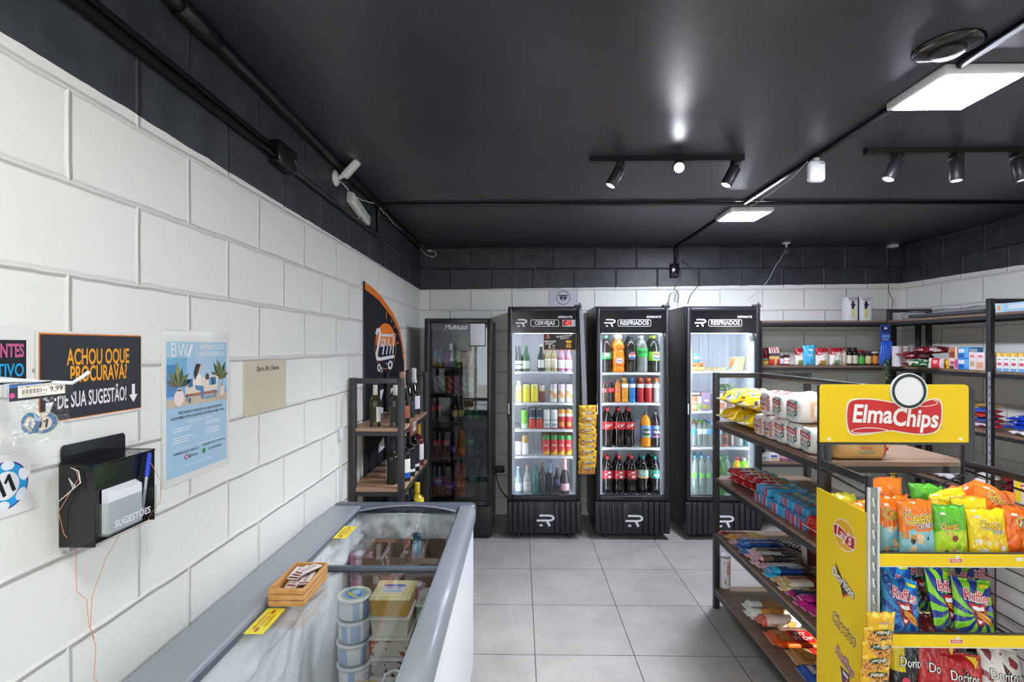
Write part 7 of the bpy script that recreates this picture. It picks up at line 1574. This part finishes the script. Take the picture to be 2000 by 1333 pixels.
f = B('paper', '#2a2628'); f.box((X(1676, 4.79), 4.79, RZ[0] + .0006), (X(1681, 4.79), 4.88, RZ[0] + .222), .002); f.build('product_box', label='dark narrow box between the two white boxes on the back rack', cat='box', group='boxes on the back rack top')
# third shelf: bags seen over the bread
z = RZ[2]
def blu_art(u, v): return ('#3f6f9c', '#5a86ac', '#2c5a8c', '#8fb0cc')[int(abs(noise.noise(Vector((u * 3, v * 3, 1)))) * 11) % 4]
packet('plastic_bag', .30, .155, .14, blu_art, [], (X(1521, 4.84), 4.84, z + .001), (-.05, 0, .1), 'crumpled blue plastic bag on the third back wall shelf', 'plastic bag', GA, seed=71, n=28, m=26, crimp=.04)
packet('snack_bag', .20, .125, .06, lambda u, v: '#8a2a5a', [], (X(1558, 4.80), 4.80, z + .001), (-.3, .1, 0), 'magenta bag behind the green bags on the third wall shelf', 'snack bag', GA, seed=72, n=16, m=18)
for k, (px, s_, lab) in enumerate(((1545, .155, 'left'), (1579, .16, 'right'))): packet('snack_bag', .155, .135, .06, lambda u, v: '#2f9a44' if v > .2 else '#58b04a', [], (X(px, 4.73), 4.73, z + .001), (-.05, 0, 0), lab + ' green bag seen behind the white loaves', 'snack bag', GA, seed=73 + k, n=16, m=18)
packet('snack_bag', .12, .115, .05, lambda u, v: '#d9c63a', [], (X(1603, 4.73), 4.73, z + .001), (-.1, 0, 0), 'yellow bag beside the right green bag, behind the bread', 'snack bag', GA, seed=76, n=14, m=16)
# fourth shelf
z = RZ[3]
gbox('soap_box', X(1489, 4.73), X(1501, 4.73), 4.73, .10, z, .058, '#d2d8cc', [(.1, .3, .5, .7, '#7a9a7a'), (.55, .2, .9, .8, '#b9c2b4')], 'pale green box at the left end of the fourth wall shelf', 'box', GA)
gbox('soap_box', X(1501.5, 4.73), X(1522, 4.73), 4.73, .10, z, .066, '#ece8e2', [(.2, .55, .8, .85, '#2f5fa8'), (.15, .3, .85, .45, '#d98a3a'), (.3, .1, .7, .2, '#d9b08a')], 'white box with blue and orange print on the fourth wall shelf', 'box', GA)
for k, (px, c1) in enumerate(((1527, '#8a2a38'), (1535, '#c23a40'), (1543, '#2f56b0'), (1552, '#3a6ac0'))):
    pack(.16, .017, .017, (lambda c1: lambda t, q: c1 if t < .12 else ('#c9a8b4' if t < .6 else '#8a9ac0'))(c1), name='toothpaste_box', loc=(X(px, 4.73), 4.73, z + .001), rot=(0, 0, math.pi / 2), lab=('dark red', 'red', 'deep blue', 'light blue')[k] + ' ended tube box on the fourth back wall shelf', cat='box', g=GA, crimp=.004, pw=.35, n=16)
for k, (px, c1) in enumerate(((1500, '#6a6470'), (1516, '#8a8aa0'), (1531, '#5a6a8a'))): gbox('soap_box', X(px - 7, 4.90), X(px + 7, 4.90), 4.90, .09, z, .125 - .012 * k, c1, [(.1, .2, .9, .6, '#b9b4c0')], ('grey', 'lilac', 'slate blue')[k] + ' box at the back of the fourth back wall shelf', 'box', GA)
# hanging things on the corner post
px_ = X(1728, 4.655)
t = empty('glove_pack', (px_, BY1 - .06, 1.62), 'blue rubber glove pack hanging on the corner rack post', 'gloves'); t.location = (X(1730, 4.60), 4.60, 1.60)
f = B('plastic', '#2a3f8c'); f.box((-.048, -.002, .09), (.042, .002, .245), .002); mp = front(-.003, -.0022, .17); f.rect(-.04, .02, .04, .06, mp, .0002, '#1f2a5c'); f.rect(-.035, -.04, .038, -.01, mp, .0002, '#5a8ac8'); f.text('LUVA', .024, mp, 0, -.055, .0004, '#dfe6f4', .012); f.disc(0, .045, .016, .01, mp, .0004, '#c9cdd8', 14); f.build('header_card', t)
f = B('plastic', '#2f62c8')
for k in range(7): a = -.05 + k * .0135; f.tube([(a + .01, -.012, .10), (a + .004 * math.sin(k), -.018, .02), (a - .012, -.016, -.06 - .018 * (k % 3)), (a - .02, -.014, -.10 - .02 * (k % 2))], [.009, .010, .008, .004], 7)
f.build('gloves', t)
f = B('film', '#5a8a62'); r = random.Random(9)
for k in range(420):
    zz = 1.30 + r.random() * .27; a = r.uniform(0, 6.28); l = r.uniform(.03, .05); p0 = Vector((0, 0, zz)); d = Vector((math.cos(a), math.sin(a), r.uniform(-.4, .4))) * l; s_ = Vector((-math.sin(a), math.cos(a), 0)) * .003
    f.c(r.choice(['#4f7a52', '#6fa474', '#9cc49a', '#cfdcb8', '#d8d2a0'])); f.quad(p0 - s_, p0 + s_, p0 + d + s_, p0 + d - s_)
f.m('plastic', '#3a5a40'); f.tube([(0, 0, 1.30), (0, 0, 1.58)], .004, 5)
f.build('tinsel_garland', loc=(X(1731, 4.58), 4.58, -.02), label='green tinsel garland hanging below the blue gloves on the corner post', cat='garland', kind=None)
f = B('plastic', '#cfd2d8')
for k in range(2):
    zz = -.045 * k; f.c('#c9ccd6'); f.box((-.055, -.003, zz - .003), (.045, .0, zz)); mp = front(0, -.004, zz)
    f.poly([(-.050, -.0), (-.012, -.0), (-.004, .034), (-.048, .034)], mp, 0, .002, '#2a3564'); f.poly([(-.016, .0), (.018, .0), (.012, .034), (.0, .034)], mp, .001, .002, '#e6cf2a'); f.poly([(.018, .0), (.048, .0), (.030, .034), (.022, .034)], mp, .0, .002, '#e6c82a')
f.build('sponge_packs', loc=(X(1740, 4.60), 4.60, Z(1740, 926, 4.60)), label='yellow and navy sponge packs clipped on the corner post below the stand sign', cat='sponge pack')
# ---- right wall rack goods (their fronts face -x)
XS = BX + .03
def sbox(name, px0, px1, z0, h, c, draws, lab, cat='box', d=.10, x=None, mat='paper'):
    x = x or XS; y0, y1 = Yx(px0, x), Yx(px1, x); w = abs(y1 - y0); f = B(mat, c); f.box((0, -w / 2, 0), (d, w / 2, h), .002); mp = aisle(-.0006, 0, 0)
    for k, (u0, v0, u1, v1, cc) in enumerate(draws): f.rect(u0 * w - w / 2, v0 * h, u1 * w - w / 2, v1 * h, mp, .0002 + .0001 * k, cc)
    mq = front(0, -w / 2 - .0006, 0)
    for k, (u0, v0, u1, v1, cc) in enumerate(draws[:2]): f.rect(u0 * d, v0 * h, u1 * d, v1 * h, mq, .0002 + .0001 * k, cc)
    return f.build(name, None, (x, (y0 + y1) / 2, z0 + .0006), None, lab, cat, GBW)
z = RZ[1]
for j in range(2):
    for i, px in enumerate((1752, 1767)):
        f = B('paper', '#e3dde0'); hh = .088; f.lathe([(0, 0), (.036, 0), (.037, .002), (.037, hh - .004), (.039, hh - .002), (.036, hh), (0, hh - .002)], 22, col=(lambda i: lambda a, q: '#dcd8dc' if (i == 0) or q > hh - .006 else ('#8a2430' if not .03 < q < .045 else '#d8b8bc'))(i))
        f.build('powder_tin', None, (X(px, 4.50), 4.50, z + .0006 + .0885 * j), None, ('white', 'dark red')[i] + ' powder tin, ' + ('lower' if j == 0 else 'upper') + ' one, at the corner end of the right rack', 'tin', GBW)
def red_art(u, v): return '#7c1c2c' if noise.noise(Vector((u * 2, v * 2, 3))) < .25 else '#c9b8b4'
for k, (px, dz, rz, c_) in enumerate(((1792, 0, 0, 'lower'), (1798, .055, .2, 'middle'), (1815, .105, -.5, 'upper'))):
    packet('food_bag', .24, .15, .05, red_art, [], (X(px, 4.42 - .1 * k), 4.42 - .1 * k, z + .024 + dz), (-1.35, 0, -.3 + rz), c_ + ' dark red bag of the heap on the right rack second shelf', 'food bag', GBW, seed=80 + k, n=16, m=18)
packet('food_bag', .20, .12, .05, lambda u, v: '#2f6a3a' if noise.noise(Vector((u * 3, v * 3, 5))) < .1 else '#dfe0d6', [], (X(1806, 4.16), 4.16, z + .020), (-1.25, 0, -.4), 'green and white bag before the dark red bags', 'food bag', GBW, seed=84, n=16, m=18)
packet('food_bag', .10, .08, .05, lambda u, v: '#c9353c' if abs(u) < .6 else '#ead8d8', [], (X(1828, 4.10), 4.10, z + .002), (-.2, 0, -1.0), 'small red and white packet beside the yellow box', 'food bag', GBW, seed=85, n=14, m=14)
sbox('cereal_box', 1837, 1852, z, .073, '#e3ac2a', [(.15, .5, .85, .8, '#efd27a'), (.2, .1, .8, .35, '#c9822c')], 'yellow carton on the right rack second shelf')
sbox('cereal_box', 1853, 1870, z, .083, '#e0d0ca', [(.2, .4, .7, .7, '#b85a62'), (.1, .0, .6, .3, '#6a3a34'), (.72, .1, 1, .9, '#d84a86')], 'pink and cream carton, lower one under the brown picture carton')
sbox('cereal_box', 1853, 1870, z + .084, .080, '#c9805a', [(.1, .1, .7, .6, '#8a4a34'), (.75, 0, 1, 1, '#e8d0bc')], 'brown picture carton stacked on the pink and cream carton')
for j in range(2): sbox('cereal_box', 1871, 1893, z + .084 * j, .083, '#3f92d4', [(.05, .5, .6, .85, '#dfe9f4'), (.1, .1, .5, .4, '#2a62b0'), (.65, .1, .95, .9, '#6ab0e0')], 'bright blue carton on the right rack, ' + ('lower' if j == 0 else 'upper') + ' of two')
sbox('cereal_box', 1892, 1906, z, .130, '#ecdcd8', [(.2, .7, .8, .85, '#d88a94'), (.2, .2, .8, .5, '#c9b08a')], 'tall pale pink carton, left of two'); sbox('cereal_box', 1906.5, 1923, z, .130, '#efdedd', [(.2, .7, .8, .85, '#d88a94'), (.1, .1, .85, .45, '#d8a27a')], 'tall pale pink carton, right of two')
for k, (a, c_) in enumerate(((1946, 1958), (1959, 1972), (1973, 1987), (1988, 2003))):
    sbox('milk_carton', a, c_, z, .128, '#eceae6', [(0, .80, 1, 1, '#e8b03a'), (.15, .82, .6, .96, '#f0d48a'), (.1, .0, .9, .16, '#6aa8dc'), (.2, .32, .8, .46, '#d0506a'), (.25, .62, .75, .68, '#6aa85a')], 'white carton with yellow top on the edge rack, ' + nth(k, 4), 'carton', x=BX + .035)
# top shelf: long wrapped bars, pale blue box
f = B('clear_film'); f.sweep([(0, .03, .004, .03), (.04, .07, .030, .03)] + [(.1 + .09 * k, .075 + .006 * math.sin(k * 2), .034 + .006 * math.sin(k * 1.7), .034) for k in range(9)] + [(.90, .07, .03, .03), (.94, .03, .004, .03)], 18, .7, M=Matrix.Rotation(math.pi / 2, 4, 'Z')); wb = f.build('wrapped_bars', None, (BX + .14, 3.70, RZ[0] + .001), None, 'long bundle wrapped in clear film on the right rack top shelf', 'bundle', GBW)
f = B('plastic', '#5a5d64')
for k in range(4): f.box((-.052 + k * .028, .10, .012), (-.030 + k * .028, .84, .040), .003)
f.build('bars', wb)
sbox('long_box', 1944.5, 2010, RZ[0], .062, '#a8d2e6', [(.0, .0, .25, 1, '#c2dfe8'), (.06, .2, .16, .8, '#e0a87a'), (.40, .3, .95, .8, '#d6e6ee')], 'long pale blue box on top of the edge rack', x=BX + .03, d=.12)
# third shelf
z = RZ[2]
for k in range(4): packet('pasta_pack', .20, .11, .035, (lambda c1: lambda u, v: c1 if abs(u) < .7 else '#c8404a')(('#c9ccd8', '#2f4fa8', '#c0443c', '#3a5ac0')[k]), [], (BX + .10, 3.83 + .012 * k, z + .018 + .034 * k), (-1.50, 0, -1.45), ('white', 'dark blue', 'red', 'blue')[k] + ' pack in the small pile left of the label strip, third shelf', 'pasta', GBW, seed=90 + k, n=14, m=14)
packet('pasta_pack', .16, .10, .03, lambda u, v: '#b08a4a', [], (BX + .12, 3.86, z + .158), (-1.5, 0, -1.3), 'tan pack on top of the small pile left of the label strip', 'pasta', GBW, seed=95, n=14, m=14)
for k in range(9):
    i, j = k % 3, k // 3
    packet('pasta_pack', .24, .13, .036, lambda u, v: '#1f3fb4' if not (-.25 < u < .0 and abs(v) < .6) and noise.noise(Vector((u * 3, v * 3, 9))) < .3 else '#dfe4f0' if u < 0 else '#c8506a', [], (BX + .05, 3.50 - .20 * i - .02 * j, z + .050 + .030 * j), (-1.5, 0, -1.5 + .05 * j), 'blue pasta pack on the edge rack third shelf, ' + nth(i, 3, 'farthest', 'nearest') + ', ' + ('bottom', 'middle', 'top')[j] + ' layer', 'pasta', GBW, seed=100 + k, n=14, m=14)
for k in range(3): packet('pasta_pack', .22, .14, .030, lambda u, v: '#e6e2e0' if abs(u) < .75 else '#c9a24a', [], (BX + .03, 3.48 - .20 * k, z + .016), (-1.52, 0, -1.6), 'white flat pack under the blue packs on the edge rack, ' + nth(k, 3, 'farthest', 'nearest'), 'pasta', GBW, seed=115 + k, n=14, m=14)
# fourth shelf
z = RZ[3]
for k in range(5):
    for j in range(2): packet('flour_bag', .20, .15, .05, lambda u, v: '#e6e2e2' if abs(v) < .8 else '#c9c4c4', [], (BX + .03 + .02 * j, 4.45 - .13 * k, z + .026 + .046 * j), (-1.5, 0, -1.5 + .1 * j), 'white bag lying on the right rack fourth shelf, ' + nth(k, 5, 'farthest', 'nearest') + ', ' + ('lower' if j == 0 else 'upper') + ' layer', 'bag', GBW, seed=120 + k + 10 * j, n=14, m=14)
for j in range(3): packet('coffee_pack', .17, .13, .05, lambda u, v: '#d9d22a' if (-.2 < u < .5 and v > .2) else '#26262c', [], (BX + .02, 3.93 - .05 * j, z + .028 + .042 * j), (-1.45, 0, -1.5), 'black and yellow pack of the pile on the right rack, ' + nth(j, 3, 'bottom', 'top'), 'coffee', GBW, seed=140 + j, n=14, m=14)
for j in range(3): packet('flour_bag', .17, .13, .05, lambda u, v: '#e3dcd4' if abs(u) < .7 else '#c9ccb8', [], (BX + .02, 3.79 - .03 * j, z + .028 + .042 * j), (-1.45, 0, -1.5), 'cream bag right of the black and yellow packs, ' + nth(j, 3, 'bottom', 'top'), 'bag', GBW, seed=145 + j, n=14, m=14)
for j in range(3): packet('food_bag', .18, .14, .06, lambda u, v: '#a8242c' if abs(v) < .6 else '#7a1c24', [], (BX + .04, 3.55, z + .03 + .05 * j), (-1.45, 0, -1.5), 'red bag of the pile at the edge rack far end, ' + nth(j, 3, 'bottom', 'top'), 'food bag', GBW, seed=150 + j, n=14, m=14)
for j in range(3):
    packet('tissue_pack', .22, .16, .07, lambda u, v: '#8fd0d0' if abs(u) < .7 else '#4f9a98', [], (BX + .02, 3.26 + .02 * j, z + .035 + .062 * j), (-1.45, 0, -1.55), 'mint tissue pack in the pile behind the orange bags, ' + nth(j, 3, 'bottom', 'top'), 'tissues', GBW, seed=155 + j, n=14, m=14)
packet('tissue_pack', .22, .16, .06, lambda u, v: '#8ac87a' if abs(u) < .7 else '#d8b0b4', [], (BX + .02, 3.02, z + .035), (-1.45, 0, -1.55), 'green and pink pack beside the mint tissue packs', 'tissues', GBW, seed=160, n=14, m=14)
t = empty('handled_bag', (X(1932, 3.42), 3.42, z + .04), 'cream bag with yellow straps seen over the orange snack bags', 'bag')
t.location = (BX - .0, 3.40, z + .002)
f = B('film', '#e3d6c4'); f.box((0, -.10, 0), (.08, .10, .17), .02, 3); f.build('body', t)
f = B('plastic', '#eed41e')
for q in (-.07, .055): f.box((-.004, q - .018, .02), (-.0005, q + .018, .21), .001)
f.build('straps', t)
f = B('plastic', '#c9353c'); f.disc(0, .12, .05, .02, aisle(-.001, 0, 0), 0, '#c9353c', 20, .0004); f.disc(0, .12, .036, .010, aisle(-.001, 0, 0), .0006, '#ead6d0', 18); f.build('emblem', t)
# label strip hanging on the near post of the corner rack
xs_ = BX - .022
f = B('plastic', '#c9ccd6'); f.box((xs_, BY0 - .0105, .62), (xs_ + .018, BY0 - .0085, 1.475)); mp = front(xs_ + .009, BY0 - .011, 0)
for k in range(14): f.rect(-.005, .66 + k * .058, .005, .685 + k * .058, mp, 0, '#7a8296')
f.build('label_strip', label='hanging clear strip with dark marks on the near post of the corner rack', cat='strip')
# ---- strip of golden packets between beer fridge and middle fridge
yp = FY - .05
t = empty('clip_strip', (X(1140, yp), yp, 0), 'grey clip strip hanging from the beer fridge hinge', 'clip strip'); t.location = (0, 0, 0)
P0 = Vector((X(1136, yp + .03), yp + .03, Z(1136, 612, yp))); P1 = Vector((X(1147, yp + .035), yp + .035, Z(1147, 925, yp)))
dv = (P1 - P0); sd = Vector((.022, 0, 0))
f = B('plastic', '#8f9098'); f.quad(P0 - sd * .8, P1 - sd, P1 + sd, P0 + sd * .8); q_ = Vector((0, .0015, 0)); f.quad(P0 + sd * .8 + q_, P1 + sd + q_, P1 - sd + q_, P0 - sd * .8 + q_); f.build('strip', t)
f = B('steel'); f.tube([(F2X + FW / 2 + .004, FY + .03, 1.995), (P0.x, P0.y, 1.985), P0 + Vector((0, 0, -.005))], .002, 5); f.build('hook', t)
for k in range(11):
    y = yp - .004 * (k % 2); px = 1147 + 1.5 * math.sin(k * 1.7); pz = Z(px, 821 + 10.5 * k, y)
    packet('peanut_packet', .145, .13 if k == 0 else .115, .035, nut_art, [nut_txt], (X(px, y), y - .012 - .0015 * (10 - k) * 0, pz), (.10, 0, -.05 + .1 * (k % 2)), 'golden peanut packet on the clip strip between two fridges, ' + nth(k, 11, 'topmost', 'lowest'), 'peanut packet', 'peanut packets between the fridges', seed=170 + k, n=20, m=22)
